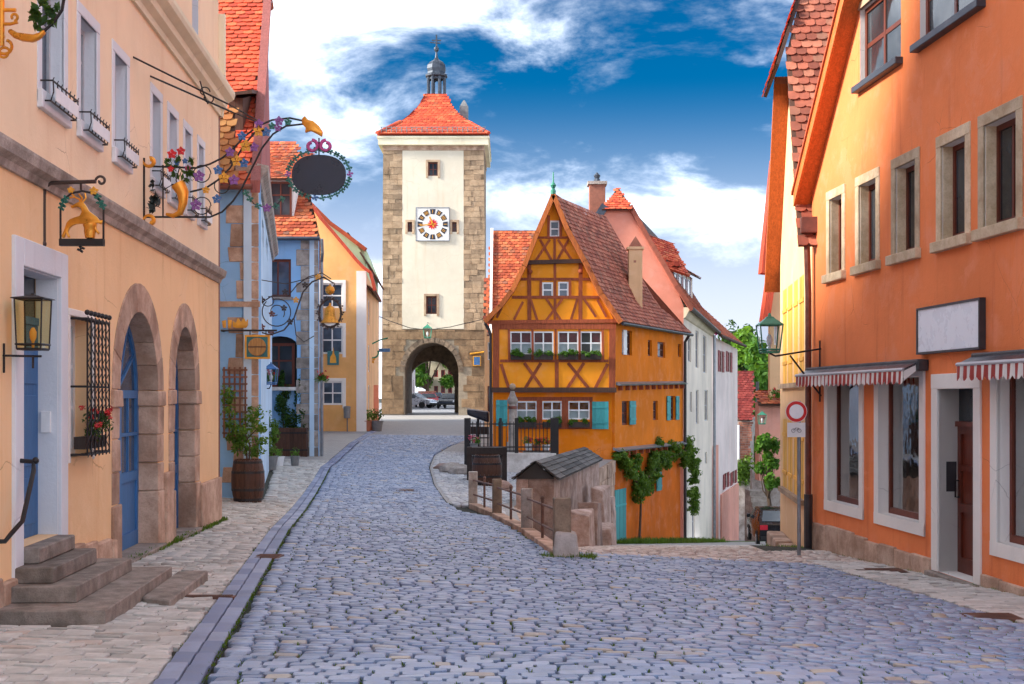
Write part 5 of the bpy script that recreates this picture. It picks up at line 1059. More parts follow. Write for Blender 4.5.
c_ = P(464, 118, YT+3.2); b = MB(); b.box(c_.x-.32, c_.x+.32, c_.y-.3, c_.y+.3, c_.z-.8, c_.z+.85); b.lathe([(.4, .85), (.32, 1.0), (.05, 1.35)], tuple(c_), 4, .785); b.build('chimney', 'pot_grey', tw)
b = MB(); [b.box(tx(382+i*5.05)-.03, tx(382+i*5.05)+.03, YT-.5, YT-.44, tz(135)+.05, tz(135)+.5) for i in range(21)]; [b.box(tx(381), tx(486), YT-.49, YT-.46, tz(135)+z, tz(135)+z+.05) for z in (.25, .45)]; g_ = b.build('snow_guard', 'pot_grey', tw); g_['kind'] = 'stuff'
# clock
ck = thing('clock', 'white square tower clock with dark numeral ring and red sunburst', 'clock', (tx(433), YT-.1, tz(225)))
ct = Frame((tx(432.8), YT-.1), (1, 0), (0, -1)); cz = tz(224.5); k = YT/F
MB(ct).box(-16.5*k, 16.5*k, -.04, .05, cz-16.5*k, cz+16.5*k).build('face', 'white_trim', ck)
b = MB(ct)
for z_ in (cz-16.5*k, cz+16.5*k): b.box(-16.9*k, 16.9*k, .0, .08, z_-.03, z_+.03)
for z_ in (-16.5*k, 16.5*k): b.box(z_-.03, z_+.03, .0, .082, cz-16.5*k, cz+16.5*k)
b.build('border', 'zinc', ck)
for i in range(12):
    a = math.pi/2-i*math.pi/6; c0_ = Vector((math.cos(a)*12.6*k, math.sin(a)*12.6*k+cz)); q_ = []
    d_ = Vector((math.cos(a), math.sin(a))); e_ = Vector((-d_.y, d_.x))
    b = MB(ct); b.prism([tuple(c0_+d_*sx*2.5*k+e_*sy*2.5*k*(1.12 if sx > 0 else .8)) for sx, sy in ((-1, -1), (1, -1), (1, 1), (-1, 1))], .05, .07); nb = b.build('numeral_block', 'navy', ck)
    b = MB(ct)
    for q in range(1+i % 3): b.prism([tuple(c0_+d_*sx*1.7*k+e_*((q-(i % 3)/2)*1.3*k+sy*.28*k)) for sx, sy in ((-1, -1), (1, -1), (1, 1), (-1, 1))], .07, .08)
    b.build('numeral', 'gold_paint', nb)
b = MB(ct); b.prism([(math.cos(q)*(5.6 if i % 2 else 3.4)*k, cz+math.sin(q)*(5.6 if i % 2 else 3.4)*k) for i, q in enumerate(np.linspace(0, 6.283, 25)[:-1])], .05, .075); b.build('sunburst', 'red_paint', ck)
for a, l, w in ((math.pi*1.03, 13, 1.1), (math.pi*.62, 8, 1.6)):
    d_ = Vector((math.cos(a), math.sin(a))); b = MB(ct); b.beam(tuple(Vector((0, cz))-d_*3*k), tuple(Vector((0, cz))+d_*l*k), w*k, .09, .11); b.build('hand', 'gold', ck)
lp = P(427.5, 338, YT-1.2); wall_lantern('street_lantern', 'green topped lantern hanging above the tower archway', lp, .62, [[lp+Vector((0, 0, 1.1)), Vector((lp.x, YT-.02, lp.z+1.15))]], 'lampglass_clear', 'copper_green')
pl = Plane(YT-.6); sb = thing('wall_sign', 'square blue sign with gold border on the tower beside the arch', 'sign', tuple(P(477, 361, YT)))
MB(ft).box(tx(473), tx(481), .02, .2, tz(366), tz(356)).build('border', 'gold_paint', sb); MB(ft).box(tx(474), tx(480), .2, .23, tz(365), tz(357)).build('board', 'sign_blue', sb); MB(ft).tube([(tx(470), .1, tz(354)), (tx(484), .12, tz(352))], .06, 5).build('arm', 'gold_paint', sb)
b = MB(); b.tube([P(x, y, 90) for x, y in ((366, 311), (390, 321), (410, 328), (428, 330), (450, 327), (480, 320), (492, 316))], .025, 4); tag(b.build('overhead_cable', 'iron', None), 'thin cable strung across the street before the tower', 'cable')
# ------------------------------------------------------------------ beyond the archway
hp = thing('house', 'salmon house seen through the archway on its nearer side', 'house', (-11, 122, .6)); fp = frame_xy((P(410, 0, 116).x-.6, 116), (P(418, 0, 140).x-.3, 140), (0, 125))
hol2 = [(3+i*5.2, 5.2+i*5.2, 1.2, 3.6) for i in range(4)]
wall(fp, rc(-1, 24, -.5, 9.5), [rc(*q) for q in hol2], 'pink_pale', hp, reveal=.2)
for q in hol2: window(fp, hp, *q, v=-.15, fw=.12, mt='window_brown', nx=2, ny=2, each=False)
MB(fp).box(15, 18.8, .02, .2, 4.4, 6).build('shop_sign', 'white_paint', hp)
he = thing('house', 'beige house with shuttered windows seen through the archway', 'house', (-6.5, 152, .5)); fe = Frame((0, 150), (1, 0), (0, -1)); ex = lambda x: P(x, 0, 150).x; ez = lambda y: P(0, y, 150).z
hw_ = [(ex(a), ex(a+4), ez(b_+7), ez(b_)) for a in (434, 441, 448) for b_ in (370, 386)]
wall(fe, rc(ex(426), ex(470), -.2, 16), [rc(*q) for q in hw_], 'beige', he)
for q in hw_: window(fe, he, *q, v=-.1, fw=.1, mt='shutter_red', nx=2, ny=1, each=False)
roof(he, [(ex(425), 149.5, 15.9), (ex(471), 149.5, 15.9), (ex(471), 156, 22), (ex(425), 156, 22)], 'tile', .5, .5)
MB().box(P(418, 0, 146).x, P(436, 0, 146).x, 146, 146.4, .2, P(0, 391, 146).z).build('stone_wall', 'brickred', None); tag(bpy.data.objects['stone_wall'], 'low reddish wall behind the parked cars beyond the archway', 'wall')
def tree(name, label, p, trunk_h, r, crown, n, mt, size, lumps=26, group=None):
    p = Vector(p); th = thing(name, label, 'tree', tuple(p), group); b = MB()
    b.tube([p, p+Vector((.1, 0, trunk_h*.5)), p+Vector((0, .1, trunk_h)), p+Vector((.1, 0, trunk_h+crown[2]))], [r, r*.8, r*.65, r*.2], 8)
    c = p+Vector((0, 0, trunk_h+crown[2]*.8)); bl = []
    for i in range(lumps):
        d = Vector((R(-1, 1), R(-1, 1), R(-.9, 1)))
        if d.length > 1: d.normalize()
        q = c+Vector((d.x*crown[0], d.y*crown[1], d.z*crown[2])); f = R(.22, .4); bl.append((tuple(q), (crown[0]*f, crown[1]*f, crown[2]*f*.8), n//lumps))
        if i < 9: b.tube([p+Vector((0, 0, trunk_h*.8)), p+(q-p)*.6+Vector((0, 0, .3)), q], [r*.4, r*.25, r*.08], 5)
    b.build('trunk', 'bark', th); foliage('crown', mt, th, bl, size); return th
tree('tree', 'leafy green tree beyond the tower archway', (P(426, 0, 146).x, 147.5, .7), 2.5, .3, (4.2, 3, 4.2), 7000, 'leaf', .28)
def car(name, label, p, rz, body, s=1.0, rear=True):
    """small hatchback, length along local y, nose at -y"""
    th = thing(name, label, 'car', (0, 0, 0)); Lc, W, Hh = 4.0, 1.7, 1.45
    prof_ = [(-2.0, .35), (-2.02, .6), (-1.9, .78), (-1.0, .92), (-.35, 1.38), (.2, 1.45), (1.2, 1.4), (1.75, .98), (1.98, .9), (2.02, .5), (1.95, .3)]
    b = MB(); n = len(prof_); pts = []
    for x, tp in ((-W/2, .94), (-W/2*.98, 1), (W/2*.98, 1), (W/2, .94)):
        for y, z in prof_:
            k_ = 1 if z < .95 else (1-.16*(z-.95)/.5); pts.append((x*k_, y*(.97 if abs(x) > .84 else 1), .3+(z-.3)*tp if abs(x) > .84 else z))
    fs2 = [tuple(range(n)), tuple(range(4*n-1, 3*n-1, -1))]
    for a in range(3): fs2 += [(a*n+i, a*n+(i+1) % n, (a+1)*n+(i+1) % n, (a+1)*n+i) for i in range(n)]
    b.add(pts, fs2); b.build('body', body, th, smooth=True)
    for nm, q in (('windscreen', [(-.97, .96), (-.37, 1.36)]), ('rear_window', [(1.24, 1.35), (1.72, 1.0)])):
        (y0, z0), (y1, z1) = q; dy, dz_ = (-.012, .012) if y0 < 0 else (.012, .012); b = MB(); w0 = .72 if z0 < 1.1 else .62; w1_ = .62 if z1 > 1.1 else .72
        b.add([(-w0, y0+dy, z0+dz_), (w0, y0+dy, z0+dz_), (w1_, y1+dy, z1+dz_), (-w1_, y1+dy, z1+dz_)], [(0, 1, 2, 3)]); b.build(nm, 'pane', th, fix=False)
    for sx in (-1, 1):
        b = MB(); b.add([(sx*.85, -.9, .95), (sx*.85, 1.55, .98), (sx*.745, 1.15, 1.33), (sx*.745, -.35, 1.33)], [(0, 1, 2, 3)]); b.build('side_window', 'pane', th, fix=False)
        b = MB(); b.box(sx*.8-.12*(sx > 0)-.0, sx*.8+.12*(sx < 0), -2.035, -1.95, .62, .76); b.build('headlight', 'white_paint', th)
        b = MB(); b.box(min(sx*.83, sx*.55), max(sx*.83, sx*.55), 1.93, 2.035, .72, .9); b.build('taillight', 'taillight', th)
        b = MB(); b.box(min(sx*.86, sx*1.0), max(sx*.86, sx*1.0), -.75, -.62, .95, 1.08); b.build('mirror', body, th)
        for y in (-1.25, 1.25):
            f_ = Frame((0, 0), (0, 1), (1, 0)); b = MB(f_); b.prism([(y+.31*math.cos(q), .31+.31*math.sin(q)) for q in np.linspace(0, 6.283, 17)[:-1]], sx*.86-.1, sx*.86+.02); w_ = b.build('wheel', 'rubber', th)
            b = MB(f_); b.prism([(y+.19*math.cos(q), .31+.19*math.sin(q)) for q in np.linspace(0, 6.283, 13)[:-1]], sx*.87-.02, sx*.87+.025); b.build('rim', 'car_silver', w_)
    b = MB(); b.box(-.26, .26, 2.0, 2.03, .55, .66); b.build('number_plate', 'white_paint', th)
    b = MB(); b.box(-.8, .8, 1.9, 2.06, .34, .5); b.box(-.8, .8, -2.06, -1.9, .34, .5); b.build('bumper', 'rubber', th)
    th.location = p; th.rotation_euler = (0, 0, rz); th.scale = (s, s, s); return th
for x, Yc, rz, m, lb in ((414, 124, 1.2, 'car_silver', 'silver car parked beyond the archway nearest the salmon house'), (427.5, 128, .25, 'car_red', 'red car parked beyond the archway'), (434, 134, .2, 'car_blue', 'dark blue car parked behind the red one beyond the archway'), (451, 122, -.2, 'car_black', 'black car at the edge of the archway view'), (421, 138, 1.3, 'car_silver', 'pale car parked farther back behind the red one')):
    q = P(x, 0, Yc); car('parked_car', lb, (q.x, Yc, float(gm(q.x, Yc))-.01), rz, m)['group'] = 'cars parked beyond the archway'
sheet('street_asphalt', [95.2, 104, 118, 130, 150, 169], lambda y: -13.0, lambda y: 3.0, 6, gm, 'paving_far', .004, street)
# ------------------------------------------------------------------ the half timbered house
YY = 48.0; fy = Frame((0, YY), (1, 0), (0, -1)); yx = lambda x: P(x, 0, YY).x; yz = lambda y: P(0, y, YY).z
yc1 = Vector((yx(615), YY)); yc2 = Vector((P(683, 0, 57.3).x, 57.3)); fys = frame_xy(yc1, yc2, (12, 40)); LS = (yc2-yc1).length
gt = float(gm(1.5, YY)); gl = float(gf(5, 52))-.6
hy = thing('half_timbered_house', 'yellow half timbered gabled house in the fork of the streets', 'house', (1.5, YY, gt))
Z0 = lambda p: (yx(p[0]), yz(p[1]))
# ground storey, first storey, gable
gwin = [(516, 537, 401, 419.5), (542, 562, 401, 419.5), (568, 590, 401, 419.5)]
fwin = [(510, 532, 331.5, 355), (533, 553.5, 331.5, 355), (557.6, 578.5, 331.5, 355), (580, 601.5, 331.5, 355)]
twin = [(549.5, 559.5, 221, 237.5), (542, 553, 282.5, 298), (558, 568.5, 282, 298)]
R_ = lambda q: rc(yx(q[0]), yx(q[1]), yz(q[3]), yz(q[2]))
wall(fy, rc(yx(493), yx(612), gl-1.5, yz(392)), [R_(q) for q in gwin], 'ochre', hy, 'ground_storey', .18)
FS = Frame((0, YY-.12), (1, 0), (0, -1))
wall(FS, rc(yx(492), yx(615.6), yz(392), yz(323)), [R_(q) for q in fwin], 'panel_yellow', hy, 'first_storey', .18, .4)
edgeL = [(553, 197), (537, 234), (524, 267), (511.5, 292), (500, 307), (485, 322)]; edgeR = [(553, 197), (567, 231), (584, 262), (600.5, 295), (620, 322.5)]
wall(FS, [Z0(p) for p in [(491, 322.5), (615, 322.5)]+list(reversed(edgeR[1:-1]))+[(553, 199)]+edgeL[1:-1]], [R_(q) for q in twin], 'panel_yellow', hy, 'gable', .15, .4)
V1 = .035
def bm_(a, b, w, mt='timber', name='timber', v=V1):
    if name == 'timber': w *= .84; a = (a[0]+R(-.35, .35), a[1]); b = (b[0]+R(-.35, .35), b[1])
    MB(FS).beam(Z0(a), Z0(b), w*YY/F, -.03, v+R(0, .004)).build(name, mt, hy)
# first storey frame
for x in (496.2, 612): bm_((x, 392), (x, 324), 7.5)
bm_((492, 326.5), (616, 326.5), 7, v=V1+.008); bm_((500, 361), (608, 361), 3.2); bm_((492, 390), (616, 390), 5, 'timber_dark', 'ledge', .1)
for x in (509, 532.6, 555.6, 579.4, 602.6): bm_((x, 360), (x, 329), 2.6)
bm_((556.5, 389), (556.5, 362), 4.4)
for a, b in (((501, 364), (509, 388)), ((524, 363), (542, 388)), ((541, 363), (525, 388)), ((568, 363), (588, 388)), ((584, 363), (567, 388)), ((607.5, 364), (595, 388))): bm_(a, b, 3.6, v=V1-.006+R(0, .004))
# gable frame
bm_((488, 322.5), (618, 321), 3.6, 'timber', 'tie_beam', .07); bm_((527, 263), (584, 261.5), 4, 'timber_dark', 'ledge', .14); bm_((537, 238), (569, 238), 2.6); bm_((512, 297.5), (600, 297.5), 3.4); bm_((521, 279.5), (592, 279.5), 3.2)
for x, a, b in ((529.5, 264, 321), (554.6, 264, 321), (580.5, 264, 321), (554.6, 238, 262), (570, 262, 238) if False else (540.6, 280, 298), (570.2, 280, 298), (548.3, 216, 238), (560.6, 216, 238)): bm_((x, a), (x, b), 3 if x != 529.5 and x != 580.5 else 4.6)
for a, b in (((540, 240), (552, 261)), ((550, 240), (536, 261)), ((558, 240), (572, 261)), ((568, 240), (557, 261)), ((546, 299), (561, 321)), ((562, 299), (546, 321)), ((523, 302), (514, 320)), ((577, 299), (571, 320)), ((531, 300), (537, 320)), ((584, 299), (596, 317)), ((504, 303), (497, 318)), ((597, 300), (606, 317))): bm_(a, b, 2.8, v=V1-.008+R(0, .004))
for x in (530, 580): MB(FS).ball((yx(x), .1, yz(272)), .09, 8, 5).build('beam_end', 'timber', hy)
# bargeboards
for e_ in (edgeL, edgeR):
    for a, b in zip(e_, e_[1:]): MB(FS).beam(Z0((a[0], a[1])), Z0((b[0], b[1]+.6)), .17, .0, .42).build('bargeboard', 'timber_orange', hy)
MB().lathe([(.09, 0), (.1, .12), (.05, .2), (.11, .32), (.03, .45), (.02, .8), (.005, .82)], (yx(553), YY-.35, yz(197)+.05), 10).build('finial', 'copper_green', hy)
# windows
for q in fwin+gwin:
    f_ = FS if q in fwin else fy; u0, u1, z0, z1 = yx(q[0]), yx(q[1]), yz(q[3]), yz(q[2])
    w_ = window(f_, hy, u0, u1, z0, z1, -.06, .055, 'white_paint', 2, 2, 'glass', .05)
    MB(f_).box(u0-.05, u1+.05, -.75, -.7, z0-.05, z1+.05).build('room', 'room', w_)
    um = (u0+u1)/2; op = q[0] == 580
    for a, b in ((u0+.04, um-.01), (um+.01, u1-.04)):
        if op and a < um-.1: continue
        MB(f_).box(a, b, -.13, -.12, z0+.03, z0+(z1-z0)*.5).build('curtain', 'curtain', w_)
        if q in fwin: MB(f_).box(a, b, -.16, -.15, z0+(z1-z0)*.5, z1).build('curtain', 'curtain_red', w_)
for q in twin: window(FS, hy, yx(q[0]), yx(q[1]), yz(q[3]), yz(q[2]), -.06, .06, 'white_paint', 1 if q[0] > 548 and q[0] < 551 else 1, 2, 'pane_blue', .05)
gb = MB(fy); [gb.box(yx(a)-.02, yx(b)+.02, -.02, .03, yz(c), yz(d)) for a, b, c, d in ((514, 592, 400.5, 397), (514, 592, 429, 426), (514, 516, 426, 400.5), (537.3, 541.7, 426, 400.5), (562.3, 567.7, 426, 400.5), (590.3, 592, 426, 400.5))]; gb.build('window_frame', 'timber', hy)
def shutter(f_, par, u0, u1, z0, z1, mt, v=.03):
    n_ = max(2, int((u1-u0)/.14)); s_ = MB(f_).box(u0+.005, u1-.005, v, v+.012, z0+.005, z1-.005).build('shutter', mt, par)
    for i in range(n_): b = MB(f_); b.box(u0+(u1-u0)*i/n_+.003, u0+(u1-u0)*(i+1)/n_-.003, v+.012, v+.03, z0, z1); b.c = random.random(); b.build('board', mt, s_)
    for t_ in (.2, .75): MB(f_).box(u0+.02, u1-.02, v+.03, v+.05, z0+(z1-z0)*t_, z0+(z1-z0)*t_+.07).build('batten', mt, s_)
    return s_
shutter(fy, hy, yx(496), yx(507.5), yz(426), yz(400), 'teal'); shutter(fy, hy, yx(592), yx(608.5), yz(429), yz(401.5), 'teal')
def window_box(label, f_, u0, u1, z, v, n=10, fl=None):
    c_ = f_.pt((u0+u1)/2, v+.1, z); th = thing('window_box', label, 'window box', tuple(c_), 'window boxes of the half timbered house')
    MB(f_).box(u0, u1, v+.02, v+.2, z-.2, z).build('planter', 'box_dark', th)
    foliage('leaves', 'leaf', th, [(tuple(f_.pt(R(u0+.04, u1-.04), v+R(.05, .22), z+R(-.04, .14))), (.11, .09, .1), 50) for _ in range(n)], .045)
    if fl: foliage('blossoms', fl, th, [(tuple(f_.pt(R(u0, u1), v+R(.1, .24), z+R(.02, .2))), (.04, .04, .04), 8) for _ in range(n)], .03, 'stuff')
nm = ('first', 'second', 'third', 'fourth')
for i, q in enumerate(fwin): window_box(f'leafy window box under the {nm[i]} upper window from the left of the timbered house', FS, yx(q[0])+.02, yx(q[1])-.02, yz(354.5), 0)
for i, q in enumerate(gwin): window_box(f'leafy window box under the {nm[i]} ground floor window from the left of the timbered house', fy, yx(q[0])+.02, yx(q[1])-.02, yz(422), 0)
# long side
sw = [(622, 632, 330.5, 355), (648, 652, 340, 356), (657.6, 665.3, 342, 357.5), (622, 629, 401, 425), (653, 658, 401, 420), (669.5, 675, 396, 420), (678, 681, 344, 357)]
srect = [fys.rect(*q) for q in sw]; sz = lambda x, y: fys.px(x, y)[1]
wall(fys, [(0, sz(617, 452)), (LS, sz(683, 443)), (LS, sz(683, 335)), (0, sz(615, 323))], [rc(*q) for q in srect], 'ochre', hy, 'side_wall', .18)
for q in srect: window(fys, hy, *q, v=-.14, fw=.07, mt='window_brown' if True else '', nx=1, ny=2, pane='pane', each=False)
shutter(fys, hy, srect[0][0]+.02, srect[0][0]+.45, srect[0][2], srect[0][3], 'white_paint'); shutter(fys, hy, srect[3][1]-.05, srect[3][1]+.75, srect[3][2], srect[3][3], 'teal')
shutter(fys, hy, srect[5][0]-.55, srect[5][0]-.02, srect[5][2], srect[5][3], 'teal'); shutter(fys, hy, srect[5][1]+.02, srect[5][1]+.55, srect[5][2], srect[5][3], 'teal')
def ledge(y0, y1, nm_):
    z0 = sz(615, y0); z1 = sz(683, y1); b = MB(fys); b.hexa([(-.1, -.05, z0-.04), (LS, -.05, z1-.04), (LS, .2, z1-.10), (-.1, .2, z0-.10), (-.1, -.05, z0+.06), (LS, -.05, z1+.06), (LS, .22, z1-.05), (-.1, .22, z0-.05)]); o = b.build(nm_, 'zinc', hy)
    for i in range(11): t_ = (i+.5)/11; z = z0+(z1-z0)*t_; MB(fys).box(LS*t_-.05, LS*t_+.05, .0, .16, z-.28, z-.1).build('corbel', 'timber', o)
ledge(383, 382, 'ledge_roof'); ledge(449, 442, 'ledge_roof')
fyb = Frame((yc1.x, yc1.y), (yc2.x-yc1.x, yc2.y-yc1.y), (1, -.4)); fyb.o = fyb.o - fyb.n*.12
dq = fyb.rect(614, 625, 489, 549); wq = fyb.rect(650, 655.5, 473, 492)
wall(fyb, [(-.0, gl-2.5), (LS, gl-2.5), (LS, sz(683, 441)), (-.0, sz(615, 449))], [rc(*wq)], 'ochre_dark', hy, 'basement', .15)
db = shutter(fyb, hy, dq[0], dq[1], dq[2]-.3, dq[3], 'teal', .02); db.name = 'cellar_door'
window(fyb, hy, *wq, v=-.1, fw=.06, mt='window_brown', nx=1, ny=1); shutter(fyb, hy, wq[1]+.02, wq[1]+.8, wq[2], wq[3], 'teal')
b = MB(fys); b.tube([(LS-.15, .35, sz(682, 334)), (LS-.1, .12, sz(682, 342)), (LS-.1, .12, gl-1.6)], .07, 8); b.build('downpipe', 'pipe_dark', hy)
b = MB(fy); b.tube([(yx(485), .1, yz(323)), (yx(489), .06, yz(330)), (yx(491), .04, yz(336)), (yx(491), .04, gt)], .06, 8); b.build('downpipe', 'pipe_dark', hy)
box_house(hy, [(yx(494), YY+.6), (yx(609), YY+.6), (yc2.x-.7, yc2.y-.1), (1.2, 57.2), (yx(494), 54)], gl-2, yz(325), 'ochre')
# roof: steep, flared at the eaves, hipped towards the back
rx0, rz0 = yx(553), yz(197); back = 53.5; bz = P(595, 222, back).z; brx = P(593, 0, back).x
er = yx(620), yz(323); kr = (yx(600.5), yz(295))
dirv = (yc2-yc1).normalized(); far_e = Vector((er[0], YY-.45))+dirv*(LS+.45); far_k = Vector((kr[0], YY-.45))+dirv*(LS-2.2)
zfe = fys.px(683, 334)[1]; zfk = kr[1]-.0
A_ = Vector((rx0, YY-.5, rz0)); Bk = Vector((brx, back, min(bz, rz0-.05)))
K0 = Vector((kr[0], YY-.5, kr[1])); K1 = Vector((far_k.x, far_k.y, zfk)); E0 = Vector((er[0], YY-.5, er[1]+.05)); E1 = Vector((far_e.x, far_e.y, zfe+.05))
roof(hy, [K0, K1, Bk, A_], 'tile_old', .2, .18); roof(hy, [E0, E1, K1, K0], 'tile_old', .2, .18)
kl = (yx(511.5), yz(292)); KL = Vector((kl[0], YY-.5, kl[1])); EL = Vector((yx(485), YY-.5, yz(322))); KB = Vector((kl[0]+1.5, 56, kl[1])); EB = Vector((yx(485)+1.5, 57, yz(322)))
MB().add([tuple(q) for q in (KB, KL, A_, Bk, EB, EL, E1)], [(0, 1, 2, 3), (4, 5, 1, 0), (6, 4, 0, 3)]).build('rear_roof', 'tile_old', hy, fix=False)
ridge(hy, A_+Vector((0, .1, 0)), Bk, 'tile_old'); ridge(hy, Bk, K1, 'tile_old')
b = MB(); b.tube([E0+Vector((.06, 0, -.1)), E1+Vector((.06, 0, -.1))], .06, 8); b.build('gutter', 'pipe_dark', hy)
# chimney and dormer on the long slope
ch = P(635, 316, 52.0); w_ = .27; ctp = P(635, 250, 52.0).z
cho = MB().box(ch.x-w_, ch.x+w_, ch.y-w_, ch.y+w_, ch.z-1.2, ctp).build('chimney', 'apricot_pale', hy, bevel=.02)
MB().box(ch.x-w_-.06, ch.x+w_+.06, ch.y-w_-.06, ch.y+w_+.06, ctp, ctp+.1).build('cap', 'apricot_pale', cho)
b = MB(); b.prism([(ch.x-w_, ctp+.1), (ch.x+w_, ctp+.1), (ch.x, ctp+.52)], ch.y-w_, ch.y+w_); b.build('cowl', 'tile_old', cho)
MB().box(ch.x-.08, ch.x+.02, ch.y-w_-.012, ch.y-w_+.01, P(0, 262, 52).z-.05, P(0, 262, 52).z+.04).build('flue_hatch', 'brickred', cho)
dp = P(649, 301, 54.5); fdm = Frame((dp.x-.75, dp.y-.7), dirv, (1, -.4)); b = MB(fdm); b.box(0, 1.25, -1.5, 0, dp.z-.55, dp.z+.28); do_ = b.build('dormer', 'window_brown', hy)
for i in (0, 1): window(fdm, hy, .1+i*.56, .58+i*.56, dp.z-.4, dp.z+.2, .005, .05, 'window_brown', 1, 2, 'pane', each=False, name='dormer_window')
q0, q1 = fdm.pt(-.25, .45, dp.z+.24), fdm.pt(1.5, .45, dp.z+.24); roof(hy, [q0, q1, fdm.pt(1.5, -1.5, dp.z+.95), fdm.pt(-.25, -1.5, dp.z+.95)], 'tile_old', .2, .18, 'dormer_roof')
q0 = P(613, 268, 50.3); roof(hy, [P(614, 283, 51.2), P(627, 281, 53.0), P(629, 268, 54.2), P(617, 263, 52)], 'tile_old', .2, .18, 'shed_dormer')
# ------------------------------------------------------------------ climbing vine on the house corner, grass at its foot
vt = [fyb.pt(fyb.px(636, 545)[0], .12, fyb.px(636, 545)[1]), fyb.pt(fyb.px(637, 515)[0], .14, fyb.px(637, 515)[1]), fyb.pt(fyb.px(636, 490)[0], .2, fyb.px(636, 490)[1]), fyb.pt(fyb.px(640, 478)[0], .3, fyb.px(640, 478)[1]), fyb.pt(fyb.px(655, 460)[0], .35, fyb.px(655, 460)[1]), fyb.pt(fyb.px(680, 450)[0], .35, fyb.px(680, 450)[1])]
vpts = [(614, 458), (618, 464), (624, 468), (630, 474), (636, 478), (642, 478), (648, 472), (640, 486), (634, 484), (652, 462), (648, 455), (656, 456), (664, 453), (672, 452), (680, 452), (686, 456), (688, 466), (688, 478), (686, 490), (690, 500), (676, 460), (660, 464), (628, 460), (655, 448), (666, 446), (684, 446), (645, 465), (633, 492), (690, 508)]
plant('climbing_vine', 'leafy green vine trained along the ledge of the yellow house basement', vt[0], [vt, [vt[2], fyb.pt(fyb.px(618, 460)[0], .3, fyb.px(618, 460)[1])]], [(tuple(fyb.pt(fyb.px(x, y)[0]+R(-.4, .4), .25+R(-.1, .12), fyb.px(x, y)[1]+R(-.28, .28))), (R(.14, .28), .2, R(.12, .26)), 60) for x, y in vpts for _ in range(5)], 'leaf_ivy', .085, 'vine', stemr=.06)
sp = []
for _ in range(2600):
    t_ = R(-.5, LS+3); o_ = R(.05, 1.3)**1.4; p = fyb.pt(t_, o_, 0); sp.append((p.x, p.y, float(gf(p.x, p.y))-.03, R(1, 2.6)))
tag(tufts('grass_verge', sp, None, .03, .11, 5, spread=.1), 'strip of green grass along the foot of the yellow house', 'grass')
sheet('verge_soil', list(np.arange(44, 75, 1.0)), lambda y: float(bx(y))-.0, lambda y: float(yc1.x+(y-48)*.4)+1.3, 5, gf, 'grass', -.002, lane)
# ------------------------------------------------------------------ houses down the lane
def slit_row(fr, par, qs, mt='grey_paint', pane='pane', v=-.12):
    for q in qs: window(fr, par, *q, v=v, fw=.06, mt=mt, nx=1, ny=2, pane=pane, each=False)
YR = 57.6; hr_ = thing('townhouse', 'rose gabled house with tall white side wall beyond the yellow house', 'house', (7.6, YR, float(gf(8, YR)))); frs = Frame((0, YR), (1, 0), (0, -1)); X_ = lambda x: P(x, 0, YR).x; Zr = lambda y: P(0, y, YR).z
wall(frs, [(X_(545), Zr(330)), (X_(683.5), Zr(545)-1), (X_(683.5), Zr(306)), (X_(676), Zr(287)), (X_(662), Zr(263)), (X_(648), Zr(240)), (X_(630), Zr(206)), (X_(605), Zr(206)), (X_(592), Zr(228)), (X_(575), Zr(260))], [], 'rose', hr_, 'gable')
roof(hr_, [P(602, 209, YR-.3), P(633, 209, YR-.3), P(618.5, 188, YR+1.2), P(617.5, 188, YR+1.2)], 'tile_bright', .24, .2, 'half_hip')
vp = [(630, 206), (648, 239), (662, 262), (676, 286), (692, 310)]
for a, b_ in zip(vp, vp[1:]): MB(frs).beam((X_(a[0]), Zr(a[1])), (X_(b_[0]), Zr(b_[1])), .2, -.15, .2).build('verge_tile', 'tile_old', hr_)
vp = [(605, 206), (592, 226), (575, 258)]
for a, b_ in zip(vp, vp[1:]): MB(frs).beam((X_(a[0]), Zr(a[1])), (X_(b_[0]), Zr(b_[1])), .35, -.2, .25).build('verge_lead', 'lead', hr_)
fws = frame_xy((X_(683.5), YR), (P(712, 0, 75).x, 75), (12, 50)); Lw = math.hypot(P(712, 0, 75).x-X_(683.5), 75-YR)
ws_ = [fws.rect(*q) for q in ((688, 691, 338, 362), (695.5, 698.5, 331, 368), (703, 706.5, 336, 373), (690, 692, 392, 412), (696, 698.6, 390, 424), (704.5, 708, 390, 421), (691.5, 694, 452, 474), (705, 707, 452, 464), (692, 695, 505, 540), (695.5, 697.2, 495, 512))]
wall(fws, [(0, Zr(545)-1), (Lw, Zr(545)-3), (Lw, fws.px(712, 331)[1]), (0, Zr(308))], [rc(*q) for q in ws_], 'white_wall', hr_, 'side_wall', .12); slit_row(fws, hr_, ws_)
e0_, e1_ = Zr(306), fws.px(712, 330)[1]; rdir = Vector((P(712, 0, 75).x-X_(683.5), 75-YR, 0)).normalized(); p0 = Vector((X_(690), YR-.2, e0_-.1)); p1 = p0+rdir*(Lw+.4)+Vector((0, 0, e1_-e0_)); q0 = Vector((X_(617), YR+.9, Zr(188))); q1 = q0+rdir*(Lw-1)
roof(hr_, [p0, p1, q1, q0], 'tile', .26, .24); b = MB(); b.tube([p0+Vector((.1, 0, -.05)), p1+Vector((.1, 0, -.05))], .09, 8); b.build('gutter', 'pipe_dark', hr_)
course(fws, hr_, 0, Lw, [(-.02, e0_-.55), (.08, e0_-.5), (.25, e0_-.2), (.3, e0_-.06), (-.02, e0_-.06)], 'beige')
MB(fws).tube([(Lw-.1, .15, e1_-.3), (Lw-.1, .15, -9)], .08, 8).build('downpipe', 'zinc', hr_)
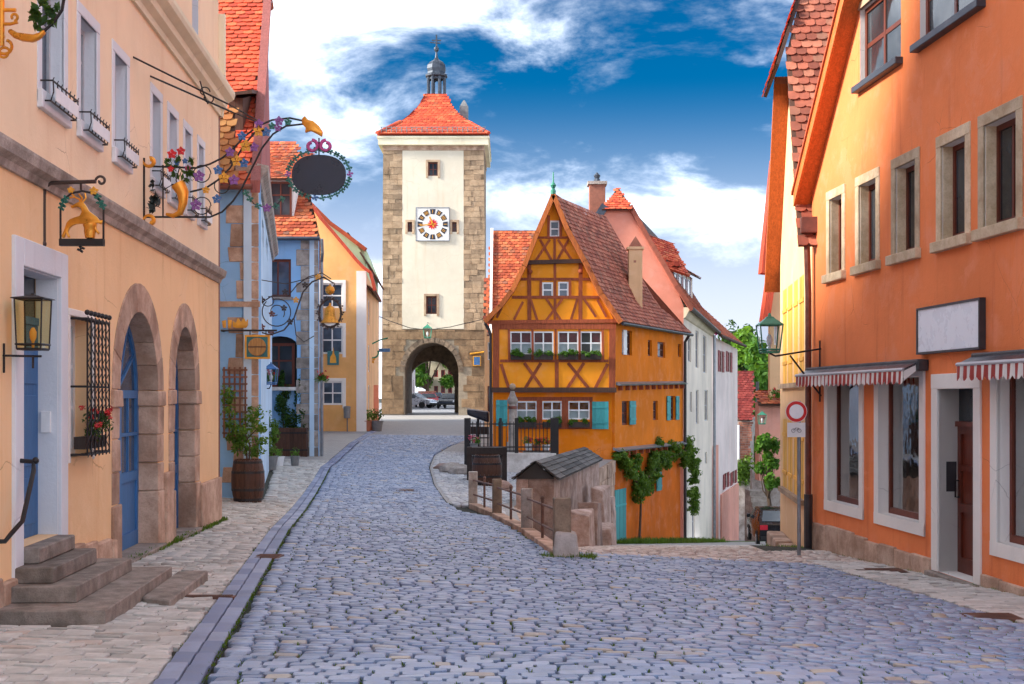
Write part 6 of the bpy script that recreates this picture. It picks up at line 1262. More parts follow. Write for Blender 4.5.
cq = P(597, 213, YR+2); co_ = MB().box(cq.x-.36, cq.x+.36, cq.y-.35, cq.y+.35, cq.z-.9, P(0, 185.5, YR+2).z).build('chimney', 'brickred', hr_, bevel=.02)
ct_ = P(0, 185.5, YR+2).z; MB().box(cq.x-.44, cq.x+.44, cq.y-.43, cq.y+.43, ct_, ct_+.14).build('cap', 'greystone', co_); MB().lathe([(.16, .14), (.14, .3), (.1, .32), (.16, .45), (.02, .6)], (cq.x, cq.y, ct_), 8).build('pot', 'lead', co_)
# big dormer with its own hipped roof
fdr = frame_xy((P(672, 0, 61.5).x, 61.5), (P(690, 0, 66.5).x, 66.5), (14, 50)); Ld = 6.0; dzb, dzt = P(0, 300, 61.5).z, P(0, 267, 61.5).z
b = MB(fdr); b.box(0, Ld, -3, 0, dzb-.6, dzt); b.build('dormer', 'white_wall', hr_)
for u in (.0, 1.3, 2.6, 3.9, 5.2): MB(fdr).box(u, u+.14, -.05, .04, dzb-.6, dzt).build('timber', 'shutter_red', hr_)
for u in (.3, 1.6, 2.9, 4.2): window(fdr, hr_, u, u+.9, dzb, dzt-.2, .005, .07, 'grey_paint', 1, 2, 'pane', each=False, name='dormer_window')
d0_, d1_, d2_, d3_ = fdr.pt(-.3, .4, dzt), fdr.pt(Ld+.3, .4, dzt), fdr.pt(Ld-.8, -3.5, dzt+2.0), fdr.pt(.8, -3.5, dzt+2.0)
da_, db_, dd_ = P(651, 263, 60.8), P(690, 276, 60.8), P(650, 236, 63.5); roof(hr_, [da_, db_, dd_+(db_-da_)*.62, dd_], 'tile_bright', .26, .24, 'dormer_hip', deckmat='tile'); roof(hr_, [d0_, d1_, d2_, d3_], 'tile', .26, .24, 'dormer_roof'); roof(hr_, [fdr.pt(-.4, -3.6, dzt), fdr.pt(-.4, .4, dzt), d3_, d3_+Vector((-.01, .02, 0))], 'tile_bright', .26, .24, 'dormer_roof')
# pale pink house with red shutters
hk = thing('townhouse', 'pale pink house with dark red shutters down the lane', 'house', (P(712, 0, 75.2).x, 75.2, float(gf(12, 75)))); k0 = (P(712.3, 0, 75.2).x, 75.2); k1 = (P(737.5, 0, 90).x, 90); fk = frame_xy(k0, k1, (12, 50)); Lk = math.hypot(k1[0]-k0[0], k1[1]-k0[1])
kw = [fk.rect(*q) for q in ((719.5, 722, 351, 372), (727.5, 730, 352, 372), (724.5, 727, 473, 488), (732, 734.5, 471, 484), (722, 724, 499, 511), (731, 733, 502, 516))]
zk = lambda x, y: fk.px(x, y)[1]
wall(fk, [(0, -11), (Lk, -11), (Lk, zk(737, 349)), (0, zk(713, 336))], [rc(*q) for q in kw], 'pink_pale', hk, reveal=.15)
for q in kw:
    window(fk, hk, *q, v=-.1, fw=.06, mt='window_brown', nx=1, ny=2, each=False); w = (q[1]-q[0])*.7
    for a in (q[0]-w, q[1]+.02): shutter(fk, hk, a, a+w, q[2], q[3], 'shutter_red', .02)
MB(fk).box(.1, 2.2, .01, .12, -11, zk(716, 445)).build('plaster_patch', 'pink', hk); MB(fk).box(4.2, Lk-.05, .01, .1, -11, zk(730, 488)).build('plaster_patch', 'pink', hk)
kd = Vector((k1[0]-k0[0], k1[1]-k0[1], 0)).normalized(); kn = Vector((-kd.y, kd.x, 0)); ez_ = zk(713, 336)
p0 = Vector((k0[0], k0[1], ez_))-kn*.5-kd*.2; p1 = p0+kd*(Lk+.6); roof(hk, [p0, p1, p1+kn*5+Vector((0, 0, 4.6)), p0+kn*5+Vector((0, 0, 4.6))], 'tile', .32, .3); b = MB(); b.tube([p0, p1], .1, 8); b.build('gutter', 'timber_dark', hk)
fk2 = Frame((k0[0], k0[1]+.02), (-1, .0), (0, -1)); wall(fk2, [(0, -8), (9, -8), (9, ez_), (4.6, ez_+4.3), (0, ez_)], [], 'pink', hk, 'gable')
MB(fk2).beam((-.3, ez_+.1), (4.6, ez_+4.9), .22, -.1, .3).build('verge_tile', 'magenta', hk)
# stone and brick outbuilding with a steep red roof
ho = thing('outbuilding', 'narrow brick and stone outbuilding with a dark red roof down the lane', 'house', (P(745, 0, 92).x, 92, float(gf(15, 92)))); YO = 92.0; fo = Frame((0, YO), (1, 0), (0, -1)); ox = lambda x: P(x, 0, YO).x; oz = lambda y: P(0, y, YO).z
wall(fo, rc(ox(736), ox(750), -12, oz(419)), [], 'rubble', ho); 
z = oz(460)
while z < oz(422):
    u = ox(738)+R(-.2, .1)
    while u < ox(748.5): b = MB(fo); w = R(.28, .4); b.box(u, u+w-.03, -.02, .03+R(0, .02), z, z+.14); b.c = random.random(); b.build('brick', 'brickred', ho); u += w
    z += .17
fo2 = frame_xy((ox(750), YO), (P(757, 0, 104).x, 104), (17, 60)); wall(fo2, rc(0, 12.2, -13, oz(419)), [], 'rubble', ho, 'side_wall')
roof(ho, [(ox(736.5), YO-.3, oz(420)), (ox(751.5), YO-.3, oz(420)), (P(754, 0, 97).x, 97, P(0, 371, 97).z), (P(738, 0, 97).x, 97, P(0, 371, 97).z)], 'tile_crimson', .32, .3)
MB(fo).tube([(ox(738.2), .12, oz(425)), (ox(738.2), .12, oz(460))], .09, 8).build('downpipe', 'white_paint', ho); MB(fo2).tube([(9.5, .15, oz(380)), (9.5, .15, -12)], .12, 8).build('downpipe', 'pipe_dark', ho)
foliage('ivy', 'leaf_ivy', ho, [(tuple(fo.pt(R(ox(737), ox(750)), .2, oz(R(458, 482)))), (.5, .25, .5), 60) for _ in range(12)], .14)
# ------------------------------------------------------------------ red roofed house behind the timbered one, and its neighbour by the tower
hj = thing('house', 'house with plain red tiled roof rising behind the half timbered house', 'house', (0, 62, float(gm(0, 62)))); jz = lambda y: P(0, y, 62).z; jx = lambda x: P(x, 0, 62).x
roof(hj, [P(487, 335, 61.4), P(560, 335, 61.4), P(560, 231, 66), P(491.5, 231, 66)], 'tile', .24, .2)
fj = Frame((0, 62), (1, 0), (0, -1)); wall(fj, rc(jx(490), jx(560), gt-1, jz(332)), [rc(jx(491), jx(492.5), jz(400), jz(380))], 'white_wall', hj); MB().hexa([P(489.3, 338, 61.2), P(491.8, 338, 61.2), P(493.2, 230, 65.9), P(490.6, 230, 65.9), P(489.3, 334, 61.2), P(491.8, 334, 61.2), P(493.2, 228, 65.9), P(490.6, 228, 65.9)]).build('verge_board', 'white_trim', hj)
hn = thing('house', 'narrow cream house wedged between tower and half timbered house', 'house', (P(489, 0, 70).x, 70, float(gm(-1, 70)))); fn = Frame((0, 70), (1, 0), (0, -1)); nx_ = lambda x: P(x, 0, 70).x; nz = lambda y: P(0, y, 70).z
wall(fn, rc(nx_(484.5), nx_(500), 0, nz(322)), [rc(nx_(487.5), nx_(490.5), nz(360), nz(342)), rc(nx_(487.5), nx_(491), nz(412), nz(386))], 'apricot_pale', hn); window(fn, hn, nx_(487.5), nx_(490.5), nz(360), nz(342), nx=1); window(fn, hn, nx_(487.5), nx_(491), nz(412), nz(386), nx=1, mt='window_brown')
roof(hn, [P(484, 323, 69.7), P(500, 323, 69.7), P(500, 278, 73), P(484, 278, 73)], 'tile', .3, .3)
# ------------------------------------------------------------------ terrace before the timbered house: posts, rails, fountain, fence
for i, (p, hpx, w) in enumerate(zip(POSTS, (58, 43, 37, 34.5), (.125, .105, .1, .1))):
    h = hpx*p.y/F; th = thing('stone_post', ('weathered stone post with whitewashed foot at the end of the railing', 'stone railing post next to the whitewashed one', 'stone railing post in front of the stone cellar house', 'stone railing post beside the wooden barrel')[i], 'post', tuple(p), 'stone posts of the railing')
    b = MB(); t_ = .03; b.hexa([(p.x-w, p.y-w, p.z-.15), (p.x+w, p.y-w, p.z-.15), (p.x+w, p.y+w, p.z-.15), (p.x-w, p.y+w, p.z-.15), (p.x-w+R(0, t_), p.y-w, p.z+h), (p.x+w-R(0, t_), p.y-w, p.z+h+R(-.02, .02)), (p.x+w, p.y+w, p.z+h), (p.x-w, p.y+w, p.z+h)]); b.c = random.random(); b.build('shaft', 'darkstone' if i in (0, 2) else 'greystone', th, bevel=.012)
    if i == 0:
        b = MB(); b.hexa([(p.x-.14, p.y-.19, p.z-.1), (p.x+.24, p.y-.19, p.z-.1), (p.x+.24, p.y+.2, p.z-.1), (p.x-.14, p.y+.2, p.z-.1), (p.x-.10, p.y-.17, p.z+.36), (p.x+.20, p.y-.17, p.z+.33), (p.x+.20, p.y+.18, p.z+.33), (p.x-.1, p.y+.18, p.z+.36)]); b.build('guard_stone', 'palestone', th, bevel=.045)
rl = thing('railing', 'low iron railing with two bars between the stone posts', 'railing', tuple(POSTS[1]))
for a, b_ in zip(POSTS, POSTS[1:]):
    for h in (.26, .58): MB().tube([a+Vector((0, 0, h+.03)), b_+Vector((0, 0, h))], .02, 6).build('rail', 'rust', rl)
    m = (a+b_)/2; m.z = float(gm(m.x, m.y)); MB().tube([m, m+Vector((0, 0, .68))], .024, 6).build('baluster', 'rust', rl); MB().ball(tuple(m+Vector((0, 0, .7))), .035, 6, 4).build('knob', 'rust', rl)
    d = (b_-a).normalized(); n_ = Vector((-d.y, d.x, 0)); b = MB(); q = [a-n_*.02-d*.0, b_-n_*.02, b_+n_*.17, a+n_*.17]
    q = [a+d*.15+n_*.12, b_-d*.13+n_*.12, b_-d*.13-n_*.12, a+d*.15-n_*.12]; b.hexa([Vector((v.x, v.y, float(gm(v.x, v.y))-.1)) for v in q]+[Vector((v.x, v.y, float(gm(v.x, v.y))+.07)) for v in q]); b.build('kerb_stone', 'rosestone', rl, bevel=.01)
# retaining wall of the terrace
bp = [(POSTS[0].x+.05, POSTS[0].y+.1), (POSTS[1].x+.06, POSTS[1].y), (.05, 30.0), (1.7, 38.0), (3.75, 48.0)]
rw = thing('retaining_wall', 'rough stone wall holding the terrace above the falling lane', 'wall', (bp[1][0], bp[1][1], float(gf(1, bp[1][1]))))
for (ax, ay), (b0, b1) in zip(bp, bp[1:]):
    n_ = max(3, int(math.hypot(b0-ax, b1-ay)/.55)); dx, dy = (b0-ax)/n_, (b1-ay)/n_; f_ = frame_xy((ax, ay), (b0, b1), (9, 30)); l_ = math.hypot(dx, dy)
    for i in range(n_):
        y_ = ay+dy*(i+.5); x_ = ax+dx*(i+.5); zt = float(gm(x_-.1, y_))-.02; zb_ = min(zt-.15, float(gf(x_+.2, y_))-.2); nr = max(1, int((zt-zb_)/.45))
        for j in range(nr): quoin(rw, f_, l_*i+.006, l_*(i+1)-.006, -.35, .06+R(-.02, .04), zb_+(zt-zb_)*j/nr+.006, zb_+(zt-zb_)*(j+1)/nr-.006, 'rosestone')
# stone slab cellar house
YP = 30.0; a = Vector((P(516, 0, YP).x, YP)); b0 = Vector((P(553.5, 0, YP).x, YP)); dr = Vector((.2, 1)).normalized(); Lp = 8.1
hs_ = thing('cellar_house', 'low stone slab walled cellar entrance with a dark shingled roof', 'shed', (b0.x, b0.y, float(gf(b0.x+.3, YP))))
zt = P(0, 477.5, YP).z; zt2 = P(602, 459.5, YP+Lp*dr.y).z; zg = float(gf(1.5, YP))-.3; fpf = Frame((a.x, YP), (1, 0), (0, -1)); wP = b0.x-a.x; fps = frame_xy(b0, b0+dr*Lp, (6, 28))
n_ = 3
for i in range(n_): quoin(hs_, fpf, wP*i/n_+.004, wP*(i+1)/n_-.004, -.05, .0+R(0, .012), zg, zt, 'slabstone', 'plank', .004, .003)  # upright stone slabs of the front
n_ = 9
for i in range(n_):
    t0, t1 = i/n_, (i+1)/n_; b = MB(fps); v = R(0, .015); b.hexa([(Lp*t0+.004, -.05, zg-2), (Lp*t1-.004, -.05, zg-2), (Lp*t1-.004, v, zg-2), (Lp*t0+.004, v, zg-2), (Lp*t0+.004, -.05, zt+(zt2-zt)*t0), (Lp*t1-.004, -.05, zt+(zt2-zt)*t1), (Lp*t1-.004, v, zt+(zt2-zt)*t1), (Lp*t0+.004, v, zt+(zt2-zt)*t0)]); b.c = random.random(); b.build('plank', 'slabstone', hs_)  # upright stone slabs along the side
MB().flat([(a.x+.02, YP+.06), (b0.x-.06, YP+.06), (b0.x-.06+dr.x*Lp, YP+dr.y*Lp), (a.x+.02+dr.x*Lp, YP+dr.y*Lp)], zg-1, min(zt, zt2)-.03).build('core', 'interior', hs_)
rx_ = P(535, 461, YP-.2); rg0 = Vector(rx_); rg1 = P(586, 447, YP-.2+Lp*dr.y+.4); el0 = Vector((a.x-.1, YP-.2, zt-.03)); er0 = Vector((b0.x+.12, YP-.2, zt-.03)); el1 = Vector((a.x-.1+dr.x*Lp, YP+dr.y*Lp+.2, zt2)); er1 = Vector((b0.x+.12+dr.x*Lp, YP+dr.y*Lp+.2, zt2))
rg0 = Vector(((el0.x+er0.x)/2, YP-.2, rx_.z)); rg1 = Vector(((el1.x+er1.x)/2, el1.y, rg1.z))
MB().add([tuple(el0+Vector((.1, .15, 0))), tuple(er0+Vector((-.1, .15, 0))), tuple(rg0+Vector((0, .15, -.03)))], [(0, 1, 2)]).build('gable', 'shingle', hs_, fix=False)
for A4, B4, C4, D4 in ((er0, er1, rg1, rg0), (el1, el0, rg0, rg1)):
    n1_, n2_ = 5, 9
    sl = MB().add([tuple(q-Vector((0, 0, .03))) for q in (A4, B4, C4, D4)], [(0, 1, 2, 3)]).build('roof', 'shingle', hs_, fix=False)
    nn = (B4-A4).cross(D4-A4).normalized(); nn = nn if nn.z > 0 else -nn
    for i in range(n2_):
        for j in range(n1_):
            S_ = lambda s_, t_: (A4+(B4-A4)*s_)*(1-t_)+(D4+(C4-D4)*s_)*t_
            o_ = .5/n2_*(j % 2)*0; s0, s1, t0, t1 = i/n2_+.002, (i+1)/n2_-.002, j/n1_, min(1, (j+1.25)/n1_); b = MB(); up0, up1 = nn*(.03+R(0, .01)), nn*.008
            b.hexa([S_(s0, t0)-nn*.004, S_(s1, t0)-nn*.004, S_(s1, t1)-nn*.006, S_(s0, t1)-nn*.006, S_(s0, t0)+up0, S_(s1, t0)+up0, S_(s1, t1)+up1, S_(s0, t1)+up1]); b.c = random.random(); b.build('shingle', 'shingle', sl)
# boulders and stone blocks stepping down beside it
for i, (x0, x1, y0, y1, Yb, lb) in enumerate(((566, 590, 512, 552, 29.0, 'big rough stone block beside the slab wall, nearest the lane'), (578, 598, 504, 530, 31.5, 'upper rough stone block leaning on the slab wall'), (592, 608, 489, 552, 34.5, 'tall stone block next to the teal cellar door'), (600, 613, 497, 548, 37.5, 'narrow stone block against the yellow house corner'), (588, 612, 528, 552, 33.0, 'low round boulder in the grass below the stone blocks'))):
    p0, p1 = P(x0, y1, Yb), P(x1, y0, Yb); b = MB(); j = lambda: R(-.08, .08); zg_ = float(gf((p0.x+p1.x)/2, Yb))-.2; d_ = 1.1
    b.hexa([(p0.x+j(), Yb+j(), zg_), (p1.x+j(), Yb+j(), zg_), (p1.x+.2, Yb+d_, zg_), (p0.x+.2, Yb+d_, zg_), (p0.x+j(), Yb+j()+.05, p1.z+j()), (p1.x+j()-.05, Yb+j()+.05, p1.z+j()-.05), (p1.x+.15, Yb+d_, p1.z+j()), (p0.x+.25, Yb+d_, p1.z+j())])
    b.c = random.random(); o = b.build('stone_block', 'slabstone', None, bevel=.035 if i < 4 else .12); tag(o, lb, 'stone block', 'rough stone blocks beside the cellar house')
# iron fence on a stone kerb, fountain column, barrel and planters
YFn = 41.5; fx = lambda x: P(x, 0, YFn).x; fz = lambda y: P(0, y, YFn).z; gF = float(gm(0, YFn))
fe_ = thing('iron_fence', 'black iron railing fence in front of the half timbered house', 'fence', (fx(510), YFn, gF))
for i in range(24):
    x = fx(469+i*3.72); MB().tube([(x, YFn, fz(452)), (x, YFn, fz(421.5))], .014, 5).build('bar', 'iron', fe_)
for x, w in ((467.5, .1), (500.5, .045), (516.5, .06), (554.5, .13)): MB().box(fx(x)-w, fx(x)+w, YFn-w, YFn+w, gF-.1, fz(418)).build('fence_post', 'iron', fe_)
for y in (424, 447, 451): MB().box(fx(468), fx(556), YFn-.02, YFn+.02, fz(y)-.02, fz(y)+.02).build('rail', 'iron', fe_)
kb = MB(); kb.box(fx(505), fx(556), YFn-.2, YFn+.3, gF-.8, fz(453)); tag(kb.build('stone_kerb', 'palestone', None, bevel=.02), 'pale stone kerb under the black iron fence', 'kerb')
YW = 44.0; c_ = P(512.5, 452, YW); k = YW/F; fo_ = thing('fountain_column', 'pale stone fountain column with a ball finial before the timbered house', 'fountain', tuple(c_))
MB().lathe([(8*k, -14*k), (8*k, -2*k), (7*k, -1*k), (6.2*k, 4*k), (6.2*k, 10*k)], tuple(c_), 8, .39).build('pedestal', 'greystone', fo_); MB().lathe([(4.0*k, 10*k), (3.7*k, 46*k), (3.5*k, 48*k)], tuple(c_), 12).build('shaft', 'greystone', fo_, smooth=True)
MB().lathe([(3.9*k, 48*k), (5.4*k, 50*k), (5.4*k, 52*k), (3*k, 57*k), (2.2*k, 60*k), (1.8*k, 61*k)], tuple(c_), 12).build('capital', 'greystone', fo_, smooth=True); MB().ball(tuple(c_+Vector((0, 0, 65.5*k))), 3.2*k, 12, 8).build('ball', 'sandstone', fo_, smooth=True); MB().lathe([(4.6*k, 43*k), (4.6*k, 46*k)], tuple(c_), 12).build('collar', 'copper_brown', fo_)
pbr = solve(487, 481, gm); pbr = Vector((P(487, 0, 36.2).x, 36.2, float(gm(-.7, 36.2)))); barrel('barrel', 'dark wooden barrel behind the stone post and railing', (pbr.x, pbr.y, pbr.z), .86, .42, n=22)
tg = thing('wooden_trough', 'dark timber trough between the barrel and the iron fence', 'planter', tuple(P(487, 470, 37.6))); YQ = 37.6
for x in (469.5, 504.5): MB().box(P(x-2.5, 0, YQ).x, P(x+2.5, 0, YQ).x, YQ-.1, YQ+.12, float(gm(-.7, YQ))-.05, P(0, 447, YQ).z).build('post', 'box_dark', tg)
MB().box(P(467, 0, YQ).x, P(507, 0, YQ).x, YQ-.14, YQ+.5, P(0, 455, YQ).z, P(0, 447, YQ).z-.01).build('beam', 'box_dark', tg)
MB().box(P(472.2, 0, YQ).x, P(501.8, 0, YQ).x, YQ+.02, YQ+.5, float(gm(-.7, YQ))-.05, P(0, 456, YQ).z).build('board', 'box_dark', tg)
for i, (x, y, s_, lb) in enumerate(((452, 472, .34, 'rounded pale boulder at the bend of the kerb'), (444, 469, .28, 'flat rough stone at the bend of the kerb, nearest the street'), (462, 474, .33, 'boulder beside the wooden trough'), (503, 489, .22, 'pale boulder behind the railing near the barrel'))):
    p = solve(x, y, gm); b = MB(); b.ball((0, 0, 0), 1, 9, 6); b.v = [Vector((p.x+v.x*s_*1.2*(1+.25*mnoise.noise(v*1.3+Vector((i*5, 0, 0)))), p.y+v.y*s_*(1+.25*mnoise.noise(v*1.7+Vector((0, i*3, 0)))), p.z+.05+v.z*s_*(.75 if i != 1 else .5)*(1+.3*mnoise.noise(v*1.5+Vector((0, 0, i*7)))))) for v in b.v]; b.c = R(0, 1); tag(b.build('boulder', 'slabstone' if i % 2 else 'greystone', None), lb, 'boulder', 'boulders along the kerb')
for i, (x, y, mt, lb) in enumerate(((529, 446, 'white_paint', 'white pot of red flowers behind the fence, left of the row'), (537, 447, 'terracotta', 'clay pot of red flowers in the middle of the row behind the fence'), (546, 447, 'white_paint', 'white pot of red and white flowers behind the fence, right of the row'), (474, 446, 'pot_grey', 'grey pot of pink flowers at the end of the fence by the street'))):
    p = P(x, y+5, YFn+.6 if i < 3 else YFn-.4); plant('flower_pot', lb, p, None, [(tuple(p+Vector((R(-.08, .08), 0, .32))), (.17, .14, .14), 70)], 'leaf', .045, 'flowers', (.13, .24, mt), (('red_flower', 'red_flower', 'red_flower', 'pink_flower')[i], [(tuple(p+Vector((R(-.15, .15), R(-.15, .05), R(.3, .5)))), (.05, .05, .05), 14) for _ in range(7)], .035), group='flower pots by the iron fence')
pk = MB(); pk.box(fx(523), fx(552), YFn+.45, YFn+.8, gF-.8, P(0, 451.5, YFn+.6).z); tag(pk.build('pot_shelf', 'greystone', None), 'low stone ledge carrying the flower pots behind the fence', 'ledge')
# cafe tables with a folded dark parasol by the yellow house corner
YCf = 52.0; cf = thing('cafe_parasol', 'black folded cafe parasol lying over tables near the yellow house', 'parasol', tuple(P(478, 430, YCf)))
b = MB(); b.hexa([P(467, 415, YCf), P(489, 423, YCf), P(489, 422, YCf+1.2), P(467, 414, YCf+1.2), P(467, 409, YCf), P(489, 412, YCf), P(489, 411, YCf+1.2), P(467, 408, YCf+1.2)]); b.build('cloth', 'navy', cf, bevel=.08); MB().tube([P(478, 418, YCf+.5), tuple(Vector((P(478, 0, YCf).x, YCf+.5, float(gm(-1, YCf)))))], .05, 6).build('pole', 'iron', cf)
for i, x in enumerate((471, 483)):
    p = P(x, 0, YCf-.6); z = float(gm(p.x, YCf-.6)); th = thing('cafe_chair', ('dark cafe chair under the black parasol, nearer the street', 'dark cafe chair under the black parasol, nearer the yellow house')[i], 'chair', (p.x, p.y, z), 'cafe chairs')
    for sx in (-.2, .2):
        for sy in (-.2, .2): MB().tube([(p.x+sx, p.y+sy, z), (p.x+sx, p.y+sy, z+(.45 if sy < 0 else .9))], .02, 5).build('leg', 'iron', th)
    MB().box(p.x-.24, p.x+.24, p.y-.24, p.y+.24, z+.45, z+.49).build('seat', 'box_dark', th); MB().box(p.x-.23, p.x+.23, p.y+.18, p.y+.22, z+.6, z+.9).build('backrest', 'box_dark', th)
# ------------------------------------------------------------------ orange shop house
WRF = Frame((7, 0), (-.0746, 1), (-1, -.0746)); YN = math.hypot(1, .0746); ru = lambda x: WRF.px(x, 0)[0]; rzz = lambda x, y: WRF.px(x, y)[1]
hs = thing('townhouse', 'orange shop house with stone framed windows and striped awnings', 'house', tuple(WRF.pt(17, 0, float(gm(5.7, 17)))))
UE = ru(812); zb0 = -.75
up5 = [(827, 845.5), (856, 880), (892, 920), (937, 971), (979, 1023)]; uph = [(ru(b), ru(a)) for a, b in up5]
shop = [(ru(864), ru(825.5)), (ru(925.5), ru(875.5)), (ru(1066), ru(992))]; sz0, sz1 = -.2, 2.0
dr0, dr1 = ru(982), ru(933); dzt_, dzb_ = 2.02, -.62
tops = [(ru(901), ru(860)), (ru(983), ru(920))]
gr = lambda u: float(gm(WRF.pt(u, 0, 0).x, WRF.pt(u, 0, 0).y))
pitch = 1.04; ev = 5.35; apU = 15.2
outer = [(8.5, gr(9)-.6), (UE, gr(22)-.8), (UE, ev), (UE-3.9, ev+3.9*pitch), (8.5, ev+3.9*pitch)]; apU = UE-3.9
SW = .15
holes = [rc(a+SW, b-SW, 3.78, 5.19-SW) for a, b in uph]+[rc(a+.17, b-.17, sz0+.17, sz1) for a, b in shop]+[rc(dr0+.2, dr1-.2, dzb_, dzt_-.2)]+[rc(a, b, 6.6, 7.8) for a, b in tops]
wall(WRF, outer, holes, 'orange', hs, 'facade', .25, .35, mr='white_trim')
for a, b in uph:
    s_ = surround(WRF, hs, a, b, 3.78, 5.19, SW, 'beigestone', .02, sill=False); MB(WRF).box(a-.04, b+.04, -.02, .09, 3.64, 3.78).build('sill', 'beigestone', s_, bevel=.008)
    rv = MB(WRF); rv.box(a+SW, a+SW+.01, -.2, -.021, 3.78, 5.19-SW); rv.box(b-SW-.01, b-SW, -.2, -.021, 3.78, 5.19-SW); rv.box(a+SW+.01, b-SW-.01, -.2, -.021, 3.78, 3.80); rv.build('reveal', 'beigestone', s_)
    window(WRF, hs, a+SW, b-SW, 3.80, 5.19-SW, -.2, .07, 'window_brown', 2, 1, 'pane', .05)
for a, b in tops:
    n_ = 2 if b-a < 1.9 else 3
    window(WRF, hs, a+.03, b-.03, 6.6, 7.8, -.12, .08, 'window_brown', 2, 2, 'pane', .07); MB(WRF).box(a-.08, b+.08, -.1, .12, 6.5, 6.6).build('sill', 'lead', hs, bevel=.008)
    MB(WRF).box(a-.05, b+.05, -.02, .03, 7.8, 7.9).build('lintel', 'sandstone', hs)
for i, (a, b) in enumerate(shop):
    s_ = surround(WRF, hs, a, b, sz0, sz1+.17, .17, 'white_trim', .03, sill=False); MB(WRF).box(a, b, -.02, .032, sz0, sz0+.17).build('sill', 'white_trim', s_)
    w_ = MB(WRF); u0, u1 = a+.17, b-.17
    for q in ((u0, u0+.06, sz0+.17, sz1), (u1-.06, u1, sz0+.17, sz1), (u0+.06, u1-.06, sz0+.17, sz0+.26)): w_.box(q[0], q[1], -.2, -.14, q[2], q[3])
    wo = w_.build('shop_window', 'window_brown', hs); MB(WRF).box(u0+.06, u1-.06, -.175, -.165, sz0+.26, sz1).build('pane', 'shop_glass', wo)
    MB(WRF).box(u0-.3, u1+.3, -.62, -.57, sz0, sz1+.1).build('room', 'white_wall', wo); MB(WRF).box(u0-.3, u1+.3, -.57, -.36, sz0, sz0+.2).build('display_shelf', 'greystone', wo)
    for j in range(4): q = WRF.pt(R(u0+.15, u1-.15), R(-.5, -.4), sz0+.2); MB().lathe([(.07, 0), (.09, .1), (.05, .2), (.06, R(.25, .4)), (.01, .42)], tuple(q), 10).build('displayed_jar', random.choice(('white_paint', 'terracotta', 'sign_blue')), wo, smooth=True)
# shop door
s_ = surround(WRF, hs, dr0, dr1, dzb_, dzt_, .2, 'white_trim', .03, sill=False, deep=-.3)
d0, d1 = dr0+.2, dr1-.2; b = MB(WRF); b.box(d0, d1, -.34, -.29, dzb_, dzt_-.2); do = b.build('door', 'door_red', hs)
b = MB(WRF); zt_ = dzt_-.2-.5
for q in ((d0, d0+.1, dzb_, zt_), (d1-.1, d1, dzb_, zt_), (d0+.1, d1-.1, dzb_, dzb_+.2), (d0+.1, d1-.1, zt_-.1, zt_), (d0+.1, d1-.1, dzb_+.8, dzb_+.92), (d0+.1, d1-.1, dzb_+1.35, dzb_+1.43), ((d0+d1)/2-.04, (d0+d1)/2+.04, dzb_+.2, zt_-.1)): b.box(q[0], q[1], -.29, -.255, q[2], q[3])
b.build('door_panel', 'door_red', do); MB(WRF).box(d0, d1, -.3, -.22, zt_, zt_+.07).build('transom', 'door_red', do); MB(WRF).box(d0, d1, -.285, -.275, zt_+.07, dzt_-.2).build('fanlight', 'pane', do)
MB(WRF).tube([(d1-.06, -.25, dzb_+1.0), (d1-.06, -.2, dzb_+1.0), (d1-.06, -.2, dzb_+1.22), (d1-.06, -.25, dzb_+1.22)], .013, 6).build('handle', 'iron', do)
MB(WRF).box(d1-.004, d1+.05, -.24, -.1, .45, .85).build('letter_box', 'pipe_dark', hs); MB(WRF).box(dr0-.05, dr1+.02, -.3, .12, gr(17)-.1, dzb_-.004).build('door_step', 'stepstone', hs, bevel=.012)
# stone plinth, rising as the ground falls away
u = 9.0; zpl = lambda u_: rzz(813, 521) + (u_-UE)*(rzz(813, 521)-rzz(940, 562))/(UE-ru(940))
while u < UE-.05:
    e_ = min(u+R(.4, .7), UE+.01)
    if e_ > UE-.25: e_ = UE+.01
    if not (u < dr1 and e_ > dr0):
        zt_ = max(zpl((u+e_)/2), gr(u)+.12)+R(-.03, .03); quoin(hs, WRF, u+.003, e_-.003, -.05, .05+R(0, .02), gr(u)-.4, zt_, 'rosestone', 'plinth_stone')
        u = e_
    elif u < dr0: quoin(hs, WRF, u+.003, dr0-.06, -.05, .05, gr(u)-.4, gr(u)+.14, 'rosestone', 'plinth_stone'); u = dr1+.03
    else: u = dr1+.03
# verge, roof and hidden sides
e0_ = Vector(WRF.pt(UE+.45, .28, ev-.5)); ap_ = Vector(WRF.pt(apU, .28, ev+(UE-apU)*pitch+.05))
for v0, v1, mt, nm_, dz_ in ((-.3, .26, 'verge', 'soffit', -.1), (.26, .3, 'verge', 'bargeboard', -.13)):
    b = MB(WRF); za, zp = ev-.45*pitch, ev+(UE-apU)*pitch; b.prism([(UE+.12, za+.33*pitch+dz_), (apU, zp+dz_), (apU, zp+.1), (UE+.12, za+.33*pitch+.1)], v0, v1); b.build(nm_, mt, hs)
b = MB(WRF); b.prism([(UE+.16, za+.3*pitch+.1), (apU, zp+.14), (apU, zp+.2), (UE+.16, za+.3*pitch+.16)], -5, .33); b.build('roof', 'tile', hs)
b = MB(WRF); b.add([(8.4, .4, zp), (apU+.1, .4, zp), (apU-3, -4, zp+3.5), (8.4, -4, zp+3.5), (8.4, -9, zp)], [(0, 1, 2, 3), (3, 2, 4)]); b.build('roof', 'tile', hs)
MB(WRF).box(8.5, UE, -9, -1.7, -1.8, ev).build('rear_walls', 'orange', hs); MB(WRF).box(UE-.36, UE, -1.7, -.37, -2, ev).build('end_wall', 'orange', hs)
MB(WRF).box(8.5, UE-.4, -1.7, -.36, 2.3, 2.5).build('floor', 'interior', hs)
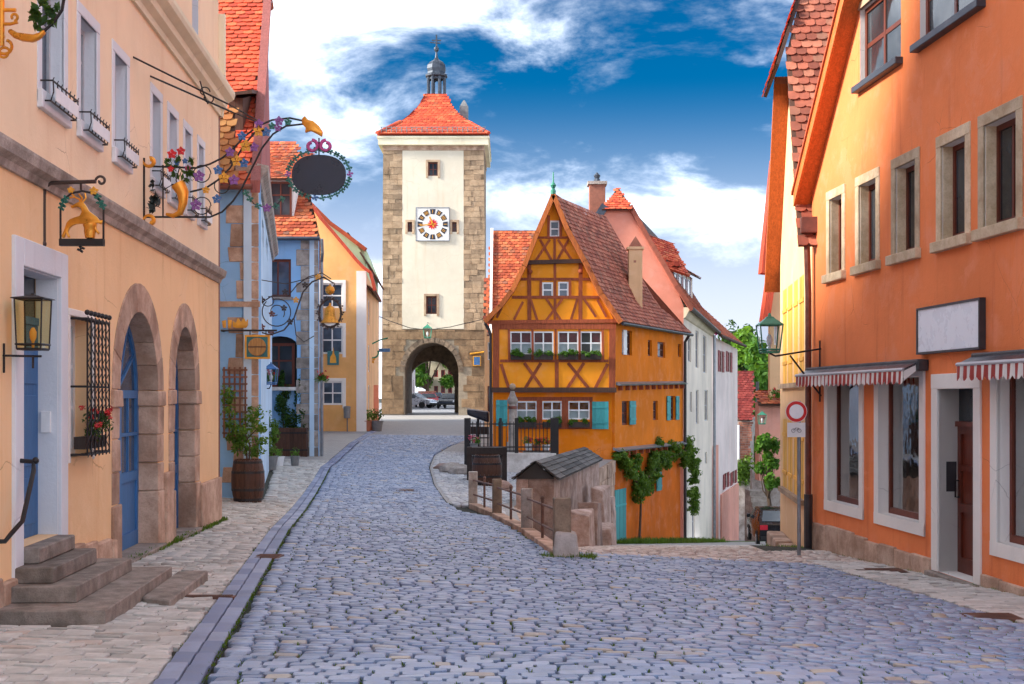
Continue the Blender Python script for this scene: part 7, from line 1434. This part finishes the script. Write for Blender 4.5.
# signboard and awnings
u0, u1 = ru(986), ru(922); z0, z1 = rzz(954, 352), rzz(954, 303); sb = thing('signboard', 'blank white signboard in a black frame above the shop door', 'sign', tuple(WRF.pt((u0+u1)/2, .1, z0)))
MB(WRF).box(u0+.03, u1-.03, .004, .07, z0+.025, z1-.025).build('board', 'sign_white', sb); b = MB(WRF)
for q in ((u0, u0+.035, z0, z1), (u1-.035, u1, z0, z1), (u0+.035, u1-.035, z0, z0+.03), (u0+.035, u1-.035, z1-.03, z1)): b.box(q[0], q[1], .002, .085, q[2], q[3])
b.build('frame', 'pipe_dark', sb)
t = NT('awning_cloth'); sp_ = t.n('ShaderNodeSeparateXYZ', {0: t.obj}).outputs[1]; st_n = t.math('GREATER_THAN', t.math('FRACT', t.math('MULTIPLY', sp_, 5.2)), .5)
t.done(t.mix(st_n, (.72, .68, .64), (.36, .05, .04)), .85); t.bump(t.noise(120, 2), .1, .003)
def awning(label, ua_, ub_, zt_, pr=.34):
    th = thing('awning', label, 'awning', tuple(WRF.pt((ua_+ub_)/2, .2, zt_)), 'striped shop awnings')
    MB(WRF).box(ua_-.05, ub_, .005, .17, zt_-.1, zt_+.06).build('cassette', 'pipe_dark', th, bevel=.02)
    n_ = int((ub_-ua_)/.0962); b = MB(WRF); b.hexa([(ua_, .17, zt_-.02), (ub_, .17, zt_-.02), (ub_, pr, zt_-.1), (ua_, pr, zt_-.1), (ua_, .17, zt_+.01), (ub_, .17, zt_+.01), (ub_, pr, zt_-.07), (ua_, pr, zt_-.07)]); b.build('canopy', 'navy', th)
    b = MB(WRF); k_ = 96; pts = []; top = zt_-.08
    n_ = int((ub_-ua_)/.1)*4
    for i in range(n_+1): u = ua_+(ub_-ua_)*i/n_; f_ = abs(math.sin(math.pi*i/4)); w_ = .012*math.sin(i*.9); pts += [(u, pr+.005+w_*.3, top), (u, pr+.012+w_, top-.16-.045*f_)]
    b.add(pts, [(2*i, 2*i+2, 2*i+3, 2*i+1) for i in range(n_)]); b.build('valance', 'awning_cloth', th, fix=False)
    for u in (ua_, ub_): b = MB(WRF); b.add([(u, .17, zt_), (u, pr, zt_-.08), (u, pr, zt_-.24), (u, .3, zt_-.2), (u, .17, zt_-.1)], [(0, 1, 2, 3, 4)]); b.build('side_flap', 'awning_cloth', th, fix=False)
    MB(WRF).tube([(ua_, pr, zt_-.08), (ub_, pr, zt_-.08)], .025, 8).build('front_bar', 'grey_paint', th)
awning('red and white striped awning over the two shop windows', ru(928), ru(815), 2.17); awning('red and white striped awning at the edge of the picture beyond the shop door', ru(1075), ru(984), 2.19)
# ------------------------------------------------------------------ second right house, gable to the lane
c2 = WRF.pt(UE, 0, 0); FR2 = Frame((c2.x+.02, c2.y+.03), (.106, 1), (-1, .106)); u2 = lambda x: FR2.px(x, 0)[0]; z2 = lambda x, y: FR2.px(x, y)[1]
h2 = thing('townhouse', 'pale apricot house with yellow shutters and half hipped roof beside the orange one', 'house', (c2.x, c2.y, float(gf(c2.x, c2.y)))); L2 = 5.75; g2 = -4.5
ev2 = 4.95; ap2 = 2.85; pit2 = 2.0
sh = [(FR2.rect(x0, x1, 0, 0)[:2]) for x0, x1 in ((783, 787), (788, 792.5), (794, 798), (799.5, 804))]; za0, za1 = z2(793, 383), z2(793, 283); zl0, zl1 = z2(792, 492), z2(792, 420)
wall(FR2, [(0, g2), (L2, g2-.6), (L2, 4.6), (ap2+1.15, 8.2), (ap2-1.15, 8.2), (0, ev2)], [rc(a, b, za0, za1) for a, b in sh]+[rc(a, b, zl0, zl1) for a, b in sh], 'apricot_pale', h2, 'gable', .2)
for a, b in sh:
    for q0_, q1_ in ((za0, za1), (zl0, zl1)): s_ = shutter(FR2, h2, a, b, q0_, q1_, 'shutter_yellow', -.03)
for q0_, q1_ in ((za0, za1), (zl0, zl1)):
    surround(FR2, h2, sh[3][0]-.1, sh[0][1]+.1, q0_-.02, q1_+.1, .1, 'shutter_yellow', .03, sill=True) if False else None
    MB(FR2).box(sh[3][0]-.1, sh[0][1]+.1, -.02, .1, q0_-.1, q0_-.005).build('sill', 'sandstone', h2)
MB(FR2).box(1.2, 2.0, -.02, .12, z2(800, 175)-.1, z2(800, 175)).build('sill', 'sandstone', h2)
slope = (8.2-ev2)/(ap2-1.15)
P2 = lambda u, v, z: Vector(FR2.pt(u, v, z))
roof(h2, [P2(-.3, -6, ev2-.3*slope), P2(-.3, .28, ev2-.3*slope), P2(ap2-1.15, .28, 8.25), P2(ap2, -.3, 8.25+1.15*slope), P2(ap2, -6, 8.25+1.15*slope)], 'tile_old', .2, .18)
roof(h2, [P2(ap2-1.35, .5, 8.0), P2(ap2+1.35, .5, 8.0), P2(ap2+.02, -.3, 8.25+1.15*slope), P2(ap2-.02, -.3, 8.25+1.15*slope)], 'tile_bright', .2, .18, 'half_hip')
sf = (8.2-4.3)/(L2+.35-ap2-1.15)
b = MB(FR2); b.prism([(L2+.35, 4.3), (ap2+1.1, 8.2), (ap2+1.1, 8.35), (L2+.35, 4.45)], -6, .3); b.build('roof', 'tile', h2)
b = MB(FR2); b.prism([(L2+.35, 4.06), (ap2+1.1, 7.96), (ap2+1.1, 8.2), (L2+.35, 4.3)], -.05, .31); b.build('bargeboard', 'verge', h2)
b = MB(FR2); b.prism([(.1, ev2-.1), (ap2-1.2, 7.95), (ap2-1.2, 8.15), (.1, ev2+.13)], .0, .27); b.build('bargeboard', 'white_trim', h2)
b = MB(FR2); b.box(-.34, -.12, -.1, .24, z2(803, 233)-.22, z2(803, 218)-.22); b.build('hopper', 'copper_brown', h2, bevel=.02)
b = MB(FR2); b.tube([(-.2, .12, z2(803, 233)-.2), (-.2, .13, z2(805, 245)), (-.2, .1, z2(806, 300)), (-.2, .1, gr(22)+.9)], .055, 8); b.build('downpipe', 'copper_brown', h2); MB(FR2).tube([(-.2, .1, gr(22)+.9), (-.2, .1, gr(22)-.2)], .075, 8).build('downpipe_foot', 'pipe_dark', h2)
MB(FR2).box(.35, L2, -6, -.4, g2-.5, ev2-.4).build('rear_walls', 'apricot_pale', h2)
quoin(h2, FR2, 3.2, 5.2, .0, .35, g2, z2(790, 548)+.2, 'rosestone', 'foundation_stone', .04); quoin(h2, FR2, 1.6, 3.15, .0, .3, g2, z2(795, 550)+.1, 'rosestone', 'foundation_stone', .04)
# third house, farther down
Y3 = 50.0; h3 = thing('townhouse', 'tall house with red verges farther down behind the apricot one', 'house', (P(775, 0, Y3).x, Y3, float(gf(9, Y3)))); F3 = Frame((0, Y3), (1, 0), (0, -1)); x3 = lambda x: P(x, 0, Y3).x; z3 = lambda y: P(0, y, Y3).z
wall(F3, [(x3(769.5), z3(480)), (x3(800), z3(480)), (x3(800), z3(150)), (x3(780), z3(170)), (x3(770), z3(262))], [rc(x3(774), x3(777.5), z3(345), z3(325))], 'apricot_pale', h3); window(F3, h3, x3(774), x3(777.5), z3(345), z3(325), mt='white_paint', nx=1)
for a, b_ in (((772, 160), (760.5, 274)), ((770, 262), (761.5, 322))): MB(F3).beam((x3(a[0])+.1, z3(a[1])), (x3(b_[0])+.1, z3(b_[1])), .28, -.3, .4).build('bargeboard', 'verge_red', h3)
MB(F3).box(x3(757), x3(790), -.4, .4, z3(480), z3(402)).build('lower_wing', 'pink', h3); roof(h3, [(x3(755), Y3-.7, z3(404)), (x3(790), Y3-.7, z3(404)), (x3(790), Y3+.6, z3(391)), (x3(758), Y3+.6, z3(391))], 'tile', .22, .2, 'lower_roof')
basket('red geraniums on the far house behind the green lantern', P(775, 394, Y3-1.0), 10, .9, 'flower_basket')
lp = P(762, 424, Y3-1.3); wall_lantern('wall_lantern', 'tiny green lantern on the far house down the lane', lp, .3, [[lp+Vector((0, 0, .2)), lp+Vector((.3, .9, .25))]], 'lampglass_clear', 'copper_green')
# ------------------------------------------------------------------ street lamp and traffic sign
lp = P(769.5, 352, 22.2); at_ = Vector(FR2.pt(.1, 0, 0)); wl_ = Vector((WRF.pt(UE-.15, 0, 0).x, 22.3, P(0, 345, 22.4).z))
sl_ = wall_lantern('street_lantern', 'green roofed street lantern on a bracket at the orange house corner', lp, .40, [[lp+Vector((0, 0, -.02)), lp+Vector((.1, 0, -.07)), Vector((wl_.x, 22.3, lp.z+.06))], [lp+Vector((.35, 0, -.06)), Vector((wl_.x, 22.3, lp.z-.75))], [Vector((wl_.x-.02, 22.3, lp.z-.85)), Vector((wl_.x-.02, 22.3, lp.z+.2))]], 'lampglass_clear', 'copper_green')
tp = solve(799, 556, gm); ty = tp.y; ts = thing('traffic_sign', 'round red ringed no vehicles sign on a grey pole at the lane', 'sign', tuple(tp)); tq = Frame((tp.x, ty-.05), (1, 0), (0, -1))
MB().tube([tp+Vector((0, 0, -.1)), Vector((tp.x, ty, P(0, 401, ty).z))], .03, 8).build('pole', 'zinc', ts, smooth=True)
cx0 = P(795.5, 411, ty).x-tp.x; cz0 = P(0, 411.5, ty).z; k = ty/F; disc = lambda r_, v0, v1, m_, nm_: MB(tq).prism([(cx0+r_*k*math.cos(q), cz0+r_*k*math.sin(q)) for q in np.linspace(0, 6.283, 33)[:-1]], v0, v1).build(nm_, m_, ts)
disc(10.8, .0, .012, 'white_paint', 'rim'); disc(10.3, .012, .015, 'red_paint', 'ring'); disc(7.2, .015, .018, 'sign_white', 'face')
MB(tq).box(cx0-9*k, cx0+9*k, .0, .01, P(0, 437, ty).z, P(0, 422.5, ty).z).build('plate', 'white_paint', ts)
b = MB(tq); cz1 = P(0, 430.5, ty).z
for s_ in (-1, 1): b.tube([(cx0+s_*3*k+1.8*k*math.cos(q), .013, cz1+1.8*k*math.sin(q)) for q in np.linspace(0, 6.283, 13)[:-1]], .0035, 4, closed=True)
b.tube([(cx0-3*k, .013, cz1), (cx0-1*k, .013, cz1+2.6*k), (cx0+2*k, .013, cz1+2.6*k), (cx0+3*k, .013, cz1)], .0035, 4); b.tube([(cx0-1*k, .013, cz1+2.6*k), (cx0, .013, cz1), (cx0+2*k, .013, cz1+2.6*k)], .0035, 4); b.build('bicycle_symbol', 'pipe_dark', ts)
# ------------------------------------------------------------------ car, trees and walls down the lane
Yc = 44.0; cxx = P(787, 0, Yc).x; car('parked_car', 'black car with red tail lights half hidden at the house corner in the lane', (cxx, Yc+2, float(gf(cxx, Yc+2))), math.pi-.06, 'car_black', .93)
gw_ = lambda x, Y: float(gf(P(x, 0, Y).x, Y))
q = P(768, 0, 47.5); tree('bush', 'bushy green tree behind the black car in the lane', (q.x, 47.5, gw_(768, 47.5)), 2.1, .1, (.55, .5, 1.0), 1600, 'leaf', .11, 14)
q = P(752, 0, 120)
for i, (x, Y, th_, cr, mt, n_, lb) in enumerate(((752, 118, 5, (2.7, 2.6, 6.0), 'leaf_bright', 8000, 'tall bright green tree at the end of the lane'), (770, 112, 4, (3.2, 3, 6.5), 'leaf', 7000, 'green tree at the end of the lane closest to the apricot house'), (739, 128, 7, (2.3, 2.2, 6.5), 'leaf_dark', 5000, 'dark slender tree behind the pale pink house'), (762, 100, 2, (2.6, 2, 3.6), 'leaf', 4500, 'low spreading tree above the lane wall'), (786, 125, 5, (5, 3, 7), 'leaf', 6000, 'broad tree behind the far lane houses'))):
    zt_ = (338, 352, 332, 440, 350)[i]; q = P(x, zt_, Y); base_ = q.z-th_-cr[2]*1.75; tree('tree', lb, (q.x, Y, base_), th_, .25, cr, n_, mt, .3, 30, 'trees at the end of the lane')
b = MB(); b.box(P(752, 0, 78).x, P(800, 0, 78).x, 78, 78.6, gw_(760, 78)-1, P(0, 470, 78).z); tag(b.build('garden_wall', 'rubble', None), 'dark stone garden wall behind the parked car', 'wall')
stp = thing('garden_steps', 'stone garden steps rising behind the parked car', 'steps', (P(762, 0, 74).x, 74, gw_(762, 74)))
for i in range(9): z_ = gw_(762, 74)+i*.3; MB().box(P(757, 0, 74).x, P(776, 0, 74).x, 73+i*.4, 77.9, z_-(.4 if i == 0 else 0), z_+.29).build('step', 'greystone', stp)
hill = sheet('hillside', [124, 132, 150, 180, 220], lambda y: 22.0, lambda y: 130.0, 10, lambda x, y: EYE-12+(y-124)*.115+x*0, 'grass', 0); hill['kind'] = 'structure'
foliage('woodland', 'leaf', None, [((R(22, 75), R(128, 170), EYE-9+R(0, 7)), (3.2, 3, 3), 260) for _ in range(70)], .35, 'stuff'); tag(bpy.data.objects['woodland'], 'mass of green woodland on the slope beyond the lane', 'woods')
sp = []
for _ in range(700): t_ = R(0, 5.6); p = FR2.pt(t_, R(.02, .45), 0); sp.append((p.x, p.y, float(gf(p.x, p.y))-.02, R(.6, 1.5)))
for _ in range(500): y_ = R(10, 22); sp.append((float(wr(y_))-R(.02, .08), y_, float(gm(wr(y_), y_))-.02, R(.4, .9)))
for _ in range(260): p = POSTS[0]; sp.append((p.x+R(-.3, .45), p.y+R(-.3, .1), float(gm(p.x, p.y))-.02, R(.5, 1.3)))
tag(tufts('weeds', sp, None, .02, .08, 4, spread=.05), 'small weeds along the wall feet of the orange and apricot houses', 'weeds')
